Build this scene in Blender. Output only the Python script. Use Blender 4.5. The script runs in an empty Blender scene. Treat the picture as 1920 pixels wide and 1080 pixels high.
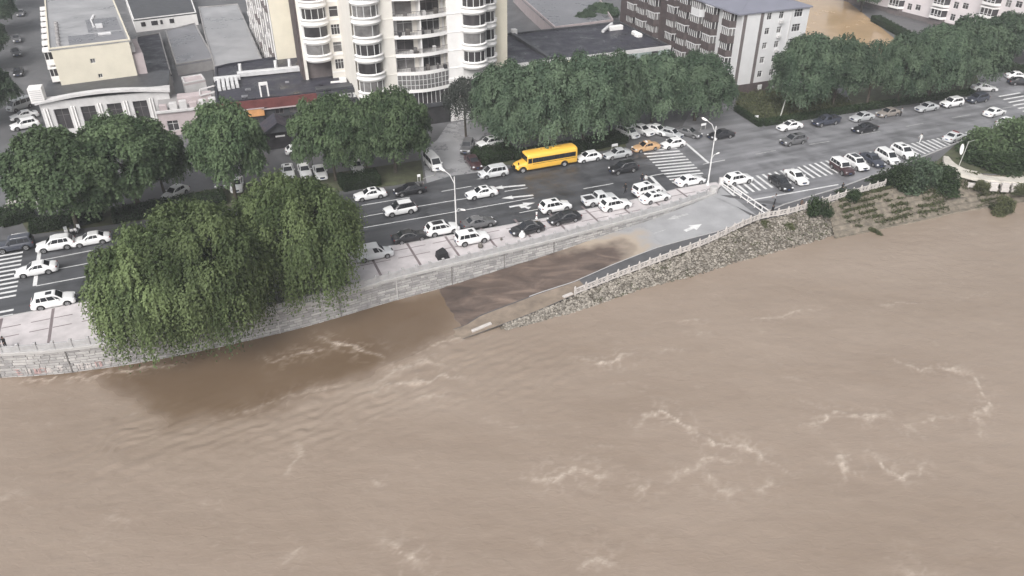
import bpy, math, random
import numpy as np
from mathutils import Vector, Matrix

# ------------------------------------------------------------------ camera, sky, sun, exposure
sc = bpy.context.scene
R = math.radians
F_PX, TH, CAM_H = 1466.0, R(32.4), 50.0
cam_d = bpy.data.cameras.new('camera')
cam_d.lens = F_PX / 1920 * 36.0
cam_d.sensor_width = 36.0
cam_d.clip_end = 3000
cam = bpy.data.objects.new('camera', cam_d)
sc.collection.objects.link(cam)
cam.location = (0, 0, CAM_H)
cam.rotation_euler = (R(90) - TH, 0, 0)
sc.camera = cam

world = bpy.data.worlds.new('World')
sc.world = world
world.use_nodes = True
wn = world.node_tree
wn.nodes.clear()
w_out = wn.nodes.new('ShaderNodeOutputWorld')
w_bg = wn.nodes.new('ShaderNodeBackground')
w_sky = wn.nodes.new('ShaderNodeTexSky')
w_sky.sky_type = 'NISHITA'
w_sky.sun_disc = False
w_sky.sun_elevation = R(43)
w_sky.sun_rotation = R(200)
w_sky.air_density = 1.0
w_sky.dust_density = 6.0
w_sky.ozone_density = 1.0
w_hsv = wn.nodes.new('ShaderNodeHueSaturation')      # cloud cover: the sky light is nearly neutral
w_hsv.inputs['Saturation'].default_value = 0.20
wn.links.new(w_sky.outputs[0], w_hsv.inputs['Color'])
wn.links.new(w_hsv.outputs[0], w_bg.inputs['Color'])
wn.links.new(w_bg.outputs[0], w_out.inputs['Surface'])
w_bg.inputs['Strength'].default_value = 0.13

sun_d = bpy.data.lights.new('sun', 'SUN')
sun_d.energy = 1.4
sun_d.angle = R(40)
sun_d.color = (1.0, 0.97, 0.93)
sun = bpy.data.objects.new('sun', sun_d)
sc.collection.objects.link(sun)
sun.rotation_euler = (R(47), 0, R(-20))

sc.view_settings.view_transform = 'Standard'
sc.view_settings.look = 'None'
sc.view_settings.gamma = 1.0
sc.view_settings.use_curve_mapping = False
sc.view_settings.exposure = 0.42

# ------------------------------------------------------------------ measuring helpers
def G(px, py, z=0.0):
    """Ground point (at height z) seen at photo position px, py (1920 x 1080)."""
    u = (px - 960) / F_PX
    v = (540 - py) / F_PX
    dy = math.cos(TH) + v * math.sin(TH)
    dz = -math.sin(TH) + v * math.cos(TH)
    t = (z - CAM_H) / dz
    return Vector((u * t, dy * t, z))

STA = R(22.7)                                        # direction of the riverside road
SD = Vector((math.cos(STA), math.sin(STA), 0))
SN = Vector((-math.sin(STA), math.cos(STA), 0))
WATER_Z = -3.0

def ramp_z(x, y):
    s = x * SD.x + y * SD.y
    t = (71.0 - s) / 47.0
    if t <= 0: return 0.0
    if t < 0.15: return -3.0 * (t * t / 0.3)
    return -3.0 * (t - 0.075) / 0.925

def GR(px, py, dz=0.0):
    z = -1.0
    for _ in range(14):
        p = G(px, py, z + dz)
        z = ramp_z(p.x, p.y)
    p.z = z + dz
    return p

def smooth_line(pts, step=0.6):
    """Catmull-Rom through pts, resampled at an even step."""
    P = [Vector(p) for p in pts]
    P = [P[0] * 2 - P[1]] + P + [P[-1] * 2 - P[-2]]
    out = []
    for i in range(1, len(P) - 2):
        n = max(2, int((P[i + 1] - P[i]).length / 0.2))
        for k in range(n):
            t = k / n
            a, b, c, d = P[i - 1], P[i], P[i + 1], P[i + 2]
            out.append(0.5 * (2 * b + (c - a) * t + (2 * a - 5 * b + 4 * c - d) * t * t + (3 * b - a - 3 * c + d) * t ** 3))
    out.append(P[-2].copy())
    return resample(out, step)

def resample(pts, step):
    res = [pts[0].copy()]
    acc = 0.0
    for a, b in zip(pts[:-1], pts[1:]):
        L = (b - a).length
        while L > 1e-9 and acc + L >= step:
            t = (step - acc) / L
            a = a.lerp(b, t)
            L = (b - a).length
            res.append(a.copy())
            acc = 0.0
        acc += L
    return res

# ------------------------------------------------------------------ object helpers
COL = sc.collection

def tag(o, label=None, cat=None, group=None, kind=None):
    if label: o['label'] = label
    if cat: o['category'] = cat
    if group: o['group'] = group
    if kind: o['kind'] = kind
    return o

def empty(name, loc=(0, 0, 0), rz=0.0, label=None, cat=None, group=None):
    o = bpy.data.objects.new(name, None)
    o.empty_display_size = 0.3
    COL.objects.link(o)
    o.location = loc
    o.rotation_euler = (0, 0, rz)
    return tag(o, label, cat, group)

def link_mesh(name, me, mat=None, parent=None, loc=(0, 0, 0), rot=(0, 0, 0), scale=None):
    o = bpy.data.objects.new(name, me)
    COL.objects.link(o)
    o.parent = parent
    o.location = loc
    o.rotation_euler = rot
    if scale: o.scale = scale
    if mat is not None:
        if not me.materials:
            me.materials.append(mat)
        elif me.materials[0] != mat:
            o.material_slots[0].link = 'OBJECT'
            o.material_slots[0].material = mat
    return o

class MB:
    def __init__(self):
        self.v = []; self.f = []; self.sm = []
    def add(self, vs, fs, smooth=False):
        n = len(self.v)
        self.v.extend([tuple(p) for p in vs])
        self.f.extend([tuple(i + n for i in f) for f in fs])
        self.sm.extend([smooth] * len(fs))
        return self
    def box(self, x0, x1, y0, y1, z0, z1):
        return self.add([(x0, y0, z0), (x1, y0, z0), (x1, y1, z0), (x0, y1, z0), (x0, y0, z1), (x1, y0, z1), (x1, y1, z1), (x0, y1, z1)],
                        [(0, 3, 2, 1), (4, 5, 6, 7), (0, 1, 5, 4), (1, 2, 6, 5), (2, 3, 7, 6), (3, 0, 4, 7)])
    def bbox(self, x0, x1, y0, y1, z0, z1, b=0.02):
        """box with chamfered top edges"""
        vs = [(x0, y0, z0), (x1, y0, z0), (x1, y1, z0), (x0, y1, z0),
              (x0, y0, z1 - b), (x1, y0, z1 - b), (x1, y1, z1 - b), (x0, y1, z1 - b),
              (x0 + b, y0 + b, z1), (x1 - b, y0 + b, z1), (x1 - b, y1 - b, z1), (x0 + b, y1 - b, z1)]
        fs = [(0, 3, 2, 1), (8, 9, 10, 11)]
        for a in (0, 4):
            for k in range(4):
                fs.append((a + k, a + (k + 1) % 4, a + 4 + (k + 1) % 4, a + 4 + k))
        return self.add(vs, fs)
    def prism(self, poly, z0, z1):
        n = len(poly)
        vs = [(p[0], p[1], z0) for p in poly] + [(p[0], p[1], z1) for p in poly]
        fs = [tuple(range(n - 1, -1, -1)), tuple(range(n, 2 * n))]
        fs += [(k, (k + 1) % n, n + (k + 1) % n, n + k) for k in range(n)]
        return self.add(vs, fs)
    def tube(self, pts, radii, n=8, cap=True, smooth=True):
        pts = [Vector(p) for p in pts]
        if not hasattr(radii, '__len__'): radii = [radii] * len(pts)
        vs = []
        for i, p in enumerate(pts):
            t = (pts[min(i + 1, len(pts) - 1)] - pts[max(i - 1, 0)]).normalized()
            ref = Vector((0, 0, 1)) if abs(t.z) < 0.9 else Vector((1, 0, 0))
            a = t.cross(ref).normalized(); b = t.cross(a)
            for k in range(n):
                an = 2 * math.pi * k / n
                vs.append(p + (a * math.cos(an) + b * math.sin(an)) * radii[i])
        fs = []
        for i in range(len(pts) - 1):
            for k in range(n):
                fs.append((i * n + k, (i + 1) * n + k, (i + 1) * n + (k + 1) % n, i * n + (k + 1) % n))
        self.add(vs, fs, smooth)
        if cap:
            m = len(pts) - 1
            self.add(vs[:n], [tuple(range(n))]); self.add(vs[m * n:], [tuple(range(n - 1, -1, -1))])
        return self
    def beam(self, a, b, w, h):
        a = Vector(a); b = Vector(b)
        t = (b - a).normalized()
        ref = Vector((0, 0, 1)) if abs(t.z) < 0.95 else Vector((1, 0, 0))
        s = t.cross(ref).normalized() * (w / 2); u = s.cross(t).normalized() * (h / 2)
        vs = [a - s - u, a + s - u, a + s + u, a - s + u, b - s - u, b + s - u, b + s + u, b - s + u]
        return self.add(vs, [(0, 1, 2, 3), (7, 6, 5, 4), (0, 4, 5, 1), (1, 5, 6, 2), (2, 6, 7, 3), (3, 7, 4, 0)])
    def lathe(self, prof, n=16, a0=0.0, a1=2 * math.pi, cx=0, cy=0, sx=1.0, sy=1.0, smooth=False):
        full = abs(a1 - a0 - 2 * math.pi) < 1e-6
        m = n if full else n + 1
        vs = []
        for i in range(m):
            an = a0 + (a1 - a0) * i / n
            for r, z in prof:
                vs.append((cx + r * math.cos(an) * sx, cy + r * math.sin(an) * sy, z))
        k = len(prof); fs = []
        for i in range(n):
            j = (i + 1) % m
            for q in range(k - 1):
                fs.append((i * k + q, j * k + q, j * k + q + 1, i * k + q + 1))
        return self.add(vs, fs, smooth)
    def mesh(self, name):
        me = bpy.data.meshes.new(name)
        me.from_pydata(self.v, [], self.f)
        if any(self.sm):
            me.polygons.foreach_set('use_smooth', self.sm)
        me.update()
        return me
    def build(self, name, mat=None, parent=None, loc=(0, 0, 0), rot=(0, 0, 0)):
        return link_mesh(name, self.mesh(name), mat, parent, loc, rot)

def np_mesh(name, verts, quads, tint=None, smooth=False):
    me = bpy.data.meshes.new(name)
    nv, nf = len(verts), len(quads)
    k = quads.shape[1]
    me.vertices.add(nv)
    me.vertices.foreach_set('co', np.asarray(verts, np.float32).ravel())
    me.loops.add(nf * k)
    me.loops.foreach_set('vertex_index', np.asarray(quads, np.int32).ravel())
    me.polygons.add(nf)
    me.polygons.foreach_set('loop_start', np.arange(0, nf * k, k, dtype=np.int32))
    me.polygons.foreach_set('loop_total', np.full(nf, k, np.int32))
    if smooth:
        me.polygons.foreach_set('use_smooth', np.ones(nf, bool))
    if tint is not None:
        a = me.attributes.new('tint', 'FLOAT', 'FACE')
        a.data.foreach_set('value', np.asarray(tint, np.float32))
    me.update(calc_edges=True)
    return me

# ------------------------------------------------------------------ materials
def lin(c):
    return tuple(((x / 255) / 12.92 if x / 255 <= 0.04045 else ((x / 255 + 0.055) / 1.055) ** 2.4) for x in c)

MATS = {}
def mat(name, col, rough=0.7, var=0.12, scale=1.5, bump=0.0, bscale=20.0, spec=0.4, metal=0.0, coat=0.0, col2=None, stretch=None, detail=6.0, rvar=0.0):
    """Principled surface whose colour drifts between two tones with world-space noise."""
    if name in MATS: return MATS[name]
    m = bpy.data.materials.new(name)
    m.use_nodes = True
    nt = m.node_tree; N = nt.nodes; Lk = nt.links
    b = N['Principled BSDF']
    b.inputs['Roughness'].default_value = rough
    b.inputs['Specular IOR Level'].default_value = spec
    b.inputs['Metallic'].default_value = metal
    b.inputs['Coat Weight'].default_value = coat
    b.inputs['Coat Roughness'].default_value = 0.08
    geo = N.new('ShaderNodeNewGeometry')
    vec = geo.outputs['Position']
    if stretch:
        mp = N.new('ShaderNodeMapping')
        mp.inputs['Scale'].default_value = stretch[:3]
        if len(stretch) > 3: mp.inputs['Rotation'].default_value = (0, 0, stretch[3])
        Lk.new(vec, mp.inputs['Vector']); vec = mp.outputs[0]
    nz = N.new('ShaderNodeTexNoise')
    nz.inputs['Scale'].default_value = scale
    nz.inputs['Detail'].default_value = detail
    nz.inputs['Roughness'].default_value = 0.65
    Lk.new(vec, nz.inputs['Vector'])
    rp = N.new('ShaderNodeMapRange')
    rp.inputs['From Min'].default_value = 0.3; rp.inputs['From Max'].default_value = 0.7
    Lk.new(nz.outputs['Fac'], rp.inputs['Value'])
    mx = N.new('ShaderNodeMix'); mx.data_type = 'RGBA'
    lo = tuple(c * (1 - var) for c in col)
    hi = col2 if col2 else tuple(min(1, c * (1 + var)) for c in col)
    mx.inputs['A'].default_value = (*lo, 1); mx.inputs['B'].default_value = (*hi, 1)
    Lk.new(rp.outputs[0], mx.inputs['Factor'])
    Lk.new(mx.outputs['Result'], b.inputs['Base Color'])
    if rvar:
        rr = N.new('ShaderNodeMapRange')
        rr.inputs['From Min'].default_value = 0.35; rr.inputs['From Max'].default_value = 0.65
        rr.inputs['To Min'].default_value = max(0.05, rough - rvar); rr.inputs['To Max'].default_value = min(1, rough + rvar)
        Lk.new(nz.outputs['Fac'], rr.inputs['Value']); Lk.new(rr.outputs[0], b.inputs['Roughness'])
    if bump:
        n2 = N.new('ShaderNodeTexNoise'); n2.inputs['Scale'].default_value = bscale; n2.inputs['Detail'].default_value = 4
        Lk.new(geo.outputs['Position'], n2.inputs['Vector'])
        bp = N.new('ShaderNodeBump'); bp.inputs['Strength'].default_value = bump; bp.inputs['Distance'].default_value = 0.05
        Lk.new(n2.outputs['Fac'], bp.inputs['Height']); Lk.new(bp.outputs[0], b.inputs['Normal'])
    MATS[name] = m
    return m

def leaf_mat(name, dark, light, trans=0.25):
    m = bpy.data.materials.new(name)
    m.use_nodes = True
    nt = m.node_tree; N = nt.nodes; Lk = nt.links
    N.clear()
    out = N.new('ShaderNodeOutputMaterial')
    at = N.new('ShaderNodeAttribute'); at.attribute_name = 'tint'
    oi = N.new('ShaderNodeObjectInfo')
    mx = N.new('ShaderNodeMix'); mx.data_type = 'RGBA'
    mx.inputs['A'].default_value = (*dark, 1); mx.inputs['B'].default_value = (*light, 1)
    Lk.new(at.outputs['Fac'], mx.inputs['Factor'])
    hs = N.new('ShaderNodeHueSaturation')
    mr = N.new('ShaderNodeMapRange'); mr.inputs['To Min'].default_value = 0.78; mr.inputs['To Max'].default_value = 1.2
    Lk.new(oi.outputs['Random'], mr.inputs['Value']); Lk.new(mr.outputs[0], hs.inputs['Value'])
    Lk.new(mx.outputs['Result'], hs.inputs['Color'])
    d = N.new('ShaderNodeBsdfPrincipled'); d.inputs['Roughness'].default_value = 0.62; d.inputs['Specular IOR Level'].default_value = 0.15
    t = N.new('ShaderNodeBsdfTranslucent')
    ms = N.new('ShaderNodeMixShader'); ms.inputs[0].default_value = trans
    Lk.new(hs.outputs[0], d.inputs['Base Color']); Lk.new(hs.outputs[0], t.inputs['Color'])
    Lk.new(d.outputs[0], ms.inputs[1]); Lk.new(t.outputs[0], ms.inputs[2]); Lk.new(ms.outputs[0], out.inputs['Surface'])
    MATS[name] = m
    return m

# ground and road
m_ground = mat('yard_concrete', (0.115, 0.115, 0.12), 0.6, 0.4, 0.16, 0.15, 6, rvar=0.25)
m_prom = mat('promenade_paving', (0.53, 0.495, 0.50), 0.6, 0.16, 0.5, 0.08, 30, rvar=0.15)
m_strip = mat('paving_strip_stone', (0.20, 0.165, 0.17), 0.6, 0.2, 0.8)
m_kerb = mat('kerb_granite', (0.42, 0.41, 0.41), 0.7, 0.15, 2.0)
m_white_line = mat('road_paint', (0.68, 0.68, 0.68), 0.55, 0.22, 1.6, col2=(0.78, 0.78, 0.78))
m_worn_line = mat('worn_road_paint', (0.42, 0.42, 0.42), 0.6, 0.35, 2.2, col2=(0.56, 0.56, 0.56))
m_soil = mat('wet_soil', (0.09, 0.085, 0.06), 0.85, 0.35, 0.8, 0.4, 8, col2=(0.10, 0.115, 0.06))
# walls, stone
m_mortar = mat('wall_mortar', (0.19, 0.18, 0.175), 0.9, 0.3, 1.5)
m_coping = mat('coping_concrete', (0.42, 0.41, 0.405), 0.75, 0.14, 1.0, 0.1, 20)
m_parapet = mat('parapet_granite', (0.40, 0.395, 0.40), 0.75, 0.16, 1.2, 0.1, 20)
m_rail = mat('carved_rail_stone', (0.52, 0.49, 0.47), 0.7, 0.14, 1.8)
m_bank = mat('bank_earth', (0.12, 0.105, 0.085), 0.9, 0.4, 1.2, 0.3, 10)
def stone_tint(name, dark, light, rough=0.85):
    m = bpy.data.materials.new(name); m.use_nodes = True
    N = m.node_tree.nodes; Lk = m.node_tree.links; b = N['Principled BSDF']; b.inputs['Roughness'].default_value = rough
    at = N.new('ShaderNodeAttribute'); at.attribute_name = 'tint'
    geo = N.new('ShaderNodeNewGeometry'); nz = N.new('ShaderNodeTexNoise'); nz.inputs['Scale'].default_value = 1.1; nz.inputs['Detail'].default_value = 6
    Lk.new(geo.outputs['Position'], nz.inputs['Vector'])
    ad = N.new('ShaderNodeMath'); ad.operation = 'MULTIPLY_ADD'; ad.inputs[1].default_value = 1.3; ad.inputs[2].default_value = -0.65
    Lk.new(nz.outputs['Fac'], ad.inputs[0])
    a2 = N.new('ShaderNodeMath'); a2.operation = 'ADD'; a2.use_clamp = True; Lk.new(ad.outputs[0], a2.inputs[0]); Lk.new(at.outputs['Fac'], a2.inputs[1])
    mx = N.new('ShaderNodeMix'); mx.data_type = 'RGBA'; mx.inputs['A'].default_value = (*dark, 1); mx.inputs['B'].default_value = (*light, 1)
    Lk.new(a2.outputs[0], mx.inputs['Factor']); Lk.new(mx.outputs['Result'], b.inputs['Base Color'])
    return m
m_stone_lt = stone_tint('pale_wall_stone', (0.25, 0.245, 0.245), (0.46, 0.448, 0.44))
m_riprap = stone_tint('riprap_stone', (0.11, 0.098, 0.082), (0.35, 0.32, 0.28))
# buildings
m_cream = mat('cream_render', (0.68, 0.635, 0.53), 0.8, 0.06, 0.4)
m_cream2 = mat('tower_cream', (0.74, 0.71, 0.66), 0.8, 0.05, 0.5)
m_white = mat('white_render', (0.79, 0.775, 0.765), 0.75, 0.06, 0.8)
m_coolwhite = mat('cool_white_render', (0.62, 0.62, 0.63), 0.8, 0.05, 0.6)
m_offwhite = mat('weathered_white', (0.55, 0.54, 0.54), 0.8, 0.12, 0.8)
m_brown = mat('brown_tile', (0.085, 0.068, 0.068), 0.6, 0.25, 1.2)
m_taupe = mat('taupe_stripe', (0.15, 0.13, 0.13), 0.7, 0.15, 1.2)
m_roof_black = mat('bitumen_roof', (0.028, 0.028, 0.036), 0.5, 0.4, 0.3, 0.08, 6, spec=0.25, rvar=0.30, col2=(0.062, 0.062, 0.080))
m_roof_grey = mat('wet_grey_roof', (0.16, 0.16, 0.175), 0.4, 0.3, 0.2, 0.1, 5, rvar=0.25, col2=(0.26, 0.26, 0.28))
m_roof_lt = mat('patched_roof', (0.30, 0.30, 0.31), 0.45, 0.3, 0.14, 0.1, 5, rvar=0.25)
m_roof_blue = mat('slate_blue_roof', (0.20, 0.205, 0.25), 0.55, 0.15, 0.5, rvar=0.15)
m_red = mat('red_fascia', (0.15, 0.05, 0.048), 0.6, 0.25, 0.8)
m_redbrown = mat('red_brown_panel', (0.13, 0.055, 0.045), 0.6, 0.2, 0.8)
m_orange = mat('orange_sign', (0.62, 0.32, 0.14), 0.5, 0.2, 0.9)
m_darkwall = mat('dark_shopfront', (0.06, 0.062, 0.068), 0.5, 0.3, 0.7)
m_greywall = mat('grey_render', (0.30, 0.29, 0.29), 0.8, 0.15, 0.6)
m_pinkwall = mat('pink_grey_render', (0.44, 0.38, 0.385), 0.8, 0.12, 0.6)
m_metal_lt = mat('galvanised_duct', (0.60, 0.60, 0.61), 0.4, 0.12, 1.0)
m_signwhite = mat('sign_letters', (0.78, 0.78, 0.78), 0.5, 0.04, 1.0)
m_ink = mat('sign_ink', (0.05, 0.05, 0.055), 0.6, 0.1, 1.0)
m_pinksign = mat('pink_sign', (0.55, 0.30, 0.42), 0.6, 0.15, 1.0)
m_frame = mat('window_frame_white', (0.62, 0.62, 0.62), 0.5, 0.08, 2.0)
m_frame_dk = mat('window_frame_dark', (0.14, 0.13, 0.13), 0.5, 0.1, 2.0)
m_glass = mat('window_glass', (0.045, 0.042, 0.045), 0.12, 0.5, 0.35, spec=0.6)
m_glass2 = mat('curtained_glass', (0.16, 0.155, 0.155), 0.2, 0.45, 0.6, spec=0.6)
m_glass3 = mat('greenish_glass', (0.26, 0.31, 0.30), 0.15, 0.2, 0.3, spec=0.6)
m_dark = mat('dark_interior', (0.035, 0.034, 0.036), 0.8, 0.4, 0.8)
m_pot = mat('terrace_clutter', (0.12, 0.11, 0.10), 0.8, 0.5, 2.0)
# plants
m_willow = leaf_mat('willow_leaf', (0.050, 0.076, 0.032), (0.215, 0.275, 0.125), 0.32)
m_tree = leaf_mat('street_tree_leaf', (0.044, 0.074, 0.038), (0.165, 0.228, 0.118), 0.30)
m_tree2 = leaf_mat('far_tree_leaf', (0.044, 0.074, 0.048), (0.150, 0.205, 0.130), 0.30)
m_purple = leaf_mat('plum_leaf', (0.040, 0.050, 0.042), (0.12, 0.13, 0.115), 0.2)
m_hedge = leaf_mat('hedge_leaf', (0.014, 0.026, 0.013), (0.048, 0.074, 0.033), 0.2)
m_weed = leaf_mat('weed_leaf', (0.050, 0.062, 0.030), (0.15, 0.16, 0.085), 0.2)
m_bark = mat('bark', (0.07, 0.058, 0.045), 0.9, 0.35, 3.0, 0.4, 20)
# vehicles and small things
def paint(name, col, var=0.02): return mat(name, col, 0.32, var, 0.8, coat=0.6, spec=0.5)
PAINT = {
    'white': paint('paint_white', (0.78, 0.78, 0.78)), 'silver': paint('paint_silver', (0.42, 0.43, 0.44)),
    'black': paint('paint_black', (0.018, 0.018, 0.021)), 'grey': paint('paint_grey', (0.115, 0.115, 0.12)),
    'navy': paint('paint_navy', (0.045, 0.05, 0.068)), 'maroon': paint('paint_maroon', (0.05, 0.024, 0.027)),
    'tan': paint('paint_tan', (0.52, 0.33, 0.18)), 'bronze': paint('paint_bronze', (0.24, 0.215, 0.195)),
    'bus': paint('paint_school_yellow', (0.86, 0.50, 0.075)), 'palesilver': paint('paint_pale_silver', (0.60, 0.61, 0.62)),
}
m_carglass = mat('car_glass', (0.02, 0.022, 0.026), 0.06, 0.2, 1.0, spec=0.7)
m_tyre = mat('tyre_rubber', (0.018, 0.018, 0.018), 0.85, 0.2, 3.0)
m_rim = mat('alloy_rim', (0.38, 0.38, 0.39), 0.35, 0.1, 3.0, metal=0.4)
m_trim = mat('black_trim', (0.02, 0.02, 0.02), 0.5, 0.2, 3.0)
m_lamp = mat('headlight_lens', (0.62, 0.63, 0.65), 0.12, 0.1, 3.0, spec=0.7)
m_tail = mat('taillight_lens', (0.16, 0.02, 0.02), 0.2, 0.1, 3.0, spec=0.6)
m_plate = mat('number_plate_blue', (0.05, 0.08, 0.20), 0.5, 0.05, 3.0)
m_chrome = mat('chrome_trim', (0.6, 0.6, 0.6), 0.25, 0.05, 3.0, metal=0.6)
m_bed = mat('pickup_bed_liner', (0.035, 0.035, 0.038), 0.7, 0.3, 2.0)
m_pole = mat('lamp_pole_white', (0.64, 0.64, 0.64), 0.5, 0.08, 1.0)
m_polegrey = mat('pole_grey', (0.40, 0.40, 0.38), 0.6, 0.15, 1.0)
m_skin = mat('skin', (0.42, 0.26, 0.19), 0.6, 0.05, 5.0)
m_hair = mat('black_hair', (0.012, 0.011, 0.011), 0.6, 0.1, 5.0)
CLOTH = {n: mat('cloth_' + n, c, 0.85, 0.15, 6.0) for n, c in dict(black=(0.018, 0.018, 0.02), white=(0.66, 0.66, 0.66), grey=(0.26, 0.26, 0.27), navy=(0.03, 0.035, 0.06), brown=(0.10, 0.07, 0.055), red=(0.22, 0.05, 0.05)).items()}

# ------------------------------------------------------------------ noise for meshes
def vnoise(x, y, seed=0):
    xi = np.floor(x).astype(np.int64); yi = np.floor(y).astype(np.int64)
    xf = x - xi; yf = y - yi
    def h(a, b):
        n = (a * 374761393 + b * 668265263 + seed * 974634777) & 0x7fffffff
        n = ((n ^ (n >> 13)) * 1274126177) & 0x7fffffff
        return ((n ^ (n >> 16)) & 0xffff) / 65535.0
    u = xf * xf * (3 - 2 * xf); v = yf * yf * (3 - 2 * yf)
    a = h(xi, yi); b = h(xi + 1, yi); c = h(xi, yi + 1); d = h(xi + 1, yi + 1)
    return a + (b - a) * u + (c - a) * v + (a - b - c + d) * u * v

def fbm(x, y, seed=0, oct=4):
    s = 0; a = 0.5; f = 1.0
    for k in range(oct):
        s = s + a * vnoise(x * f, y * f, seed + k * 17); a *= 0.5; f *= 2.03
    return s

def line_dist(X, Y, pts):
    """distance to a polyline, and arc length of the nearest point"""
    D = np.full(X.shape, 1e9); S = np.zeros(X.shape); acc = 0.0
    for (ax, ay), (bx, by) in zip(pts[:-1], pts[1:]):
        dx, dy = bx - ax, by - ay; L2 = dx * dx + dy * dy + 1e-9; L = math.sqrt(L2)
        t = np.clip(((X - ax) * dx + (Y - ay) * dy) / L2, 0, 1)
        d = np.hypot(X - (ax + t * dx), Y - (ay + t * dy))
        m = d < D
        D = np.where(m, d, D); S = np.where(m, acc + t * L, S); acc += L
    return D, S, acc

def in_poly(X, Y, poly):
    ins = np.zeros(X.shape, bool)
    n = len(poly)
    for i in range(n):
        x0, y0 = poly[i]; x1, y1 = poly[(i + 1) % n]
        c = ((y0 > Y) != (y1 > Y)) & (X < (x1 - x0) * (Y - y0) / ((y1 - y0) if y1 != y0 else 1e-9) + x0)
        ins ^= c
    return ins

# ================================================================== THE SETTING
def XY(p): return (p.x, p.y)

# --- lines measured from the photograph, in metres
wall_px = [(-260, 676), (-120, 674), (0, 668), (80, 663), (137, 657), (212, 647), (330, 627), (505, 590), (615, 562), (765, 520), (1012, 460), (1100, 437), (1250, 396), (1345, 364)]
wall_ln = smooth_line([G(x, y, -0.2) for x, y in wall_px], 0.35)
for p in wall_ln: p.z = 0
kerb_a, kerb_b = G(5, 596), G(1272, 354)
kd = (kerb_b - kerb_a).normalized()
LEFT = Vector((-70, -6, 0))
kerb_ln = [kerb_a + LEFT, kerb_a, G(188, 562), G(730, 463), G(1026, 410), G(1186, 376), G(1272, 355), G(1342, 343)]
far_px = [(57, 447), (188, 431), (420, 398), (600, 369), (737, 353), (800, 343), (845, 330), (905, 322), (960, 315), (1090, 296), (1180, 280), (1260, 262), (1425, 241), (1470, 228), (1600, 212), (1720, 199), (1830, 183), (1845, 172)]
far_ln = [G(*p) for p in far_px]
far_ln = [far_ln[0] + LEFT] + far_ln
rail_top_px = [(1421, 413), (1480, 400), (1550, 380), (1600, 362), (1660, 345)]

# outer edge of the road to the right of the ramp (thin pale kerb)
right_kerb = [GR(1420, 405), GR(1470, 384), G(1575, 352), G(1635, 330), G(1710, 302), G(1790, 270), G(1860, 242), G(1935, 215), G(2060, 180)]
bank_top = [GR(1421, 413), G(1480, 402), G(1550, 381), G(1600, 366), G(1660, 350), G(1740, 335), G(1800, 322), G(1860, 328), G(1960, 325), G(2150, 300)]

def sheet(name, pts, z, m, kind='structure'):
    me = bpy.data.meshes.new(name)
    me.from_pydata([(p[0], p[1], z) for p in pts], [], [tuple(range(len(pts)))])
    if me.polygons[0].normal.z < 0: me.flip_normals()
    me.update()
    o = link_mesh(name, me, m)
    return tag(o, kind=kind)

# ground: one sheet with its front edge on the retaining wall, the ramp mouth and the river bank
wl = [p for p in wall_ln if p.dot(SD) < 70.5]
gp = [wl[0] + Vector((-700, -120, 0))] + wl[::6] + [wl[-1]] + bank_top
gp += [bank_top[-1] + Vector((900, 200, 0)), Vector((1200, 1500, 0)), Vector((-1200, 1500, 0))]
ground = sheet('ground', gp, -0.03, m_ground)

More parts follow.
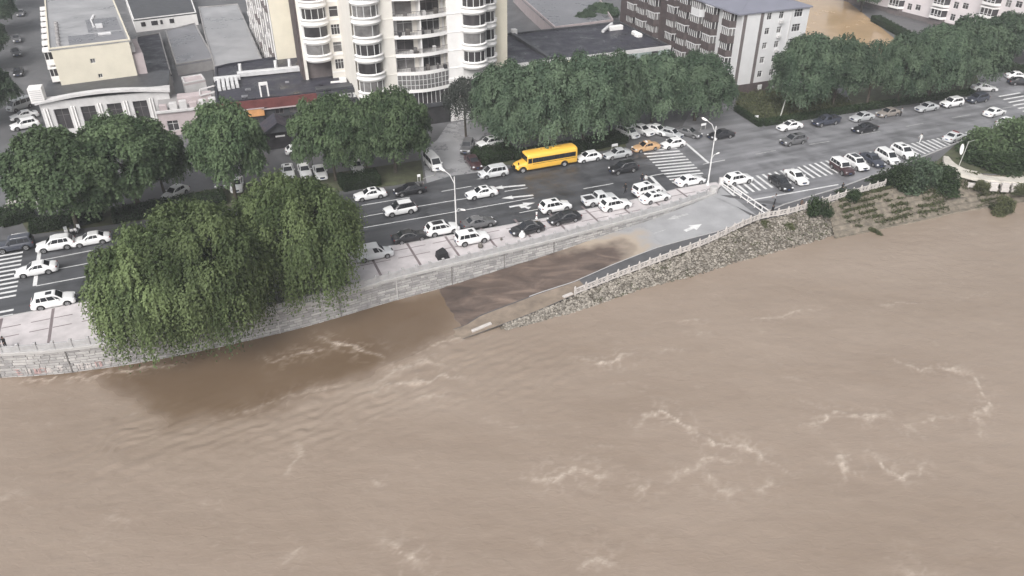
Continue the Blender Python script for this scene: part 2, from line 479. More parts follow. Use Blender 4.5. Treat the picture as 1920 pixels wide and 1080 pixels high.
# asphalt: dark patched carriageway, fading to the old pale surface east of the crossing
def asphalt_mat():
    m = bpy.data.materials.new('asphalt'); m.use_nodes = True
    nt = m.node_tree; N = nt.nodes; Lk = nt.links; b = N['Principled BSDF']
    geo = N.new('ShaderNodeNewGeometry')
    mp = N.new('ShaderNodeMapping'); mp.vector_type = 'POINT'; mp.inputs['Rotation'].default_value = (0, 0, -STA)
    Lk.new(geo.outputs['Position'], mp.inputs['Vector'])
    sx = N.new('ShaderNodeSeparateXYZ'); Lk.new(mp.outputs[0], sx.inputs[0])
    def noise(vec, scale, det=5, stretch=None):
        n = N.new('ShaderNodeTexNoise'); n.inputs['Scale'].default_value = scale; n.inputs['Detail'].default_value = det
        if stretch:
            q = N.new('ShaderNodeMapping'); q.inputs['Scale'].default_value = stretch; Lk.new(vec, q.inputs['Vector']); vec = q.outputs[0]
        Lk.new(vec, n.inputs['Vector']); return n.outputs['Fac']
    def math_(op, a, bb):
        n = N.new('ShaderNodeMath'); n.operation = op
        for i, x in enumerate((a, bb)):
            if isinstance(x, (int, float)): n.inputs[i].default_value = x
            else: Lk.new(x, n.inputs[i])
        return n.outputs[0]
    n1 = noise(mp.outputs[0], 0.07, 4)
    s2 = math_('ADD', sx.outputs['X'], math_('MULTIPLY', math_('SUBTRACT', n1, 0.5), 26))
    mr = N.new('ShaderNodeMapRange'); mr.inputs['From Min'].default_value = 58; mr.inputs['From Max'].default_value = 78
    mr.interpolation_type = 'SMOOTHSTEP'
    Lk.new(s2, mr.inputs['Value'])
    mx = N.new('ShaderNodeMix'); mx.data_type = 'RGBA'
    mx.inputs['A'].default_value = (0.066, 0.068, 0.074, 1); mx.inputs['B'].default_value = (0.182, 0.182, 0.192, 1)
    Lk.new(mr.outputs[0], mx.inputs['Factor'])
    streak = noise(mp.outputs[0], 0.55, 6, (0.09, 1.0, 1.0))
    mott = noise(mp.outputs[0], 0.35, 6)
    fine = noise(geo.outputs['Position'], 9.0, 3)
    v = math_('ADD', math_('MULTIPLY', streak, 1.1), math_('ADD', math_('MULTIPLY', mott, 0.8), math_('MULTIPLY', fine, 0.35)))
    v = math_('ADD', math_('MULTIPLY', math_('SUBTRACT', v, 1.12), 1.5), 1.0)
    sc_ = N.new('ShaderNodeVectorMath'); sc_.operation = 'SCALE'
    Lk.new(mx.outputs['Result'], sc_.inputs[0]); Lk.new(v, sc_.inputs['Scale'])
    Lk.new(sc_.outputs[0], b.inputs['Base Color'])
    rr = N.new('ShaderNodeMapRange'); rr.inputs['From Min'].default_value = 0.35; rr.inputs['From Max'].default_value = 0.65
    rr.inputs['To Min'].default_value = 0.30; rr.inputs['To Max'].default_value = 0.68
    Lk.new(mott, rr.inputs['Value']); Lk.new(rr.outputs[0], b.inputs['Roughness'])
    bp = N.new('ShaderNodeBump'); bp.inputs['Strength'].default_value = 0.12; bp.inputs['Distance'].default_value = 0.02
    Lk.new(fine, bp.inputs['Height']); Lk.new(bp.outputs[0], b.inputs['Normal'])
    return m
m_asphalt = asphalt_mat()
m_ramp = mat('ramp_concrete', (0.335, 0.335, 0.345), 0.6, 0.16, 0.35, 0.06, 20, rvar=0.15)
m_path = mat('ramp_footway_asphalt', (0.10, 0.10, 0.105), 0.6, 0.25, 0.6, rvar=0.15)

road_pts = kerb_ln[:-1] + [G(1342, 345), G(1352, 352)] + right_kerb + [right_kerb[-1] + Vector((90, 30, 0)), G(2150, 150), G(1950, 150), G(1850, 168)] + far_ln[::-1]
road = sheet('road', road_pts, 0.0, m_asphalt)
side_entry = sheet('side_street', [G(1265, 262), G(1428, 242), G(1395, 222), G(1350, 190), G(1280, 150), G(1255, 160), G(1300, 200)], -0.006, m_asphalt)
east_street = sheet('cross_street', [G(1846, 172), G(1955, 152), G(2150, 152), G(2150, 120), G(1910, 118), G(1830, 138), G(1838, 160)], -0.006, m_asphalt)
yard_entry = sheet('car_park_entry', [G(800, 343), G(905, 322), G(870, 290), G(905, 255), G(960, 240), G(930, 215), G(840, 232), G(820, 262), G(790, 285)], -0.008, mat('wet_concrete', (0.27, 0.27, 0.28), 0.35, 0.35, 0.25, rvar=0.25))

# painted markings: each one a flat piece lying on the road
mark_z = 0.005
def mark(name, a, b, w, m=m_white_line, zf=None):
    a = Vector((a[0], a[1], 0)); b = Vector((b[0], b[1], 0))
    n = (b - a).normalized().cross(Vector((0, 0, 1))) * (w / 2)
    vs = [a - n, b - n, b + n, a + n]
    zz = [(zf(p.x, p.y) if zf else 0) + mark_z for p in vs]
    me = bpy.data.meshes.new(name)
    me.from_pydata([(p.x, p.y, z) for p, z in zip(vs, zz)], [], [(0, 1, 2, 3)])
    if me.polygons[0].normal.z < 0: me.flip_normals()
    return link_mesh(name, me, m, road if zf is None else ramp)
def mark_poly(name, pts, m=m_white_line, parent=None, zf=None):
    me = bpy.data.meshes.new(name)
    me.from_pydata([(p[0], p[1], (zf(p[0], p[1]) if zf else 0) + mark_z) for p in pts], [], [tuple(range(len(pts)))])
    if me.polygons[0].normal.z < 0: me.flip_normals()
    return link_mesh(name, me, m, parent or road)
def arrow(tip, tail, w=0.22, head=1.7, hw=0.62, m=m_white_line, parent=None, zf=None, turn=None):
    a = Vector((tail[0], tail[1], 0)); b = Vector((tip[0], tip[1], 0))
    d = (b - a).normalized(); n = Vector((-d.y, d.x, 0)); c = b - d * head
    pts = [a - n * w, c - n * w, c - n * hw, b, c + n * hw, c + n * w, a + n * w]
    mark_poly('lane_arrow', pts, m, parent, zf)
    if turn:
        e = a.lerp(b, 0.35); s = turn
        q = [e + n * s * w, e + n * s * 1.0 - d * 0.4, e + n * s * 1.0 + d * 0.5 - n * s * 0.0, e + n * s * w + d * 0.7]
        mark_poly('lane_arrow', [e + n * s * (w + 0.02), e + n * s * 1.0 + d * 0.1, e + n * s * 0.9 + d * 0.6, e + n * s * 1.7 + d * 0.9, e + n * s * 1.0 + d * 1.6, e + n * s * 0.9 + d * 1.1, e + n * s * (w + 0.02) + d * 0.8], m, parent, zf)

# west crossing at the left edge
A, B = G(43, 473), G(24, 590)
for i in range(15):
    p = A.lerp(B, i / 14.0)
    if 10.4 < i < 12.6: continue
    mark('crosswalk_stripe', p, p - SD * 5.0, 0.42)
mark('stop_line', G(74, 472), G(65, 536), 0.45)
for a, b in [((77, 488), (175, 469)), ((100, 506), (300, 468)), ((68, 536), (330, 487)), ((682, 427), (1001, 371)), ((688, 405), (722, 399)), ((778, 388), (880, 371)),
             ((678, 385), (768, 370)), ((828, 359), (884, 349)), ((946, 359), (989, 352)), ((974, 399), (1011, 392)), ((1094, 354), (1150, 344)), ((1214, 331), (1246, 325)),
             ((1318, 308), (1359, 300)), ((430, 470), (680, 428)), ((420, 453), (690, 405))]:
    mark('lane_line', G(*a), G(*b), 0.16)
for a, b in [((1417, 289), (1454, 282)), ((1517, 271), (1555, 265)), ((1699, 237), (1731, 231)), ((1785, 221), (1820, 215)), ((1612, 253), (1650, 246)), ((1880, 203), (1905, 199)), ((1440, 285), (1446, 284))]:
    mark('lane_line', G(*a), G(*b), 0.17, m_worn_line)
arrow(G(922, 353), G(985, 347)); arrow(G(940, 372), G(1000, 366)); arrow(G(1003, 380), G(955, 388), turn=-1)
arrow(G(893, 336), G(930, 331), m=m_worn_line)
mark('stop_line', G(1219, 330), G(1255, 367), 0.5)
mark('stop_line', G(1283, 266), G(1329, 306), 0.45)
for i in range(-2, 11):
    mark('crosswalk_stripe', G(1207.7 + 5.28 * i, 288.7 + 5.35 * i), G(1274.6 + 5.4 * min(i, 9), 283.1 + 5.2 * min(i, 9)), 0.45)
for i in range(6):
    mark('crosswalk_stripe', G(1873 + 9 * i, 181 + 5.6 * i), G(1913 + 9 * i, 174 + 5.6 * i), 0.5)
# hatched zone along the outer edge
topl = resample([G(*p) for p in [(1352, 345), (1400, 333), (1491, 314), (1555, 300), (1640, 283), (1707, 269), (1752, 260), (1846, 240)]], 0.01)
botl = resample([G(*p) for p in [(1378, 368), (1430, 356), (1521, 335), (1571, 325), (1660, 303), (1737, 288), (1776, 273), (1853, 245)]], 0.01)
NB = 50
for i in range(NB):
    t = i / (NB - 1)
    a = topl[int(t * (len(topl) - 1))]; b = botl[int(t * (len(botl) - 1))]
    mark('hatch_bar', a, b, 0.42)
mark('edge_line', G(1404, 376), G(1572, 346), 0.28)

# --- promenade paving
pk = [kerb_a + LEFT, kerb_a] + [G(188, 562), G(730, 463), G(1026, 410), G(1186, 376), G(1272, 355), G(1342, 343), G(1351, 349)]
prom_pts = pk + [p for p in wl[::-1][::4]] + [wl[0] + Vector((-52, -5, 0))]
promenade = sheet('promenade', prom_pts, 0.13, m_prom)
kb = MB()
for a, b in zip(pk[:-1], pk[1:]):
    kb.beam(Vector((a.x, a.y, 0.055)), Vector((b.x, b.y, 0.055)), 0.2, 0.17)
kerb = tag(kb.build('kerb', m_kerb), kind='structure')
# dark stone strips laid across and along the promenade
def wall_at(s):
    return min(wall_ln, key=lambda p: abs(p.dot(SD) - s))
def strip(a, b, w):
    a = Vector((a.x, a.y, 0)); b = Vector((b.x, b.y, 0))
    n = (b - a).normalized().cross(Vector((0, 0, 1))) * (w / 2)
    me = bpy.data.meshes.new('paving_strip')
    me.from_pydata([(p.x, p.y, 0.134) for p in (a - n, b - n, b + n, a + n)], [], [(0, 1, 2, 3)])
    if me.polygons[0].normal.z < 0: me.flip_normals()
    link_mesh('paving_strip', me, m_strip, promenade)
s0 = G(98, 600).dot(SD)
tk = G(188, 562).dot(SN)
for k in range(-2, 17):
    s = s0 + k * 5.2
    w = wall_at(s); wt = w.dot(SN)
    if tk - wt < 3.2: continue
    strip(SD * s + SN * (tk - 0.15), SD * s + SN * (wt + 0.35), 0.32)
    for q, off in enumerate((2.3, 4.3)):
        if tk - off - wt < 1.0: continue
        strip(SD * (s + 0.2) + SN * (tk - off), SD * (s + 2.1) + SN * (tk - off), 0.16)
        strip(SD * (s + 3.1) + SN * (tk - off), SD * (s + 5.0) + SN * (tk - off), 0.16)

# --- ramp down to the river
ramp_out = [GR(870, 612), GR(900, 592), GR(1012, 550), GR(1075, 530), GR(1150, 497), GR(1230, 466), GR(1280, 452), GR(1350, 434), GR(1420, 405)]
ramp_out = [ramp_out[0] - SD * 9] + ramp_out
def at_s(line, s):
    for a, b in zip(line[:-1], line[1:]):
        sa, sb = a.dot(SD), b.dot(SD)
        if sa <= s <= sb and sb > sa:
            return a.lerp(b, (s - sa) / (sb - sa))
    return line[0].copy() if s < line[0].dot(SD) else line[-1].copy()
def strip_mesh(name, la, lb, za, zb, s_from, s_to, m, nt=8, step=0.8, kind='structure', parent=None):
    rows = []
    n = int((s_to - s_from) / step)
    vs, fs = [], []
    for i in range(n + 1):
        s = s_from + (s_to - s_from) * i / n
        a, b = at_s(la, s), at_s(lb, s)
        for k in range(nt + 1):
            p = a.lerp(b, k / nt)
            vs.append((p.x, p.y, ramp_z(p.x, p.y) + za + (zb - za) * k / nt))
    for i in range(n):
        for k in range(nt):
            q = i * (nt + 1) + k
            fs.append((q, q + 1, q + nt + 2, q + nt + 1))
    me = bpy.data.meshes.new(name); me.from_pydata(vs, [], fs)
    if me.polygons[0].normal.z < 0: me.flip_normals()
    me.polygons.foreach_set('use_smooth', [True] * len(me.polygons))
    o = link_mesh(name, me, m, parent)
    return tag(o, kind=kind)
ro = [Vector((p.x, p.y, 0)) for p in ramp_out]
ramp = strip_mesh('ramp', wall_ln, ro, -0.02, -0.02, 14.5, 71.2, m_ramp)
ramp_fill = sheet('ramp_mouth', [wl[-1] + SD * -1, at_s(ro, 70.4), right_kerb[1], right_kerb[2], G(1575, 340), G(1400, 350), G(1352, 352)], -0.009, m_ramp)
# footway between the ramp kerb and the carved railing
rail_ln = [GR(860, 640), GR(900, 626), GR(1000, 588), GR(1078, 554), GR(1150, 525), GR(1250, 487), GR(1330, 456), GR(1421, 414)]
rail_ln = [Vector((p.x, p.y, 0)) for p in rail_ln]
rail_ln = [rail_ln[0] - SD * 9] + rail_ln
footway = strip_mesh('ramp_footway', ro, rail_ln, 0.10, 0.10, 15, 70.8, m_path, nt=3)
rk = MB()
pp = [at_s(ro, 33 + k * 0.9) for k in range(43)]
for a, b in zip(pp[:-1], pp[1:]):
    rk.beam((a.x, a.y, ramp_z(a.x, a.y) + 0.05), (b.x, b.y, ramp_z(b.x, b.y) + 0.05), 0.11, 0.2)
rrk = [Vector((p.x, p.y, 0.04)) for p in right_kerb]
for a, b in zip(rrk[:-1], rrk[1:]): rk.beam(a, b, 0.16, 0.16)
tag(rk.build('ramp_kerb', m_kerb), kind='structure')
rr2 = [Vector((p.x, p.y, 0)) for p in bank_top]
fw2 = sheet('bank_footway', [right_kerb[0], right_kerb[1], right_kerb[2], right_kerb[3], right_kerb[4], G(1760, 300), G(1700, 330), G(1660, 349), G(1600, 365), G(1550, 380), G(1480, 401), GR(1421, 413)], 0.012, m_path)
mark('ramp_line', GR(1217, 441), GR(1389, 383), 0.16, m_worn_line, ramp_z)
arrow(GR(1250, 412), GR(1290, 401), m=m_worn_line, parent=ramp, zf=ramp_z)
arrow(GR(1316, 420), GR(1284, 433), w=0.3, hw=0.8, parent=ramp, zf=ramp_z)

# --- river surface with foam and waves
fine_x = np.arange(-62, 84.01, 0.26)
fine_y = np.arange(36, 112.01, 0.26)
gx = np.concatenate([np.array([-900, -500, -250, -150, -100, -80, -70]), fine_x, np.array([90, 100, 130, 200, 350, 600, 1000])])
gy = np.concatenate([np.array([-900, -500, -200, -80, -20, 10, 25]), fine_y, np.array([118, 130, 150])])
X, Y = np.meshgrid(gx, gy)
def rp(px): return [XY(G(x, y, WATER_Z)) for x, y in px]
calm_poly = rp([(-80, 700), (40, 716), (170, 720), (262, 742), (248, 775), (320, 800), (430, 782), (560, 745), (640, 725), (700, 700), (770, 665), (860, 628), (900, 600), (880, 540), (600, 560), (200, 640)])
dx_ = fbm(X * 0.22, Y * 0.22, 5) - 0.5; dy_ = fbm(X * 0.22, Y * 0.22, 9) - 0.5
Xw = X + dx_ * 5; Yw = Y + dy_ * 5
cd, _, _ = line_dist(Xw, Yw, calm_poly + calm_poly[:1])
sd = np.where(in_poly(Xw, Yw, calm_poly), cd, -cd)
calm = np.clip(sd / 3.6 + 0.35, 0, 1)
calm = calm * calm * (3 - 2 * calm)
foam_lines = [
    ([(1196, 800), (1208, 782), (1240, 769), (1262, 782), (1300, 812), (1340, 832), (1400, 838), (1430, 858), (1470, 880)], 0.50, 1.0),
    ([(1500, 796), (1540, 790), (1565, 775), (1600, 782), (1632, 784), (1670, 772)], 0.50, 0.8),
    ([(1690, 788), (1705, 808), (1712, 822)], 0.4, 0.7), ([(1725, 795), (1755, 786), (1790, 783)], 0.3, 0.8),
    ([(1675, 678), (1725, 691), (1800, 694), (1828, 708), (1852, 760), (1828, 782), (1842, 806), (1828, 815)], 0.38, 0.85),
    ([(1572, 843), (1582, 862), (1580, 893)], 0.6, 1.0), ([(1626, 842), (1660, 878), (1700, 896), (1722, 890), (1735, 862)], 0.35, 0.9),
    ([(1118, 681), (1150, 676), (1178, 664)], 0.55, 1.0), ([(1060, 676), (1120, 672)], 0.3, 0.5),
    ([(985, 902), (1040, 898), (1075, 882), (1110, 888), (1148, 896)], 0.7, 0.85), ([(1170, 912), (1200, 916), (1222, 898)], 0.6, 0.6),
    ([(1250, 905), (1290, 880), (1330, 862), (1385, 860)], 0.6, 0.55), ([(1320, 885), (1345, 918), (1390, 922)], 0.6, 0.6), ([(1428, 928), (1445, 900)], 0.7, 0.6),
    ([(598, 634), (640, 645), (690, 660), (722, 670)], 0.55, 0.9), ([(495, 672), (522, 678), (545, 664), (620, 654)], 0.45, 0.7),
    ([(690, 738), (730, 722), (790, 716), (840, 704), (872, 708)], 0.75, 0.75), ([(700, 720), (745, 690), (800, 676), (850, 690)], 0.7, 0.55),
    ([(775, 748), (810, 742), (845, 748)], 0.6, 0.5), ([(540, 892), (552, 862), (566, 826)], 0.45, 0.7), ([(700, 898), (716, 912)], 0.5, 0.5),
    ([(30, 719), (52, 712), (84, 717), (105, 706), (165, 708), (215, 696), (275, 690), (330, 684)], 0.35, 0.9),
    ([(720, 1016), (765, 1040), (810, 1080)], 0.8, 0.75), ([(520, 1060), (560, 1020)], 0.5, 0.5), ([(1090, 1064), (1130, 1050), (1160, 1062)], 0.8, 0.6),
    ([(1690, 1078), (1760, 1070)], 0.8, 0.6), ([(1410, 598), (1450, 596), (1500, 580), (1545, 582)], 0.3, 0.7), ([(1270, 602), (1330, 600)], 0.25, 0.5),
    ([(1640, 572), (1735, 566)], 0.25, 0.45), ([(1290, 628), (1340, 622)], 0.3, 0.4), ([(1230, 660), (1290, 652)], 0.3, 0.35), ([(870, 628), (905, 622), (838, 640), (780, 664)], 0.35, 0.7),
    ([(380, 790), (440, 778), (520, 752), (600, 728), (690, 716)], 0.5, 0.35), ([(200, 965), (240, 990)], 0.6, 0.3), ([(0, 940), (40, 920)], 0.6, 0.4), ([(1470, 705), (1500, 715)], 0.4, 0.3), ([(1500, 750), (1545, 770)], 0.5, 0.35),
    ([(1100, 840), (1160, 838)], 0.5, 0.3), ([(1780, 560), (1860, 548)], 0.3, 0.3), ([(900, 780), (960, 800), (1040, 798)], 0.3, 0.25)]
foam = np.zeros(X.shape)
jx = (fbm(X * 0.9, Y * 0.9, 31) - 0.47) * 1.5; jy = (fbm(X * 0.9, Y * 0.9, 47) - 0.47) * 1.5
fn = fbm(X * 1.1, Y * 1.1, 77); fn2 = fbm(X * 2.6, Y * 2.6, 78); fn3 = fbm(X * 0.8, Y * 0.8, 79)
for px, w, st in foam_lines:
    D, S, L = line_dist(X + jx, Y + jy, rp(px))
    taper = np.clip(np.minimum(S, L - S) / (0.28 * L) + 0.15, 0, 1)
    core = np.exp(-(D / (w * (0.12 + 0.85 * fn ** 1.5))) ** 2) * st
    lace = np.exp(-(D / (w * 3.2)) ** 2) * np.clip((0.06 - np.abs(fn3 - 0.48)) * 22, 0, 1) * 0.38 * st
    foam = np.maximum(foam, (core * np.clip(fn2 * 3.2 - 0.75, 0.12, 1) + lace) * (0.3 + 0.7 * taper))
# stray flecks over the open current
fl = np.clip((fbm(X * 0.35 + 3, Y * 0.5, 91) - 0.56) * 7, 0, 1) * np.clip((fbm(X * 1.7, Y * 2.4, 92) - 0.56) * 7, 0, 1)
foam = np.maximum(foam, fl * 0.16 * (1 - calm))
foam = np.clip(foam * 0.85, 0, 1)
# shear zone where the current curls past the end of the ramp
shear, _, _ = line_dist(Xw, Yw, rp([(240, 815), (420, 800), (600, 770), (760, 720), (860, 680), (980, 690)]))
sh = np.exp(-(shear / 6.0) ** 2) * (1 - 0.7 * calm)
th = R(38)
ph = (X * math.sin(th) - Y * math.cos(th)) * 5.2 + dx_ * 16 + dy_ * 9
waves = (np.sin(ph) * 0.5 + np.sin(ph * 0.53 + dy_ * 20) * 0.5)
Z = WATER_Z + sh * 0.075 * waves + (1 - calm) * 0.10 * (fbm(X * 0.45, Y * 0.7, 13) - 0.47) + (1 - calm) * 0.035 * (fbm(X * 1.6, Y * 2.2, 14) - 0.47) + foam * 0.05
edge = (X < -62) | (X > 84) | (Y < 36) | (Y > 112)
Z = np.where(edge, WATER_Z, Z)
ny, nx = X.shape
idx = np.arange(nx * ny).reshape(ny, nx)
quads = np.stack([idx[:-1, :-1].ravel(), idx[:-1, 1:].ravel(), idx[1:, 1:].ravel(), idx[1:, :-1].ravel()], 1)
me = np_mesh('river', np.stack([X.ravel(), Y.ravel(), Z.ravel()], 1), quads, smooth=True)
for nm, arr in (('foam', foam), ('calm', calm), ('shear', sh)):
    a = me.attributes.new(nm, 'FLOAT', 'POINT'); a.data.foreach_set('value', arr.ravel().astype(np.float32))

def river_mat():
    m = bpy.data.materials.new('muddy_water'); m.use_nodes = True
    nt = m.node_tree; N = nt.nodes; Lk = nt.links; b = N['Principled BSDF']
    geo = N.new('ShaderNodeNewGeometry')
    def attr(n):
        a = N.new('ShaderNodeAttribute'); a.attribute_name = n; return a.outputs['Fac']
    def noise(scale, det, st=None, dist=0.0):
        n = N.new('ShaderNodeTexNoise'); n.inputs['Scale'].default_value = scale; n.inputs['Detail'].default_value = det; n.inputs['Distortion'].default_value = dist
        v = geo.outputs['Position']
        if st:
            q = N.new('ShaderNodeMapping'); q.inputs['Scale'].default_value = st; q.inputs['Rotation'].default_value = (0, 0, -0.25); Lk.new(v, q.inputs['Vector']); v = q.outputs[0]
        Lk.new(v, n.inputs['Vector']); return n.outputs['Fac']
    def mix(f, a, c):
        x = N.new('ShaderNodeMix'); x.data_type = 'RGBA'
        if isinstance(f, float): x.inputs['Factor'].default_value = f
        else: Lk.new(f, x.inputs['Factor'])
        for k, q in (('A', a), ('B', c)):
            if isinstance(q, tuple): x.inputs[k].default_value = (*q, 1)
            else: Lk.new(q, x.inputs[k])
        return x.outputs['Result']
    def rng(v, a, c, d=0.0, e=1.0):
        r = N.new('ShaderNodeMapRange'); r.inputs['From Min'].default_value = a; r.inputs['From Max'].default_value = c
        r.inputs['To Min'].default_value = d; r.inputs['To Max'].default_value = e; Lk.new(v, r.inputs['Value']); return r.outputs[0]
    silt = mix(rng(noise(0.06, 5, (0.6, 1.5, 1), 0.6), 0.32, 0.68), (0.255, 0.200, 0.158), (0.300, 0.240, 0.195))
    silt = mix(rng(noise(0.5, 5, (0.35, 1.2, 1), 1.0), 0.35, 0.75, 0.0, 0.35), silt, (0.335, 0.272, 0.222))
    still_reflect = mix(rng(noise(0.09, 4), 0.35, 0.65), (0.140, 0.097, 0.064), (0.172, 0.124, 0.086))  # calm eddy: reflected trees and buildings put into the colour as darkening, plus turbidity
    c = mix(attr('calm'), silt, still_reflect)
    fm = N.new('ShaderNodeMath'); fm.operation = 'MULTIPLY'
    Lk.new(attr('foam'), fm.inputs[0]); Lk.new(rng(noise(7, 4), 0.3, 0.6, 0.45, 1.1), fm.inputs[1])
    c = mix(fm.outputs[0], c, (0.56, 0.48, 0.41))
    Lk.new(c, b.inputs['Base Color'])
    Lk.new(rng(attr('calm'), 0, 1, 0.34, 0.16), b.inputs['Roughness'])
    b.inputs['Specular IOR Level'].default_value = 0.35
    bp = N.new('ShaderNodeBump'); bp.inputs['Distance'].default_value = 0.12
    st = N.new('ShaderNodeMath'); st.operation = 'MULTIPLY_ADD'
    Lk.new(attr('calm'), st.inputs[0]); st.inputs[1].default_value = -0.30; st.inputs[2].default_value = 0.36
    Lk.new(st.outputs[0], bp.inputs['Strength'])
    Lk.new(noise(1.5, 6, (0.7, 1.5, 1), 0.8), bp.inputs['Height']); Lk.new(bp.outputs[0], b.inputs['Normal'])
    return m
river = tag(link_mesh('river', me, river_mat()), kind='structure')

# --- thin sheet of muddy flood water running over the lower half of the ramp
def mud_mat():
    m = bpy.data.materials.new('running_mud'); m.use_nodes = True
    nt = m.node_tree; N = nt.nodes; Lk = nt.links; b = N['Principled BSDF']
    geo = N.new('ShaderNodeNewGeometry')
    q = N.new('ShaderNodeMapping'); q.inputs['Rotation'].default_value = (0, 0, -STA - 0.35); q.inputs['Scale'].default_value = (0.55, 1.5, 1)
    Lk.new(geo.outputs['Position'], q.inputs['Vector'])
    n = N.new('ShaderNodeTexNoise'); n.inputs['Scale'].default_value = 0.34; n.inputs['Detail'].default_value = 7; n.inputs['Distortion'].default_value = 0.9; n.inputs['Roughness'].default_value = 0.6
    Lk.new(q.outputs[0], n.inputs['Vector'])
    cr = N.new('ShaderNodeValToRGB')
    e = cr.color_ramp.elements
    e[0].position = 0.30; e[0].color = (0.070, 0.053, 0.046, 1)
    e[1].position = 0.72; e[1].color = (0.23, 0.172, 0.138, 1)
    k = e.new(0.5); k.color = (0.118, 0.088, 0.073, 1)
    Lk.new(n.outputs['Fac'], cr.inputs['Fac'])
    at = N.new('ShaderNodeAttribute'); at.attribute_name = 'edge'
    mx = N.new('ShaderNodeMix'); mx.data_type = 'RGBA'; Lk.new(at.outputs['Fac'], mx.inputs['Factor'])
    Lk.new(cr.outputs[0], mx.inputs['A']); mx.inputs['B'].default_value = (0.40, 0.335, 0.27, 1)
    a3 = N.new('ShaderNodeAttribute'); a3.attribute_name = 'thin'
    m3 = N.new('ShaderNodeMix'); m3.data_type = 'RGBA'; Lk.new(a3.outputs['Fac'], m3.inputs['Factor'])
    Lk.new(mx.outputs['Result'], m3.inputs['A']); m3.inputs['B'].default_value = (0.338, 0.337, 0.345, 1)
    Lk.new(m3.outputs['Result'], b.inputs['Base Color'])
    b.inputs['Roughness'].default_value = 0.35
    bp = N.new('ShaderNodeBump'); bp.inputs['Strength'].default_value = 0.3; bp.inputs['Distance'].default_value = 0.1
    Lk.new(n.outputs['Fac'], bp.inputs['Height']); Lk.new(bp.outputs[0], b.inputs['Normal'])
    return m
vs, fs, ed, thn = [], [], [], []
s_a, s_b, n_s, n_t = 21.0, 60.0, 120, 46
keep = []
for i in range(n_s + 1):
    s = s_a + (s_b - s_a) * i / n_s
    a, b = at_s(wall_ln, s), at_s(ro, s)
    for k in range(n_t + 1):
        t = k / n_t
        p = a.lerp(b, t)
        up = 46.0 + 6.0 * math.sin(t * 2.6) + 2.2 * (float(fbm(np.array(p.x * 0.4), np.array(p.y * 0.4), 3)) - 0.47) * 4
        e = s - up
        vs.append((p.x, p.y, ramp_z(p.x, p.y) + 0.012 + 0.05 * float(fbm(np.array(p.x * 0.9), np.array(p.y * 0.9), 8)) * (1 if e < -2 else 0.2)))
        ed.append(max(0.0, min(1.0, (e + 5.0) / 4.0)) if e < 0 else 1.0)
        thn.append(max(0.0, min(1.0, (e + 0.4 + 3.0 * (float(fbm(np.array(p.x * 0.9), np.array(p.y * 0.9), 4)) - 0.47)) / 3.0)))
        keep.append(e < 3.4)
for i in range(n_s):
    for k in range(n_t):
        q = i * (n_t + 1) + k
        if keep[q] and keep[q + n_t + 1]:
            fs.append((q, q + 1, q + n_t + 2, q + n_t + 1))
me = bpy.data.meshes.new('shallow_flood_water'); me.from_pydata(vs, [], fs)
if me.polygons[0].normal.z < 0: me.flip_normals()
at_ = me.attributes.new('edge', 'FLOAT', 'POINT'); at_.data.foreach_set('value', ed)
at_ = me.attributes.new('thin', 'FLOAT', 'POINT'); at_.data.foreach_set('value', thn)
me.polygons.foreach_set('use_smooth', [True] * len(me.polygons))
tag(link_mesh('shallow_flood_water', me, mud_mat()), kind='structure')
# silt left on the lower footway
strip_mesh('silt_on_footway', [p + (q - p) * 0.06 for p, q in zip([at_s(ro, 16 + k) for k in range(26)], [at_s(rail_ln, 16 + k) for k in range(26)])], [p + (q - p) * 0.97 for p, q in zip([at_s(ro, 16 + k) for k in range(26)], [at_s(rail_ln, 16 + k) for k in range(26)])], 0.112, 0.112, 17, 40, mat('silt', (0.235, 0.19, 0.15), 0.6, 0.3, 0.7, 0.2, 6, rvar=0.2), nt=3)

# --- retaining wall with stone courses, coping and parapet
rng = random.Random(3)
wall = empty('retaining_wall', (wall_ln[len(wall_ln) // 2].x, wall_ln[len(wall_ln) // 2].y, WATER_Z), 0, 'long pale stone retaining wall dropping from the promenade to the brown water', 'wall')
WO = Vector(wall.location)
def wall_n(i):
    a = wall_ln[max(i - 1, 0)]; b = wall_ln[min(i + 1, len(wall_ln) - 1)]
    d = (b - a).normalized(); return Vector((d.y, -d.x, 0)), d
core, cope, stones = MB(), MB(), MB()
zb_of = lambda p: min(-0.25, max(-3.5, ramp_z(p.x, p.y) - 0.2)) if p.dot(SD) > 22 else -3.5
NW = len(wall_ln)
vs, fs = [], []
for i, p in enumerate(wall_ln):
    n, d = wall_n(i)
    zb = zb_of(p)
    for o, z in ((0.0, zb), (0.0, 0.10), (-0.6, 0.10), (-0.6, zb)):
        q = p + n * o - WO
        vs.append((q.x, q.y, z - WO.z))
for i in range(NW - 1):
    for k in range(3):
        fs.append((i * 4 + k, i * 4 + 4 + k, i * 4 + 5 + k, i * 4 + 1 + k))
core.add(vs, fs)
core.build('wall_core', m_mortar, wall)
# coping: a projecting lip
vs, fs = [], []
prof = [(-0.72, 0.11), (-0.72, 0.24), (0.14, 0.24), (0.17, 0.20), (0.17, -0.12), (0.02, -0.16)]
for i, p in enumerate(wall_ln):
    n, d = wall_n(i)
    for o, z in prof:
        q = p + n * o - WO
        vs.append((q.x, q.y, z - WO.z))
k_ = len(prof)
for i in range(NW - 1):
    for k in range(k_ - 1):
        fs.append((i * k_ + k, i * k_ + k + 1, (i + 1) * k_ + k + 1, (i + 1) * k_ + k))
cope.add(vs, fs); cope.build('coping', m_coping, wall)
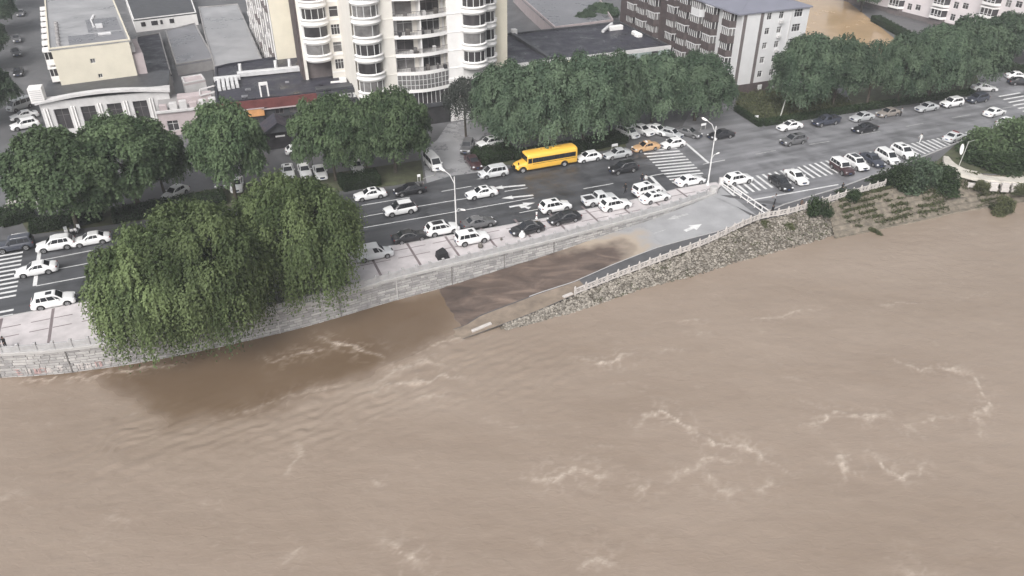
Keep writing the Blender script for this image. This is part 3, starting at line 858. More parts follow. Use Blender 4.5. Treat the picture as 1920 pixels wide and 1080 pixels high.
# stone courses: uneven blocks, each a little proud of the mortar
arc = [0.0]
for a, b in zip(wall_ln[:-1], wall_ln[1:]): arc.append(arc[-1] + (b - a).length)
def wall_pt(s):
    s = max(0, min(arc[-1] - 1e-3, s))
    i = int(s / 0.35); i = min(i, NW - 2)
    while arc[i] > s: i -= 1
    while arc[i + 1] < s: i += 1
    t = (s - arc[i]) / (arc[i + 1] - arc[i])
    n, d = wall_n(i)
    return wall_ln[i].lerp(wall_ln[i + 1], t), n, d
z = -0.20
while z > -3.4:
    h = rng.uniform(0.26, 0.40)
    s = rng.uniform(0, 0.5)
    while s < arc[-1] - 1:
        L = rng.uniform(0.5, 1.5)
        p, n, d = wall_pt(s); q, _, _ = wall_pt(s + L - 0.035)
        if z - h > zb_of(p) - 0.15:
            o = rng.uniform(0.02, 0.075)
            vs = []
            for dep, ins in ((0.0, 0.0), (o, 0.03)):
                for e, zz in ((p + d * ins, z - h + 0.05 + ins), (q - d * ins, z - h + 0.05 + ins), (q - d * ins, z - ins), (p + d * ins, z - ins)):
                    w = e + n * dep - WO
                    vs.append((w.x, w.y, zz - WO.z))
            stones.add(vs, [(4, 5, 6, 7), (0, 1, 5, 4), (1, 2, 6, 5), (2, 3, 7, 6), (3, 0, 4, 7)])
        s += L
    z -= h
st_o = stones.build('stone_courses', m_stone_lt, wall); st_o['kind'] = 'stuff'
def tint_faces(o, per, seed):
    n = len(o.data.polygons); r_ = np.random.RandomState(seed)
    a_ = o.data.attributes.new('tint', 'FLOAT', 'FACE'); a_.data.foreach_set('value', np.repeat(r_.uniform(0.05, 0.95, n // per + 1), per)[:n].astype(np.float32))
tint_faces(st_o, 5, 2)
# vertical drain joints
for s in np.arange(6, arc[-1] - 6, 7.3):
    p, n, d = wall_pt(float(s))
    if zb_of(p) > -2: continue
    j = MB().beam((p.x - WO.x + n.x * 0.05, p.y - WO.y + n.y * 0.05, zb_of(p) - WO.z), (p.x - WO.x + n.x * 0.05, p.y - WO.y + n.y * 0.05, -0.2 - WO.z), 0.12, 0.12)
    j.build('expansion_joint', m_mortar if int(s) % 3 else m_coping, wall)

# parapet on the coping: posts and slabs
par = empty('parapet', (wall_ln[0].x, wall_ln[0].y, 0.24), 0, 'grey granite parapet of low slabs and square posts along the promenade edge', 'parapet')
PO = Vector(par.location)
SP = 1.75
post_me = MB().bbox(-0.13, 0.13, -0.12, 0.12, 0, 0.86, 0.02).bbox(-0.16, 0.16, -0.15, 0.15, 0.86, 0.98, 0.05).mesh('parapet_post')
slab_me = MB().box(-SP / 2 + 0.14, SP / 2 - 0.14, -0.06, 0.06, 0, 0.60).bbox(-SP / 2 + 0.14, SP / 2 - 0.14, -0.09, 0.09, 0.60, 0.70, 0.03).box(-SP / 2 + 0.3, SP / 2 - 0.3, -0.075, 0.075, 0.12, 0.48).mesh('parapet_slab')
s = 0.4
while s < arc[-1] - 0.4:
    p, n, d = wall_pt(s)
    q = p + n * -0.12 - PO
    link_mesh('parapet_post', post_me, m_parapet, par, (q.x, q.y, 0), (0, 0, math.atan2(d.y, d.x)))
    if s + SP < arc[-1] - 0.4:
        p2, n2, d2 = wall_pt(s + SP)
        a = p + n * -0.12; b = p2 + n2 * -0.12; c = (a + b) / 2 - PO; dd = b - a
        link_mesh('parapet_slab', slab_me, m_parapet, par, (c.x, c.y, 0), (0, 0, math.atan2(dd.y, dd.x)))
    s += SP
# rounded nose where the parapet ends at the ramp mouth
pe, ne, de = wall_pt(arc[-1] - 0.3)
nose = MB().lathe([(0, -0.2), (0.62, -0.2), (0.62, 0.62), (0.5, 0.72), (0, 0.72)], 16)
q = pe + de * 0.3 - ne * 0.5 - PO
nose.build('rounded_end', m_coping, par, (q.x, q.y, 0))

# faded painted characters low on the wall at the left: stroke marks only, too worn to read
def glyph(mb, x, z, h, r, strokes=6):
    """an illegible character block: a few crossing strokes on the plane y = 0"""
    w = h * 0.85; t = h * 0.11
    for k in range(strokes):
        if k % 2 == 0:
            zz = z + h * r.choice((0.08, 0.3, 0.5, 0.72, 0.92)); x0 = x + w * r.uniform(0, 0.2); x1 = x + w * r.uniform(0.7, 1.0)
            mb.add([(x0, 0, zz - t / 2), (x1, 0, zz - t / 2), (x1, 0, zz + t / 2), (x0, 0, zz + t / 2)], [(0, 1, 2, 3)])
        else:
            xx = x + w * r.choice((0.12, 0.35, 0.52, 0.7, 0.9)); z0 = z + h * r.uniform(0, 0.2); z1 = z + h * r.uniform(0.75, 1.0)
            mb.add([(xx - t / 2, 0.0005, z0), (xx + t / 2, 0.0005, z0), (xx + t / 2, 0.0005, z1), (xx - t / 2, 0.0005, z1)], [(0, 1, 2, 3)])
m_fade_red = mat('faded_red_paint', (0.50, 0.34, 0.33), 0.8, 0.3, 3.0)
m_fade_white = mat('faded_white_paint', (0.56, 0.52, 0.51), 0.8, 0.25, 3.0)
for j, (px, py) in enumerate([(40, 692), (57, 691), (72, 688), (86, 686), (101, 686), (114, 685), (155, 683), (167, 680), (185, 677), (205, 675)]):
    w = min(range(NW), key=lambda i: abs((wall_ln[i] - G(px, py, -2.3)).xy.length))
    n, d = wall_n(w); p = wall_ln[w] + n * 0.105 - WO
    g = MB(); glyph(g, -0.4, 0, 0.8, rng, 6)
    g.build('painted_character', m_fade_red if j in (0, 2, 3, 8) else m_fade_white, wall, (p.x, p.y, -2.75 - WO.z), (0, 0, math.atan2(d.y, d.x)))

# --- carved railing along the ramp footway and on along the bank
railing = empty('carved_railing', GR(1078, 554), 0, 'pale carved stone railing with pierced panels following the ramp down to the water', 'railing')
RO = Vector(railing.location)
rl3 = [p for p in rail_ln if p.dot(SD) > GR(1078, 554).dot(SD) - 0.1] + [Vector((p.x, p.y, 0)) for p in bank_top[1:5]]
rl3 = resample(smooth_line(rl3, 0.2), 1.62)
rpost = MB().bbox(-0.10, 0.10, -0.10, 0.10, 0, 1.02, 0.02).lathe([(0.0, 1.02), (0.07, 1.03), (0.10, 1.12), (0.08, 1.22), (0.0, 1.26)], 8).mesh('railing_post')
hw_ = 1.62 / 2 - 0.10
pm = MB()
pm.box(-hw_, hw_, -0.06, 0.06, 0.08, 0.30).box(-hw_, hw_, -0.07, 0.07, 0.74, 0.88)
for x0, x1 in ((-hw_, -hw_ + 0.2), (-0.12, 0.12), (hw_ - 0.2, hw_)): pm.box(x0, x1, -0.055, 0.055, 0.30, 0.74)
for cx in (-0.36, 0.36):
    pm.box(cx - 0.2, cx + 0.2, -0.045, 0.045, 0.48, 0.57)
rpanel = pm.mesh('railing_panel')
for i, p in enumerate(rl3):
    z = ramp_z(p.x, p.y) + 0.10
    nxt = rl3[i + 1] if i + 1 < len(rl3) else p * 2 - rl3[i - 1]
    d = nxt - p; an = math.atan2(d.y, d.x)
    link_mesh('railing_post', rpost, m_rail, railing, (p.x - RO.x, p.y - RO.y, z - RO.z), (0, 0, an))
    if i + 1 < len(rl3):
        z2 = ramp_z(nxt.x, nxt.y) + 0.10; c = (p + nxt) / 2
        link_mesh('railing_panel', rpanel, m_rail, railing, (c.x - RO.x, c.y - RO.y, (z + z2) / 2 - RO.z), (0, -math.atan2(z2 - z, (nxt - p).xy.length), an))
# toppled railing slabs washed loose below the last post
slabm = MB().bbox(-0.9, 0.9, -0.2, 0.2, 0, 0.22, 0.03).mesh('fallen_slab')
for (a, b, lab) in [((1056, 558), (1073, 551), 'pale railing slab lying flat just below the last railing post'), ((885, 622), (921, 607), 'long pale fallen slab half under water at the foot of the ramp'), ((987, 600), (1006, 595), 'short pale fallen slab lying at the edge of the rubble')]:
    A_, B_ = GR(*a, 0.1), GR(*b, 0.1)
    if 'rubble' in lab: A_, B_ = G(*a, -2.9), G(*b, -2.9)
    d = B_ - A_
    o = link_mesh('fallen_slab', slabm, m_rail, None, ((A_.x + B_.x) / 2, (A_.y + B_.y) / 2, max(-2.98, (A_.z + B_.z) / 2 - 0.02)), (0, -math.atan2(d.z, d.xy.length), math.atan2(d.y, d.x)), (d.length / 1.8, 1, 1))
    tag(o, lab, 'stone slab')

# --- stone revetment between the railing and the river
rv_top = [Vector((p.x, p.y, 0)) for p in rail_ln[2:]] + [Vector((p.x, p.y, 0)) for p in bank_top[1:4]]
rv_bot = [G(900, 628, WATER_Z), G(1000, 604, WATER_Z), G(1100, 576, WATER_Z), G(1200, 539, WATER_Z), G(1300, 515, WATER_Z), G(1370, 492, WATER_Z), G(1425, 478, WATER_Z), G(1535, 448, WATER_Z), G(1575, 437, WATER_Z)]
rv_bot = [Vector((p.x, p.y, 0)) for p in rv_bot]
rev = empty('stone_revetment', GR(1250, 500), 0, 'sloping revetment of rough tumbled stones below the carved railing', 'revetment')
VO = Vector(rev.location)
def rev_pt(s, t):
    a, b = at_s(rv_top, s), at_s(rv_bot, s)
    b2 = b + (b - a).normalized() * 0.5
    p = a.lerp(b2, t)
    za = ramp_z(a.x, a.y) + 0.05
    p.z = za + (-3.25 - za) * t
    return p
vs, fs = [], []
ss = np.linspace(27.5, 84.5, 70)
for s in ss:
    for k in range(5):
        vs.append(rev_pt(float(s), k / 4) - VO - Vector((0, 0, 0.10)))
for i in range(len(ss) - 1):
    for k in range(4): fs.append((i * 5 + k, i * 5 + k + 1, i * 5 + k + 6, i * 5 + k + 5))
MB().add(vs, fs).build('embankment', m_bank, rev)
def rock_cloud(points, r):
    base = []
    for t in range(6):
        q = np.array([(1, 0, 0), (-1, 0, 0), (0, 1, 0), (0, -1, 0), (0, 0, 1), (0, 0, -1), (.6, .6, .6), (-.6, .6, .55), (.6, -.6, .6), (-.6, -.6, .6)], float)
        base.append(q)
    fidx = [(0, 6, 8), (0, 2, 6), (2, 7, 6), (2, 1, 7), (1, 9, 7), (1, 3, 9), (3, 8, 9), (3, 0, 8), (4, 6, 7), (4, 7, 9), (4, 9, 8), (4, 8, 6), (5, 2, 0), (5, 1, 2), (5, 3, 1), (5, 0, 3)]
    mb = MB()
    for p, sz in points:
        an = r.uniform(0, 6.28); c, s = math.cos(an), math.sin(an)
        sx, sy, sz_ = sz * r.uniform(0.7, 1.3), sz * r.uniform(0.7, 1.2), sz * r.uniform(0.5, 0.9)
        vs = []
        for q in base[0]:
            x, y, z = q[0] * sx * r.uniform(0.8, 1.15), q[1] * sy * r.uniform(0.8, 1.15), q[2] * sz_ * r.uniform(0.8, 1.15)
            vs.append((p.x + x * c - y * s, p.y + x * s + y * c, p.z + z))
        mb.add(vs, fidx)
    return mb
rk_pts = []
for _ in range(7500):
    s = rng.uniform(28, 84); t = rng.uniform(0.02, 1.0)
    p = rev_pt(s, t) - VO
    rk_pts.append((p, rng.choice((0.09, 0.13, 0.17, 0.21))))
o = rock_cloud(rk_pts, rng).build('stones', m_riprap, rev); o['kind'] = 'stuff'
tint_faces(o, 16, 4)

# --- terraced river bank to the right of the revetment
bank_bot = [G(1560, 441, WATER_Z), G(1640, 425, WATER_Z), G(1700, 412, WATER_Z), G(1770, 398, WATER_Z), G(1850, 384, WATER_Z), G(1930, 372, WATER_Z), G(2200, 330, WATER_Z)]
bank_t2 = [bank_top[2], bank_top[3], bank_top[4], bank_top[5], bank_top[6], bank_top[7], bank_top[8], bank_top[9]]
def even(line, n):
    line = [Vector((p.x, p.y, 0)) for p in line]
    L = sum((b - a).length for a, b in zip(line[:-1], line[1:]))
    r_ = resample(line, L / n * 0.9999); 
    while len(r_) < n + 1: r_.append(line[-1].copy())
    return r_[:n + 1]
n_b, n_k = 90, 42
ta, tb = even(bank_t2, n_b), even(bank_bot, n_b)
def bank_z(p, t):
    """height of the stepped bank at fraction t from its crest to the water"""
    st = t * 7 + 0.35 * (float(fbm(np.array(p.x * 0.15), np.array(p.y * 0.15), 21)) - 0.5) * 4 * (1 if 0 < t < 1 else 0)
    stp = math.floor(st) + min(1, max(0, (st - math.floor(st)) * 4.0 - 3.0))
    z = -3.35 * max(0, min(1, stp / 7)) - 0.02 if t > 0 else -0.035
    return z + (float(fbm(np.array(p.x * 0.8), np.array(p.y * 0.8), 22)) - 0.47) * 0.25 * (t > 0)
vs, fs = [], []
for i in range(n_b + 1):
    a, b = ta[i], tb[i]; b = b + (b - a).normalized() * 1.2
    for k in range(n_k + 1):
        p = a.lerp(b, k / n_k)
        vs.append((p.x, p.y, bank_z(p, k / n_k)))
for i in range(n_b):
    for k in range(n_k):
        q = i * (n_k + 1) + k; fs.append((q, q + 1, q + n_k + 2, q + n_k + 1))
me = bpy.data.meshes.new('river_bank'); me.from_pydata(vs, [], fs)
if me.polygons[0].normal.z < 0: me.flip_normals()
river_bank = tag(link_mesh('river_bank', me, mat('terraced_bank', (0.20, 0.175, 0.14), 0.9, 0.5, 1.4, 0.6, 5, col2=(0.27, 0.235, 0.19))), kind='structure')

# flooded yard behind the apartment block
pond = sheet('flood_water', [G(1478, -20, -0.01), G(1490, 60, -0.01), G(1560, 120, -0.01), G(1640, 125, -0.01), G(1692, 84, -0.01), G(1640, 42, -0.01), G(1560, -20, -0.01)], -0.015, mat('flooded_yard_water', (0.42, 0.295, 0.175), 0.2, 0.1, 0.1, rvar=0.1))

# ================================================================== VEGETATION
def leaf_quads(P, A, l, w, rs, nrm=None):
    """P (N,3) leaf bases, A (N,3) unit axes, nrm (N,3) the way the leaf blade faces"""
    n = len(P)
    rv = rs.normal(size=(n, 3))
    if nrm is not None: rv = nrm + rs.normal(scale=0.30, size=(n, 3))
    Bv = np.cross(A, rv); Bv /= np.linalg.norm(Bv, axis=1)[:, None] + 1e-9
    l = l * rs.uniform(0.7, 1.3, n)[:, None]; w = w * rs.uniform(0.7, 1.3, n)[:, None]
    v = np.stack([P - Bv * w * 0.35, P + A * l * 0.45 - Bv * w * 0.9, P + A * l, P + A * l * 0.5 + Bv * w * 0.9], 1).reshape(-1, 3)
    q = np.arange(n * 4).reshape(n, 4)
    return v, q

def crown_mesh(name, seed, R_, z0, z1, nl, lobe_r, ns, L, K, leaf, skirt=0.0, elev=(-20, 88), hollow=0.5, up=0.35):
    """Foliage as hanging sprays: lobes spread through a rounded crown, strands falling from each lobe."""
    rs = np.random.RandomState(seed)
    ga = math.pi * (3 - math.sqrt(5))
    i = np.arange(nl)
    phi = i * ga + rs.uniform(-0.35, 0.35, nl)
    s0_, s1_ = math.sin(R(elev[0])), math.sin(R(elev[1]))
    th = np.arcsin(s0_ + (s1_ - s0_) * (i + 0.5) / nl)
    f = rs.uniform(hollow, 1.0, nl) ** 0.6
    bul = 1 + 0.16 * np.sin(phi * 2 + seed) + 0.14 * np.sin(phi * 3 + 2 * seed + 2 * th) + rs.uniform(-0.10, 0.12, nl)
    zc = (z0 + z1) / 2
    C = np.stack([R_ * bul * f * np.cos(phi) * np.cos(th), R_ * bul * f * np.sin(phi) * np.cos(th), zc + (z1 - z0) / 2 * f * np.sin(th)], 1)
    lr = rs.uniform(lobe_r[0], lobe_r[1], nl)
    lt = rs.uniform(0, 1, nl)
    # strands
    d = rs.normal(size=(nl, ns, 3)); d[..., 2] = np.abs(d[..., 2]) * 0.9 - up
    out = C.copy(); out[:, 2] = 0; out /= np.linalg.norm(out, axis=1)[:, None] + 1e-6
    d += out[:, None, :] * 0.45
    d /= np.linalg.norm(d, axis=2)[..., None]
    p0 = C[:, None, :] + d * (lr[:, None] * rs.uniform(0.55, 1.0, (nl, ns)))[..., None]
    low = np.clip((zc - C[:, 2]) / ((z1 - z0) / 2) + 0.6, 0.25, 1.4)
    Ls = rs.uniform(L[0], L[1], (nl, ns)) * (1 + skirt * low[:, None])
    t = np.linspace(0, 1, K)
    dh = d.copy(); dh[..., 2] = 0
    path = p0[:, :, None, :] + dh[:, :, None, :] * (0.55 * lr[:, None, None] * (1 - (1 - t) ** 2))[..., None]
    path[..., 2] += np.maximum(d[..., 2], 0)[:, :, None] * 0.25 * (1 - (1 - t) ** 2) - Ls[:, :, None] * t ** 1.35
    tan = np.gradient(path, axis=2); tan /= np.linalg.norm(tan, axis=3)[..., None] + 1e-9
    P = path.reshape(-1, 3) + rs.normal(scale=0.07, size=(nl * ns * K, 3))
    A = tan.reshape(-1, 3) + rs.normal(scale=0.45, size=(nl * ns * K, 3)); A /= np.linalg.norm(A, axis=1)[:, None]
    tint = np.repeat(lt, ns * K) * 0.62 + np.repeat(rs.uniform(0, 1, (nl, ns)).ravel(), K) * 0.22 + rs.uniform(0, 0.1, len(P))
    N_ = np.repeat((d + np.array((0, 0, 0.25))).reshape(-1, 3), K, axis=0) * 0.8 + (P - np.repeat(C, ns * K, axis=0)) * 0.35
    N_ /= np.linalg.norm(N_, axis=1)[:, None] + 1e-9
    v, q = leaf_quads(P, A, leaf[0], leaf[1], rs, N_)
    return np_mesh(name, v, q, tint), C

def trunk_mesh(name, seed, h, r, C, lean=(0, 0), nb=9):
    rs = random.Random(seed)
    mb = MB()
    top = Vector((lean[0], lean[1], h))
    pts = [Vector((0, 0, -0.1)), Vector((lean[0] * 0.25 + rs.uniform(-.1, .1), lean[1] * 0.25, h * 0.33)), Vector((lean[0] * 0.6, lean[1] * 0.6 + rs.uniform(-.15, .15), h * 0.68)), top]
    mb.tube(pts, [r * 1.25, r, r * 0.8, r * 0.55], 9)
    cs = sorted(range(len(C)), key=lambda k: rs.random())[:nb]
    for k in cs:
        c = Vector(C[k]); b = pts[2].lerp(top, rs.random())
        m = b.lerp(c, 0.5) + Vector((rs.uniform(-.3, .3), rs.uniform(-.3, .3), 0.5))
        mb.tube([b, m, c], [r * 0.38, r * 0.22, r * 0.07], 6)
    return mb.mesh(name)

def tree(name, loc, label, cat, crown, trunk, m, sc_=1.0, rz=0.0, zs=None, group=None):
    e = empty(name, loc, rz, label, cat, group)
    link_mesh('trunk', trunk, m_bark, e, scale=(sc_, sc_, zs or sc_))
    link_mesh('crown', crown, m, e, scale=(sc_, sc_, zs or sc_))
    return e

# great willows on the promenade
for k, (px, py, lab, args) in enumerate([
    (322, 614, 'big weeping willow at the left of the clump, its sprays hanging over the river wall', dict(R_=5.6, z0=1.8, z1=11.6, nl=90)),
    (404, 604, 'tall weeping willow in the middle of the promenade clump, crown spilling toward the water', dict(R_=6.0, z0=1.6, z1=13.9, nl=102)),
    (572, 544, 'weeping willow at the right of the promenade clump beside the parked panel van', dict(R_=5.6, z0=2.0, z1=14.0, nl=92))]):
    cm, C = crown_mesh('willow_crown', 11 + k, lobe_r=(0.9, 1.6), ns=56, L=(1.0, 2.3), K=12, leaf=(0.33, 0.12), skirt=1.3, elev=(-46, 86), hollow=0.72, up=0.05, **args)
    tm = trunk_mesh('willow_trunk', 5 + k, args['z0'] + 2.5, 0.36, C, (0.6, -0.4), 12)
    p = G(px, py, 0.13)
    tree('willow_tree', p, lab, 'willow', cm, tm, m_willow, 1.0, k * 1.3)

# street-tree crowns shared by the rows beyond the road
ROUND, DROOP, FAR = [], [], []
for k in range(3):
    cm, C = crown_mesh('round_crown', 40 + k, 5.2, 2.9, 13.4, 74, (0.8, 1.5), 62, (0.35, 0.9), 6, (0.36, 0.19), skirt=0.4, elev=(-38, 86), hollow=0.62, up=0.45)
    ROUND.append((cm, trunk_mesh('round_trunk', 60 + k, 7.5, 0.26, C, (0.3, 0.2), 10)))
for k in range(3):
    cm, C = crown_mesh('drooping_crown', 50 + k, 4.7, 2.6, 14.4, 78, (0.75, 1.4), 52, (0.7, 1.7), 9, (0.36, 0.15), skirt=0.6, elev=(-36, 87), hollow=0.6)
    DROOP.append((cm, trunk_mesh('drooping_trunk', 70 + k, 8.0, 0.24, C, (0.2, -0.2), 10)))
for k in range(2):
    cm, C = crown_mesh('sparse_crown', 55 + k, 3.6, 3.2, 12.0, 34, (0.8, 1.4), 46, (0.7, 1.5), 8, (0.30, 0.10), skirt=0.3, elev=(-25, 87), hollow=0.4)
    FAR.append((cm, trunk_mesh('sparse_trunk', 75 + k, 8.0, 0.22, C, (0.4, 0.1), 16)))

TREES = [  # px, py, set, index, scale, z scale, material, label
    (146, 428, ROUND, 0, 1.12, 1.02, m_tree, 'broad leafy tree with a leaning trunk behind the parked white car with rails, far left'),
    (262, 392, ROUND, 1, 1.12, 1.00, m_tree, 'broad leafy tree standing in front of the white shop with dark square windows'),
    (310, 368, ROUND, 2, 0.66, 0.78, m_tree, 'smaller leafy tree overhanging the white hatchback in the yard'),
    (442, 372, ROUND, 1, 0.90, 1.05, m_tree, 'upright leafy tree left of the dark gabled porch'),
    (630, 338, ROUND, 2, 0.84, 0.98, m_tree, 'leafy tree right of the dark gabled porch, below the black podium roof'),
    (690, 330, ROUND, 0, 0.80, 0.88, m_tree, 'leafy tree behind the clipped hedge, in front of the round bay windows'),
    (742, 322, ROUND, 1, 0.92, 0.95, m_tree, 'spreading leafy tree at the left of the white minibus'),
    (874, 262, FAR, 0, 0.80, 0.95, m_purple, 'thin greyish plum tree beside the tower corner and the dark car park cars'),
    (950, 285, DROOP, 0, 1.05, 1.02, m_tree2, 'drooping tree at the left end of the row behind the yellow bus'),
    (1022, 283, DROOP, 1, 1.08, 1.05, m_tree2, 'drooping tree directly behind the middle of the yellow bus'),
    (1092, 274, DROOP, 2, 1.05, 1.06, m_tree2, 'drooping tree behind the rear end of the yellow bus'),
    (1145, 252, DROOP, 0, 0.98, 0.98, m_tree2, 'drooping tree behind the silver car at the kerb'),
    (1222, 228, DROOP, 1, 1.05, 0.84, m_tree2, 'drooping tree above the row of white cars by the crossing'),
    (1302, 226, DROOP, 2, 1.08, 0.84, m_tree2, 'last drooping tree of the row, at the mouth of the side street'),
    (1497, 212, DROOP, 1, 1.05, 1.00, m_tree2, 'drooping tree beside the leaning wooden pole, in front of the white end wall'),
    (1560, 200, ROUND, 1, 0.82, 0.95, m_tree2, 'tree above the parked dark pickup, in front of the flooded yard'),
    (1625, 196, FAR, 1, 1.00, 1.00, m_tree2, 'thin tree with bare forking branches above the bronze saloon'),
    (1682, 196, DROOP, 2, 0.98, 0.92, m_tree2, 'drooping tree behind the kerb between the parked silver saloons'),
    (1738, 186, DROOP, 0, 1.08, 0.95, m_tree2, 'dense drooping tree left of the white suv with a dark nose'),
    (1800, 172, DROOP, 1, 1.12, 0.98, m_tree2, 'dense drooping tree at the corner by the right-hand zebra crossing'),
    (1868, 122, ROUND, 0, 0.92, 0.80, m_tree2, 'low broad tree across the side road in front of the pinkish flats'),
    (1925, 118, ROUND, 2, 0.92, 0.78, m_tree2, 'low broad tree cut by the right edge, by the pinkish flats'),
    (1614, 22, ROUND, 1, 0.80, 0.75, m_tree2, 'dark tree at the far side of the flooded yard by the top edge'),
    (1590, 2, ROUND, 2, 0.70, 0.7, m_tree2, 'dark tree on the flooded yard edge, cut by the top of the picture'),
    (1128, 42, ROUND, 0, 0.62, 0.36, m_tree2, 'low bushy tree behind the flat black roof'),
    (1098, 52, ROUND, 2, 0.48, 0.30, m_tree2, 'small round bushy tree behind the back edge of the flat black roof'),
    (-22, 235, ROUND, 1, 0.85, 0.85, m_tree2, 'dark tree at the left edge beside the parked white cars in the lane'),
    (-4, 64, ROUND, 2, 1.0, 0.95, m_tree2, 'dark tree at the left edge high up the lane'),
    (-8, 22, ROUND, 0, 1.1, 0.9, m_tree2, 'dark tree in the top left corner beyond the lane'),
    (-26, 132, ROUND, 0, 0.9, 0.85, m_tree2, 'dark tree overhanging the lowest dark car in the left lane'),
]
for i, (px, py, st, k, s, zs, m, lab) in enumerate(TREES):
    cm, tm = st[k]
    tree('street_tree', G(px, py), lab, 'tree', cm, tm, m, s, i * 2.1, zs, None)

def scatter_leaves(name, pts_n, seed, leaf, tint=None):
    rs = np.random.RandomState(seed)
    A = rs.normal(size=(len(pts_n), 3)); A[:, 2] = np.abs(A[:, 2]) * 0.8; A /= np.linalg.norm(A, axis=1)[:, None]
    v, q = leaf_quads(pts_n, A, leaf[0], leaf[1], rs)
    t = (np.repeat(0.5, len(pts_n)) if tint is None else tint) * 0.6 + rs.uniform(0, 0.4, len(pts_n))
    return np_mesh(name, v, q, t)

def hedge_mesh(name, seed, L, W, H_, n):
    """clipped hedge: a dark twiggy core with leaves all over it"""
    rs = np.random.RandomState(seed)
    p = rs.uniform(-1, 1, (n, 3)); ax = rs.randint(0, 3, n); sg = rs.choice((-1, 1), n)
    p[np.arange(n), ax] = np.where(ax == 2, 1, sg)
    bump_ = 1 + 0.10 * np.sin(p[:, 0] * L * 1.7) * np.cos(p[:, 1] * 3)
    P = np.stack([p[:, 0] * L / 2, p[:, 1] * W / 2, (p[:, 2] + 1) / 2 * H_ * bump_], 1) + rs.normal(scale=0.07, size=(n, 3))
    return scatter_leaves(name, P, seed, (0.20, 0.09), vnoise(P[:, 0] * 1.3, P[:, 1] * 1.3, seed))

def hedge(pa, pb, W, H_, lab, m=m_hedge, dens=90):
    a, b = G(*pa), G(*pb); c = (a + b) / 2; L = (b - a).length
    e = empty('hedge', c, math.atan2(b.y - a.y, b.x - a.x), lab, 'hedge')
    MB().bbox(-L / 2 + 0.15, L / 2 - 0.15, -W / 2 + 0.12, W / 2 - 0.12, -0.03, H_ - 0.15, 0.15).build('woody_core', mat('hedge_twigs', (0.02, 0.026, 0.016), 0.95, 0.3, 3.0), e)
    link_mesh('foliage', hedge_mesh('hedge_foliage', int(pa[0]), L, W, H_, int(dens * (L * W + 2 * L * H_ + 2 * W * H_))), m, e)
hedge((640, 352), (708, 340), 3.4, 1.5, 'clipped hedge block behind the white saloon with a black sunroof')
hedge((896, 302), (962, 288), 4.6, 1.3, 'clipped hedge beside the silver people carrier, left of the yellow bus')
hedge((965, 299), (1092, 279), 3.0, 1.1, 'long low hedge hidden behind the yellow bus')
hedge((1095, 277), (1165, 262), 3.6, 1.1, 'low hedge with small signs behind the silver car')
hedge((60, 430), (190, 406), 3.4, 1.0, 'low dark hedge behind the scooters and the parked white car with rails')
hedge((215, 410), (420, 374), 3.6, 1.0, 'low dark hedge in the deep shade behind the willows')
hedge((1380, 208), (1425, 237), 0.9, 0.9, 'narrow hedge along the edge of the sunken side street')
hedge((1432, 234), (1600, 208), 1.6, 0.8, 'low roadside hedge behind the parked white saloon and dark pickup')
hedge((1605, 207), (1820, 176), 1.6, 0.8, 'low roadside hedge behind the silver saloons on the far kerb')
hedge((1640, 40), (1760, 105), 2.2, 1.4, 'dark hedge running along the flooded yard')
hedge((1845, 128), (1960, 146), 3.0, 1.6, 'thick hedge along the far side of the right-hand street')
hedge((0, 418), (62, 402), 4.0, 1.4, 'dark hedge at the left edge above the parked navy van')

def bush_mesh(name, seed, rx, ry, rz_, n, leaf=(0.22, 0.10)):
    rs = np.random.RandomState(seed)
    nl = 16
    C = rs.normal(size=(nl, 3)); C /= np.linalg.norm(C, axis=1)[:, None]; C *= rs.uniform(0.3, 0.75, nl)[:, None]; C[:, 2] = np.abs(C[:, 2])
    k = rs.randint(0, nl, n)
    d = rs.normal(size=(n, 3)); d /= np.linalg.norm(d, axis=1)[:, None]
    p = C[k] + d * (rs.uniform(0.55, 1.0, n) * (0.32 + 0.2 * rs.uniform(0, 1, nl)[k]))[:, None]
    p[:, 2] = np.abs(p[:, 2])
    P = p * np.array((rx, ry, rz_))
    return scatter_leaves(name, P, seed, leaf, rs.uniform(0, 1, nl)[k])
bm1 = bush_mesh('bush_foliage', 1, 1, 1, 1, 2600, (0.13, 0.06))
bm2 = bush_mesh('bush_foliage', 2, 1, 1, 1, 7000, (0.085, 0.045))
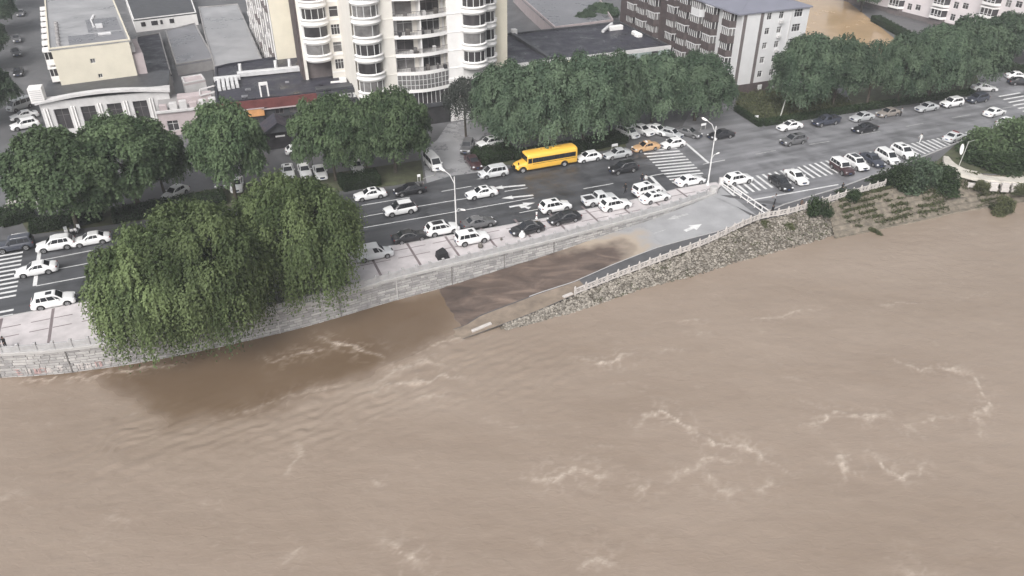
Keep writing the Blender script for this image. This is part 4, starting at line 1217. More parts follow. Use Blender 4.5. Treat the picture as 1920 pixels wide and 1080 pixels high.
BUSH = [ # px, py, z, rx, ry, rz, label, material
    (1533, 402, -0.6, 1.9, 1.7, 2.6, 'dark rounded bush growing over the carved railing', m_hedge),
    (1432, 425, -0.9, 0.9, 0.8, 1.1, 'small bush at the foot of the carved railing near the white barrier', m_weed),
    (1475, 425, -1.4, 1.5, 1.0, 0.9, 'scrubby tuft on the stone revetment', m_weed),
    (1590, 372, -0.3, 1.9, 1.7, 1.6, 'low bush at the right end of the carved railing', m_hedge),
    (1672, 354, -0.8, 4.6, 3.2, 3.6, 'dark bank shrub left of the pale boulders', m_hedge),
    (1722, 350, -0.8, 5.2, 3.6, 4.2, 'large bank shrub below the parked white suvs', m_tree2),
    (1768, 352, -1.2, 4.2, 3.0, 3.4, 'bank shrub beside the pale concrete path', m_hedge),
    (1842, 292, 0, 5.2, 4.2, 4.6, 'big roadside bush right of the white signpost', m_tree),
    (1895, 282, 0, 6.2, 4.6, 5.6, 'broad green roadside bush, middle of the right-hand thicket', m_tree),
    (1935, 262, 0, 5.6, 4.4, 5.4, 'roadside bush cut by the right edge below the white saloons', m_tree2),
    (1860, 318, -0.2, 6.0, 3.0, 3.0, 'low bush spreading above the pale concrete path', m_hedge),
    (1925, 318, -0.2, 6.0, 3.0, 3.2, 'low bush by the right edge above the concrete path', m_hedge),
    (1880, 400, -3.0, 2.2, 1.8, 2.6, 'lone flooded shrub standing in the brown water by the right edge', m_weed),
    (1640, 436, -3.05, 1.2, 0.6, 0.6, 'clump of drifting debris and twigs in the water', m_weed),
    (1920, 360, -1.5, 3.0, 1.6, 1.4, 'weedy bush on the bank at the right edge', m_weed),
    (1840, 352, -1.0, 2.4, 1.2, 1.2, 'small bush in front of the pale concrete blocks', m_weed),
    (1700, 130, 0, 5.5, 4.5, 4.0, 'dark thicket behind the trees at the corner of the flooded yard', m_tree2),
    (1740, 85, 0, 5.0, 4.0, 2.2, 'low thicket beside the garden in front of the pinkish flats', m_tree2),
    (1790, 100, 0, 5.5, 4.0, 3.2, 'thicket in front of the pinkish flats', m_tree2),
]
for i, (px, py, z, rx, ry, rz_, lab, m) in enumerate(BUSH):
    e = empty('bush', G(px, py, z), i * 0.9, lab, 'bush')
    link_mesh('foliage', bm2 if rx > 2 else bm1, m, e, scale=(rx, ry, rz_))
    st_ = MB()
    for k in range(4):
        a = k * 1.6 + i
        st_.tube([(0, 0, -0.3), (0.25 * rx * math.cos(a), 0.25 * ry * math.sin(a), rz_ * 0.45), (0.45 * rx * math.cos(a), 0.45 * ry * math.sin(a), rz_ * 0.8)], [0.05, 0.035, 0.015], 5)
    st_.build('stem', m_bark, e)
# planted bed between the side street and the white end wall
rs_ = np.random.RandomState(8)
bed = [XY(G(*p)) for p in [(1378, 200), (1425, 232), (1520, 214), (1600, 200), (1560, 165), (1480, 168), (1385, 178)]]
bx = np.array(bed); P = rs_.uniform(bx.min(0), bx.max(0), (16000, 2)); P = P[in_poly(P[:, 0], P[:, 1], bed)]
hgt = 0.9 * fbm(P[:, 0] * 0.5, P[:, 1] * 0.5, 4) * rs_.uniform(0.1, 1.5, len(P))
tag(link_mesh('planted_bed', scatter_leaves('planted_bed', np.column_stack([P, hgt]), 9, (0.34, 0.12), vnoise(P[:, 0] * 0.9, P[:, 1] * 0.9, 3)), m_weed), 'tangled low garden plants in front of the white end wall', 'plants', kind='stuff')
soil1 = sheet('garden_soil', [Vector((*p, 0)) for p in bed], -0.012, m_soil)
# weeds on the river bank terraces and a verge of rough grass
pts_ = []
for _ in range(34000):
    i = rs_.randint(0, n_b); t = rs_.uniform(0, 0.92)
    a, b = ta[i], tb[i]; b = b + (b - a).normalized() * 1.2; p = a.lerp(b, t) + SD * rs_.uniform(-.5, .5)
    if fbm(np.array(p.x * 0.35), np.array(p.y * 0.35), 6) < 0.36 + 0.14 * t: continue
    if (t * 7) % 1 < 0.45 and rs_.uniform() < 0.8: continue
    pts_.append((p.x, p.y, bank_z(p, t) + rs_.uniform(-0.02, 0.22)))
tag(link_mesh('bank_weeds', scatter_leaves('bank_weeds', np.array(pts_), 12, (0.32, 0.10)), m_weed), 'straggling weeds and grass over the terraced river bank', 'weeds', kind='stuff')
pts_ = []
for _ in range(2600):
    s = rng.uniform(40, 84); t = rng.uniform(0.0, 1.0)
    if fbm(np.array(s * 0.5), np.array(t * 3.0), 5) < 0.56: continue
    p = rev_pt(s, t); pts_.append((p.x, p.y, p.z + 0.12))
tag(link_mesh('revetment_weeds', scatter_leaves('revetment_weeds', np.array(pts_), 13, (0.3, 0.08)), m_weed), 'sparse weeds growing between the revetment stones', 'weeds', kind='stuff')
verge = sheet('verge', [G(1700, 331), G(1760, 299), G(1790, 272), G(1860, 244), G(1940, 218), G(2080, 182), G(2150, 290), G(1960, 322), G(1860, 326), G(1800, 321), G(1740, 334)], 0.006, m_soil)
soil2 = sheet('tree_strip_soil', [G(*p) for p in [(55, 440), (190, 424), (420, 390), (600, 362), (737, 348), (795, 338), (790, 300), (640, 322), (420, 350), (180, 395), (40, 415)]], -0.010, m_soil)
soil3 = sheet('tree_row_soil', [G(*p) for p in [(892, 312), (960, 309), (1090, 290), (1175, 275), (1165, 255), (1080, 262), (960, 280), (890, 290)]], -0.010, m_soil)
soil4 = sheet('yard_garden', [G(*p) for p in [(1600, 205), (1830, 178), (1835, 150), (1830, 120), (1760, 95), (1650, 40), (1700, 86), (1640, 128), (1570, 125)]], -0.011, m_soil)

# ================================================================== VEHICLES
def interp(tab, x):
    if x <= tab[0][0]: return tab[0][1]
    for (x0, y0), (x1, y1) in zip(tab[:-1], tab[1:]):
        if x <= x1:
            t = (x - x0) / (x1 - x0); t = t * t * (3 - 2 * t) * 0.5 + t * 0.5
            return y0 + (y1 - y0) * t
    return tab[-1][1]

# kind: length, width, height, ground, wheel radius, wheel x (front, rear), deck profile, cabin (x of windscreen foot, roof front, roof rear, rear foot), belt height
SPEC = {
 'sedan':   dict(L=4.70, W=1.82, H=1.46, g=0.20, wr=0.33, wx=(1.42, -1.32), deck=[(-2.35, 0.62), (-2.28, 0.92), (-1.75, 1.02), (-1.3, 0.99), (0.8, 0.94), (1.3, 0.92), (2.1, 0.74), (2.35, 0.52)], cab=(1.05, 0.25, -0.95, -1.72), belt=0.95),
 'suv':     dict(L=4.62, W=1.88, H=1.70, g=0.25, wr=0.37, wx=(1.40, -1.32), deck=[(-2.31, 0.70), (-2.26, 1.08), (-1.9, 1.12), (0.9, 1.06), (1.35, 1.04), (2.1, 0.90), (2.31, 0.60)], cab=(1.10, 0.40, -1.70, -2.20), belt=1.08),
 'hatch':   dict(L=4.15, W=1.76, H=1.50, g=0.20, wr=0.32, wx=(1.28, -1.22), deck=[(-2.07, 0.62), (-2.02, 0.95), (-1.6, 0.99), (0.9, 0.94), (1.3, 0.90), (1.9, 0.74), (2.07, 0.52)], cab=(1.12, 0.35, -1.25, -1.92), belt=0.96),
 'mpv':     dict(L=4.60, W=1.80, H=1.72, g=0.22, wr=0.34, wx=(1.42, -1.35), deck=[(-2.3, 0.65), (-2.26, 1.04), (-1.9, 1.05), (1.1, 1.0), (1.5, 0.97), (2.15, 0.80), (2.3, 0.55)], cab=(1.50, 0.62, -1.85, -2.22), belt=1.02),
 'minibus': dict(L=4.90, W=1.80, H=2.02, g=0.24, wr=0.34, wx=(1.65, -1.25), deck=[(-2.45, 0.7), (-2.43, 1.12), (-2.0, 1.12), (1.7, 1.10), (2.05, 1.06), (2.40, 0.92), (2.45, 0.6)], cab=(2.10, 1.42, -2.20, -2.40), belt=1.12),
 'panelvan':dict(L=4.80, W=1.78, H=1.92, g=0.24, wr=0.33, wx=(1.50, -1.45), deck=[(-2.4, 0.7), (-2.38, 1.06), (-2.0, 1.06), (0.9, 1.02), (1.4, 1.0), (2.2, 0.82), (2.4, 0.55)], cab=(1.35, 0.55, -2.26, -2.37), belt=1.04),
 'offroad': dict(L=4.50, W=1.84, H=1.80, g=0.30, wr=0.39, wx=(1.38, -1.30), deck=[(-2.25, 0.75), (-2.23, 1.14), (-1.9, 1.14), (0.8, 1.10), (1.3, 1.09), (2.1, 1.02), (2.25, 0.66)], cab=(0.95, 0.50, -2.00, -2.20), belt=1.12),
 'pickup':  dict(L=5.25, W=1.86, H=1.78, g=0.30, wr=0.39, wx=(1.68, -1.50), deck=[(-2.62, 0.70), (-2.60, 1.10), (-0.9, 1.10), (1.0, 1.10), (1.5, 1.09), (2.4, 0.98), (2.62, 0.64)], cab=(1.30, 0.62, -0.55, -0.80), belt=1.12),
}
def car_meshes(kind):
    q = SPEC[kind]; L, W, H_, g = q['L'], q['W'], q['H'], q['g']; hw = W / 2
    # ---- body shell, lofted along the length with real wheel arches
    xs = sorted(set([round(x, 3) for x in np.linspace(-L / 2, L / 2, 40)] + [round(w + d, 3) for w in q['wx'] for d in np.linspace(-q['wr'] - 0.09, q['wr'] + 0.09, 13)]))
    ra = q['wr'] + 0.075
    def plan(x):
        t = abs(x) / (L / 2)
        return hw * (1 - 0.02 * t ** 2 - 0.13 * max(0, (t - 0.82) / 0.18) ** 2)
    rows = []
    for x in xs:
        zb = g
        t = abs(x) / (L / 2)
        if t > 0.9: zb = g + 0.12 * ((t - 0.9) / 0.1)
        for w in q['wx']:
            if abs(x - w) < ra: zb = max(zb, q['wr'] + math.sqrt(ra * ra - (x - w) ** 2) * 0.98)
        zt = interp(q['deck'], x); w_ = plan(x)
        if kind == 'pickup' and x < -0.9: zt = 1.10
        zm = max(zb + 0.02, min(zt - 0.16, 0.62))
        rows.append([(x, 0, zb), (x, w_ * 0.93, zb), (x, w_, zb + (zm - zb) * 0.35), (x, w_, zm), (x, w_ * 0.975, max(zm + 0.01, zt - 0.10)), (x, w_ * 0.90, zt - 0.02), (x, w_ * 0.55, zt + 0.015), (x, 0, zt + 0.025)])
    mb = MB(); n = len(rows[0])
    vs = []
    for r_ in rows: vs += r_ + [(x, -y, z) for x, y, z in r_[1:-1]][::-1]
    m = n * 2 - 2
    fs = []
    for i in range(len(rows) - 1):
        for k in range(m):
            fs.append((i * m + k, i * m + (k + 1) % m, (i + 1) * m + (k + 1) % m, (i + 1) * m + k))
    fs.append(tuple(range(m - 1, -1, -1))); fs.append(tuple((len(rows) - 1) * m + k for k in range(m)))
    mb.add(vs, fs, True)
    out = {'body': mb.mesh(kind + '_body')}
    # ---- greenhouse
    x0, x1, x2, x3 = q['cab']; zb = q['belt'] - 0.04; zt = H_
    wb, wt = hw * 0.90, hw * 0.74
    if kind in ('minibus', 'panelvan', 'offroad'): wb, wt = hw * 0.94, hw * 0.84
    if kind == 'suv' or kind == 'mpv': wb, wt = hw * 0.91, hw * 0.77
    bot = [(x0, wb * 0.90), ((x0 + x1) / 2 - 0.25, wb), (x2, wb), (x3, wb * 0.90)]
    top = [(x1, wt * 0.90), (x1 - 0.30, wt), (x2 + 0.15, wt), (x2, wt * 0.93)]
    def ring(pts, z, s=1.0):
        a = [(x, y * s, z) for x, y in pts]
        return a + [(x, -y, z_) for x, y, z_ in a[::-1]]
    b_, t_ = ring(bot, zb), ring(top, zt - 0.045)
    t2 = [((x - (x1 + x2) / 2) * 0.88 + (x1 + x2) / 2, y * 0.82, zt) for x, y, z in t_]
    cb = MB()
    for lo, hi in ((b_, t_), (t_, t2)):
        cb.add(lo + hi, [(k, (k + 1) % 8, 8 + (k + 1) % 8, 8 + k) for k in range(8)], False)
    cb.add(t2, [tuple(range(8))], False)
    out['roof'] = cb.mesh(kind + '_roof')
    # ---- glass: panels a few millimetres proud of the pillars
    def panel(a, b, c, d, iu0, iu1, iv0, iv1, off=0.012):
        a, b, c, d = map(Vector, (a, b, c, d))
        def P(u, v): return (a.lerp(b, u)).lerp(d.lerp(c, u), v)
        nrm = (b - a).cross(d - a).normalized()
        ctr = (a + b + c + d) / 4
        if nrm.dot(Vector((ctr.x - (x1 + x2) / 2, ctr.y, ctr.z - (zb + zt) / 2 + 0.2))) < 0: nrm = -nrm
        v4 = [P(iu0, iv0), P(iu1, iv0), P(iu1, iv1), P(iu0, iv1)]
        pr = MB(); pr.add([p + nrm * off for p in v4] + [p - nrm * 0.02 for p in v4], [(0, 1, 2, 3), (0, 4, 5, 1), (1, 5, 6, 2), (2, 6, 7, 3), (3, 7, 4, 0)])
        return pr
    out['windscreen'] = panel(b_[7], b_[0], t_[0], t_[7], 0.05, 0.95, 0.12, 0.95).mesh(kind + '_windscreen')
    out['rear_window'] = panel(b_[3], b_[4], t_[4], t_[3], 0.07, 0.93, 0.22 if kind not in ('minibus', 'panelvan') else 0.3, 0.9).mesh(kind + '_rear_window')
    side = []
    for sgn in (1, -1):
        i0, i1 = (1, 2) if sgn == 1 else (6, 5)
        A_, B_, C_, D_ = b_[i0], b_[i1], t_[i1], t_[i0]
        if kind == 'panelvan': spans = [(0.02, 0.24)]
        elif kind == 'minibus': spans = [(0.02, 0.26), (0.29, 0.62), (0.65, 0.97)]
        elif kind in ('suv', 'mpv', 'offroad'): spans = [(0.02, 0.38), (0.41, 0.72), (0.75, 0.97)]
        else: spans = [(0.02, 0.47), (0.51, 0.95)]
        for u0, u1 in spans: side.append(panel(A_, B_, C_, D_, u0, u1, 0.16, 0.90).mesh(kind + '_side_window'))
        # quarter glass in the sloping front corner
        i0, i1 = (0, 1) if sgn == 1 else (7, 6)
        pq = MB()
        a, b, c = Vector(b_[i0]).lerp(Vector(b_[i1]), 0.5), Vector(b_[i1]), Vector(t_[i1])
        off = Vector((0.004, sgn * 0.014, 0.004))
        v3 = [a + off + Vector((0, 0, 0.10)), b + off + Vector((0, 0, 0.10)), c.lerp(b, 0.12) + off, Vector(t_[i0]).lerp(a, 0.5) + off]
        if kind != 'pickup': side.append(pq.add(v3, [(0, 1, 2, 3)]).mesh(kind + '_side_window'))
    out['side'] = side
    # ---- lights, grille, plates, mirrors, trim
    xf = L / 2
    def lump(cx, cy, cz, sx, sy, sz): return MB().bbox(cx - sx, cx + sx, cy - sy, cy + sy, cz - sz, cz + sz, min(sx, sy) * 0.5)
    zl = 0.66 if kind in ('sedan', 'hatch') else 0.80
    out['headlight'] = [lump(xf - 0.20, s * hw * 0.70, zl, 0.155, 0.17, 0.075).mesh(kind + '_headlight') for s in (1, -1)]
    out['taillight'] = [lump(-xf + 0.085, s * hw * 0.78, zl + 0.17, 0.085, 0.12, 0.065).mesh(kind + '_taillight') for s in (1, -1)]
    out['grille'] = lump(xf - 0.055, 0, zl - 0.10, 0.065, hw * 0.42, 0.10).mesh(kind + '_grille')
    out['bumper'] = [MB().bbox(min(a_, b_q), max(a_, b_q), -hw * 0.78, hw * 0.78, g + 0.06, g + 0.20, 0.03).mesh(kind + '_bumper') for a_, b_q in ((xf - 0.16, xf + 0.015), (-xf - 0.015, -xf + 0.16))]
    out['number_plate'] = [lump(xf + 0.018, 0, g + 0.26, 0.012, 0.20, 0.055).mesh(kind + '_plate'), lump(-xf - 0.018, 0, g + 0.42, 0.014, 0.22, 0.07).mesh(kind + '_plate')]
    out['mirror'] = [lump(x0 - 0.42, s * (hw + 0.06), q['belt'] + 0.06, 0.06, 0.10, 0.07).mesh(kind + '_mirror') for s in (1, -1)]
    out['sunroof'] = MB().box(x1 - 0.98, x1 - 0.34, -wt * 0.48, wt * 0.48, zt - 0.01, zt + 0.012).mesh(kind + '_sunroof')
    out['roof_rail'] = [MB().tube([(x1 - 0.35, s * wt * 0.86, zt - 0.03), (x1 - 0.5, s * wt * 0.86, zt + 0.05), (x2 + 0.3, s * wt * 0.86, zt + 0.05), (x2 + 0.15, s * wt * 0.86, zt - 0.03)], 0.022, 6).mesh(kind + '_roof_rail') for s in (1, -1)]
    out['chrome'] = [MB().tube([(x0 - 0.25, s * (wb + 0.01), zb + 0.10), (x1 - 0.22, s * (wt + 0.016), zt - 0.07), ((x1 + x2) / 2, s * (wt + 0.022), zt - 0.03), (x2 + 0.08, s * (wt + 0.016), zt - 0.09), (x3 + 0.25, s * (wb + 0.01), zb + 0.12)], 0.018, 5).mesh(kind + '_window_trim') for s in (1, -1)]
    wr = q['wr']
    out['tyre'] = MB().lathe([(wr * 0.60, -0.11), (wr * 0.93, -0.11), (wr, -0.07), (wr, 0.07), (wr * 0.93, 0.11), (wr * 0.60, 0.11)], 20, smooth=True).lathe([(0.001, -0.10), (wr * 0.62, -0.10)], 16).mesh(kind + '_tyre')
    rim = MB().lathe([(0.001, 0.118), (wr * 0.18, 0.118), (wr * 0.2, 0.095), (0.001, 0.095)], 10)
    rim.lathe([(wr * 0.52, 0.085), (wr * 0.56, 0.118), (wr * 0.66, 0.116), (wr * 0.66, 0.09)], 18)
    for k in range(5):
        a = k * 2 * math.pi / 5
        rim.beam((wr * 0.1 * math.cos(a), wr * 0.1 * math.sin(a), 0.108), (wr * 0.58 * math.cos(a), wr * 0.58 * math.sin(a), 0.108), 0.065, 0.02)
    out['rim'] = rim.mesh(kind + '_rim')
    if kind == 'pickup':
        out['bed'] = MB().box(-2.50, -0.92, -hw * 0.80, hw * 0.80, 1.09, 1.135).mesh('pickup_bed')
        br = MB()
        br.bbox(-2.60, -0.86, hw * 0.80, hw * 0.95, 1.0, 1.30, 0.03).bbox(-2.60, -0.86, -hw * 0.95, -hw * 0.80, 1.0, 1.30, 0.03).bbox(-2.62, -2.50, -hw * 0.80, hw * 0.80, 0.95, 1.30, 0.02).bbox(-0.95, -0.86, -hw * 0.80, hw * 0.80, 1.0, 1.30, 0.02)
        out['bed_side'] = br.mesh('pickup_bed_side')
        out['roll_bar'] = MB().tube([(-1.05, -hw * 0.86, 1.28), (-1.0, -hw * 0.7, 1.72), (-1.0, hw * 0.7, 1.72), (-1.05, hw * 0.86, 1.28)], 0.035, 6).mesh('pickup_roll_bar')
    return out
CARM = {k: car_meshes(k) for k in SPEC}

NAMES = {'sedan': ('saloon_car', 'car'), 'suv': ('suv', 'suv'), 'hatch': ('hatchback', 'car'), 'mpv': ('people_carrier', 'car'), 'minibus': ('minibus', 'minibus'), 'panelvan': ('panel_van', 'van'), 'offroad': ('off_road_car', 'suv'), 'pickup': ('pickup_truck', 'pickup')}
def car(kind, px, py, ang, col, label, group=None, opts='', roofcol=None, z0=0.0, detail=True):
    """ang: heading in degrees, 0 = along the road towards the right"""
    q = SPEC[kind]; M = CARM[kind]
    p = G(px, py, z0 + q['H'] * 0.42)
    nm, cat = NAMES[kind]
    e = empty(nm, (p.x, p.y, z0), STA + R(ang), label, cat, group)
    pm_ = PAINT[col]
    link_mesh('body', M['body'], pm_, e)
    rf = link_mesh('roof', M['roof'], PAINT[roofcol] if roofcol else pm_, e)
    link_mesh('windscreen', M['windscreen'], m_carglass, e)
    link_mesh('rear_window', M['rear_window'], m_carglass, e)
    for s in M['side']: link_mesh('side_window', s, m_carglass, e)
    for s in M['headlight']: link_mesh('headlight', s, m_lamp, e)
    for s in M['taillight']: link_mesh('taillight', s, m_tail, e)
    link_mesh('grille', M['grille'], m_trim, e)
    for s in M['bumper']: link_mesh('bumper', s, m_trim if kind in ('suv', 'offroad', 'pickup') else pm_, e)
    for s in M['number_plate']: link_mesh('number_plate', s, m_plate, e)
    for s in M['mirror']: link_mesh('mirror', s, pm_, e)
    if 's' in opts: link_mesh('sunroof', M['sunroof'], m_carglass, rf)
    if 'r' in opts:
        for s in M['roof_rail']: link_mesh('roof_rail', s, m_chrome, rf)
    if 'c' in opts:
        for s in M['chrome']: link_mesh('window_trim', s, m_chrome, e)
    for wx in q['wx']:
        for s in (1, -1):
            w = link_mesh('wheel', M['tyre'], m_tyre, e, (wx, s * (q['W'] / 2 - 0.125), q['wr']), (R(-90) * s, 0, 0))
            link_mesh('rim', M['rim'], m_rim, w)
    if kind == 'pickup':
        link_mesh('load_bed', M['bed'], m_bed, e); link_mesh('bed_side', M['bed_side'], pm_, e); link_mesh('roll_bar', M['roll_bar'], m_trim, e)
    if 'b' in opts:     # long box on the roof
        MB().bbox(-1.2, 0.1, -0.62, 0.62, q['H'] + 0.06, q['H'] + 0.26, 0.10).build('roof_box', pm_, e)
    if 't' in opts:     # taxi lamp
        MB().bbox(-0.15, 0.1, -0.3, 0.3, q['H'], q['H'] + 0.13, 0.03).build('roof_sign', m_signwhite, e)
    if 'l' in opts:     # light bar
        MB().bbox(-0.15, 0.12, -0.55, 0.55, q['H'], q['H'] + 0.11, 0.03).build('light_bar', m_tail, e)
    return e

Lf, Rt = 180, 0
CARS = [
 # far-left stretch of the road
 ('offroad', 27, 458, Lf, 'navy', 'boxy navy off-road wagon on the far kerb at the left edge', 'r'),
 ('suv', 104, 457, Lf, 'white', 'white suv with roof rails parked on the far kerb behind the scooters', 'r'),
 ('sedan', 171, 448, Lf, 'white', 'white saloon on the far kerb half hidden by the left willow', ''),
 ('sedan', 68, 504, Lf, 'white', 'white saloon stopped across the left stop line', ''),
 ('suv', 100, 562, Rt, 'white', 'white estate on the near lane beside the bare promenade, far left', 's'),
 # yard left of the tower
 ('hatch', 329, 360, 222, 'white', 'white hatchback turning in the yard behind the willows', ''),
 ('sedan', 414, 338, 262, 'grey', 'dark grey car parked nose out beneath the yard trees', ''),
 ('sedan', 444, 345, 262, 'white', 'white car mostly hidden under the tree beside the dark grey car', ''),
 ('sedan', 540, 320, 265, 'white', 'white car with a dark sunroof parked nose out above the right willow', 's'),
 ('sedan', 571, 319, 268, 'white', 'white saloon parked nose out right beside the one with a sunroof', ''),
 ('hatch', 559, 280, Rt, 'white', 'white hatchback parked by the dark gabled porch', ''),
 ('sedan', 600, 322, 268, 'white', 'white car half hidden under the tree, third in the yard row', ''),
 ('sedan', 668, 311, 268, 'white', 'white car deep under the trees above the clipped hedge', ''),
 # middle of the road, far lanes
 ('sedan', 694, 364, Lf, 'white', 'white saloon with a black sunroof in front of the clipped hedge', 's'),
 ('sedan', 768, 355, Lf, 'black', 'black saloon on the far kerb left of the entry', ''),
 ('suv', 750, 391, Lf, 'white', 'white suv with blacked-out pillars driving left in the middle lane', 'F'),
 ('minibus', 811, 303, 272, 'white', 'white minibus leaving the car park entry', ''),
 ('suv', 876, 274, 240, 'grey', 'dark grey suv at the mouth of the car park', ''),
 ('sedan', 887, 303, 268, 'maroon', 'dark maroon saloon turning out between the hedge and the entry', ''),
 ('suv', 918, 267, 188, 'white', 'white suv parked behind the left hedge under the trees', 's'),
 ('mpv', 925, 322, Lf, 'palesilver', 'silver people carrier right in front of the yellow bus', 'r'),
 ('hatch', 1104, 294, Lf, 'white', 'white hatchback tucked behind the yellow bus', ''),
 ('sedan', 1158, 288, Lf, 'silver', 'silver saloon second behind the yellow bus', ''),
 ('suv', 1169, 314, Lf, 'black', 'black suv with bright trim driving left beside the silver saloon', 'c'),
 ('sedan', 903, 361, Lf, 'white', 'white saloon driving left above the lane arrows', 's'),
 # middle of the road, near lanes and promenade
 ('suv', 1041, 386, Rt, 'white', 'white suv with a small sunroof beside the two black saloons', 's'),
 ('pickup', 1124, 372, Rt, 'palesilver', 'silver pickup with an open dark load bed', ''),
 ('suv', 1154, 383, Rt, 'white', 'white suv parked half on the promenade beside the silver pickup', 's'),
 ('offroad', 1213, 355, 6, 'white', 'small white off-road car nosing at the stop line', 's'),
 ('sedan', 1228, 369, 4, 'white', 'white saloon parked against the parapet by the stop line', 's'),
 ('sedan', 1294, 338, Rt, 'white', 'white saloon beside the right-hand lamp post', ''),
 ('sedan', 768, 443, Rt, 'black', 'black saloon parked just ahead of the panel van', 'c'),
 ('suv', 829, 428, Rt, 'white', 'white coupe-style suv with a big sunroof by the left lamp post', 'S'),
 ('sedan', 897, 417, Rt, 'grey', 'charcoal saloon in the near lane behind the boxy white off-roader', 'c'),
 ('offroad', 885, 445, Rt, 'white', 'boxy white off-roader parked on the promenade by the left lamp post', 's'),
 ('sedan', 988, 428, 182, 'black', 'black saloon on the promenade with its nose towards the left', 'c'),
 ('sedan', 1058, 408, 182, 'black', 'black saloon on the promenade below the white suv with a small sunroof', 'c'),
 ('panelvan', 701, 473, Rt, 'palesilver', 'pale windowless panel van on the promenade by the right willow', ''),
 # right-hand car park on the hatching
 ('suv', 1384, 335, Rt, 'white', 'white hatch-backed suv parked first on the hatching near the barrier', 's'),
 ('sedan', 1464, 342, 262, 'black', 'black saloon parked nose out on the hatching', ''),
 ('sedan', 1493, 331, 262, 'white', 'white saloon parked nose out right beside the black saloon', ''),
 ('offroad', 1579, 313, 262, 'maroon', 'maroon off-roader with a white roof on the hatching', 'W'),
 ('suv', 1606, 305, 262, 'white', 'white suv with a glass roof beside the maroon off-roader', 'S'),
 ('sedan', 1636, 299, 262, 'navy', 'dark navy saloon between two white cars on the hatching', ''),
 ('mpv', 1664, 293, 262, 'white', 'white people carrier with a row of side windows, right of the navy saloon', ''),
 ('suv', 1694, 284, 262, 'white', 'white suv with a sunroof, last of the nose-out row on the hatching', 's'),
 ('sedan', 1790, 256, 10, 'palesilver', 'pale saloon with a roof light bar at the end of the hatching', 'l'),
 ('sedan', 1865, 210, 6, 'white', 'white saloon driving away near the right-hand zebra crossing', ''),
 ('sedan', 1888, 228, 10, 'white', 'white saloon beside the roadside bush at the right edge', ''),
 # far kerb on the right
 ('sedan', 1481, 236, Lf, 'white', 'white saloon parked first on the far right kerb', 's'),
 ('pickup', 1549, 226, Lf, 'navy', 'dark pickup parked on the far kerb behind the white saloon', ''),
 ('sedan', 1617, 219, Lf, 'silver', 'silver saloon parked directly behind the dark pickup', ''),
 ('sedan', 1666, 211, Lf, 'bronze', 'bronze saloon parked beside the standing man', ''),
 ('sedan', 1622, 240, Lf, 'black', 'black saloon driving left in the far lane', ''),
 ('suv', 1488, 262, Lf, 'grey', 'grey suv driving left towards the crossing', 's'),
 ('sedan', 1738, 201, Lf, 'silver', 'silver saloon parked right of the standing man', ''),
 ('suv', 1785, 192, Lf, 'white', 'white suv with a dark nose on the far kerb', ''),
 ('suv', 1833, 184, Lf, 'navy', 'dark suv parked at the corner of the right-hand street', ''),
 ('sedan', 1846, 164, 330, 'white', 'white saloon turning at the corner of the right-hand street', ''),
 ('sedan', 1914, 153, 330, 'black', 'black car on the side street at the right edge', ''),
 ('sedan', 1909, 142, 330, 'white', 'white car behind the black one on the side street', ''),
 # by the crossing
 ('mpv', 1177, 247, 285, 'white', 'white car with a glass roof parked nose out left of the drooping trees', 'S'),
 ('sedan', 1204, 243, 285, 'white', 'white saloon parked nose out beside the glass-roofed car', ''),
 ('sedan', 1232, 243, 290, 'white', 'white saloon partly hidden by a tree trunk, third from the left by the crossing', ''),
 ('hatch', 1258, 250, 300, 'silver', 'silver hatchback in the shade above the crossing', ''),
 ('sedan', 1291, 248, 300, 'grey', 'grey saloon in the shade, last above the crossing', ''),
 ('sedan', 1211, 275, Lf, 'tan', 'tan taxi standing on the near end of the zebra crossing', 't'),
 ('hatch', 1262, 269, Lf, 'white', 'white hatchback standing on the zebra crossing', ''),
 ('sedan', 1352, 252, 178, 'black', 'black saloon entering the side street behind the right lamp post', ''),
 ('sedan', 1027, 250, 270, 'white', 'white car glimpsed through the trunks behind the yellow bus', ''),
 # lane at the far left
 ('minibus', 38, 196, 222, 'silver', 'silver minibus in the lane at the left', ''),
 ('sedan', 45, 216, 196, 'white', 'white saloon in the lane between the silver minibus and the white suv', ''),
 ('suv', 46, 233, 196, 'white', 'white suv lowest of the three parked in the left lane', ''),
 ('sedan', 38, 344, 300, 'white', 'white car beside the concrete planter at the left edge', ''),
 ('sedan', 30, 72, 280, 'grey', 'dark car parked in the upper left lane, nearer the top', ''),
 ('sedan', 30, 98, 280, 'black', 'black car parked in the upper left lane, middle one', ''),
 ('sedan', 34, 134, 272, 'black', 'black car parked in the upper left lane, lowest of the dark ones', ''),
 ('sedan', 39, 24, 270, 'grey', 'grey car beside the bay windows near the top left corner', ''),
]
for kind, px, py, ang, col, lab, opts in CARS:
    on_prom = 'promenade' in lab and 'half' not in lab and 'estate' not in lab and 'bare' not in lab
    z0 = 0.135 if (on_prom or 'parapet' in lab) else 0.0
    rc = 'white' if 'W' in opts else ('black' if 'F' in opts else None)
    e = car(kind, px, py, ang, col, lab, None, opts.replace('S', 's').replace('W', '').replace('F', ''), rc, z0)
    q = SPEC[kind]
    if 'F' in opts:
        MB().bbox(q['cab'][2] + 0.1, q['cab'][1] - 0.15, -0.62, 0.62, q['H'] - 0.02, q['H'] + 0.03, 0.02).build('roof_skin', PAINT['white'], e)
    if 'S' in opts:
        MB().box(q['cab'][2] + 0.35, q['cab'][1] - 0.3, -0.5, 0.5, q['H'] - 0.01, q['H'] + 0.016).build('glass_roof', m_carglass, e)

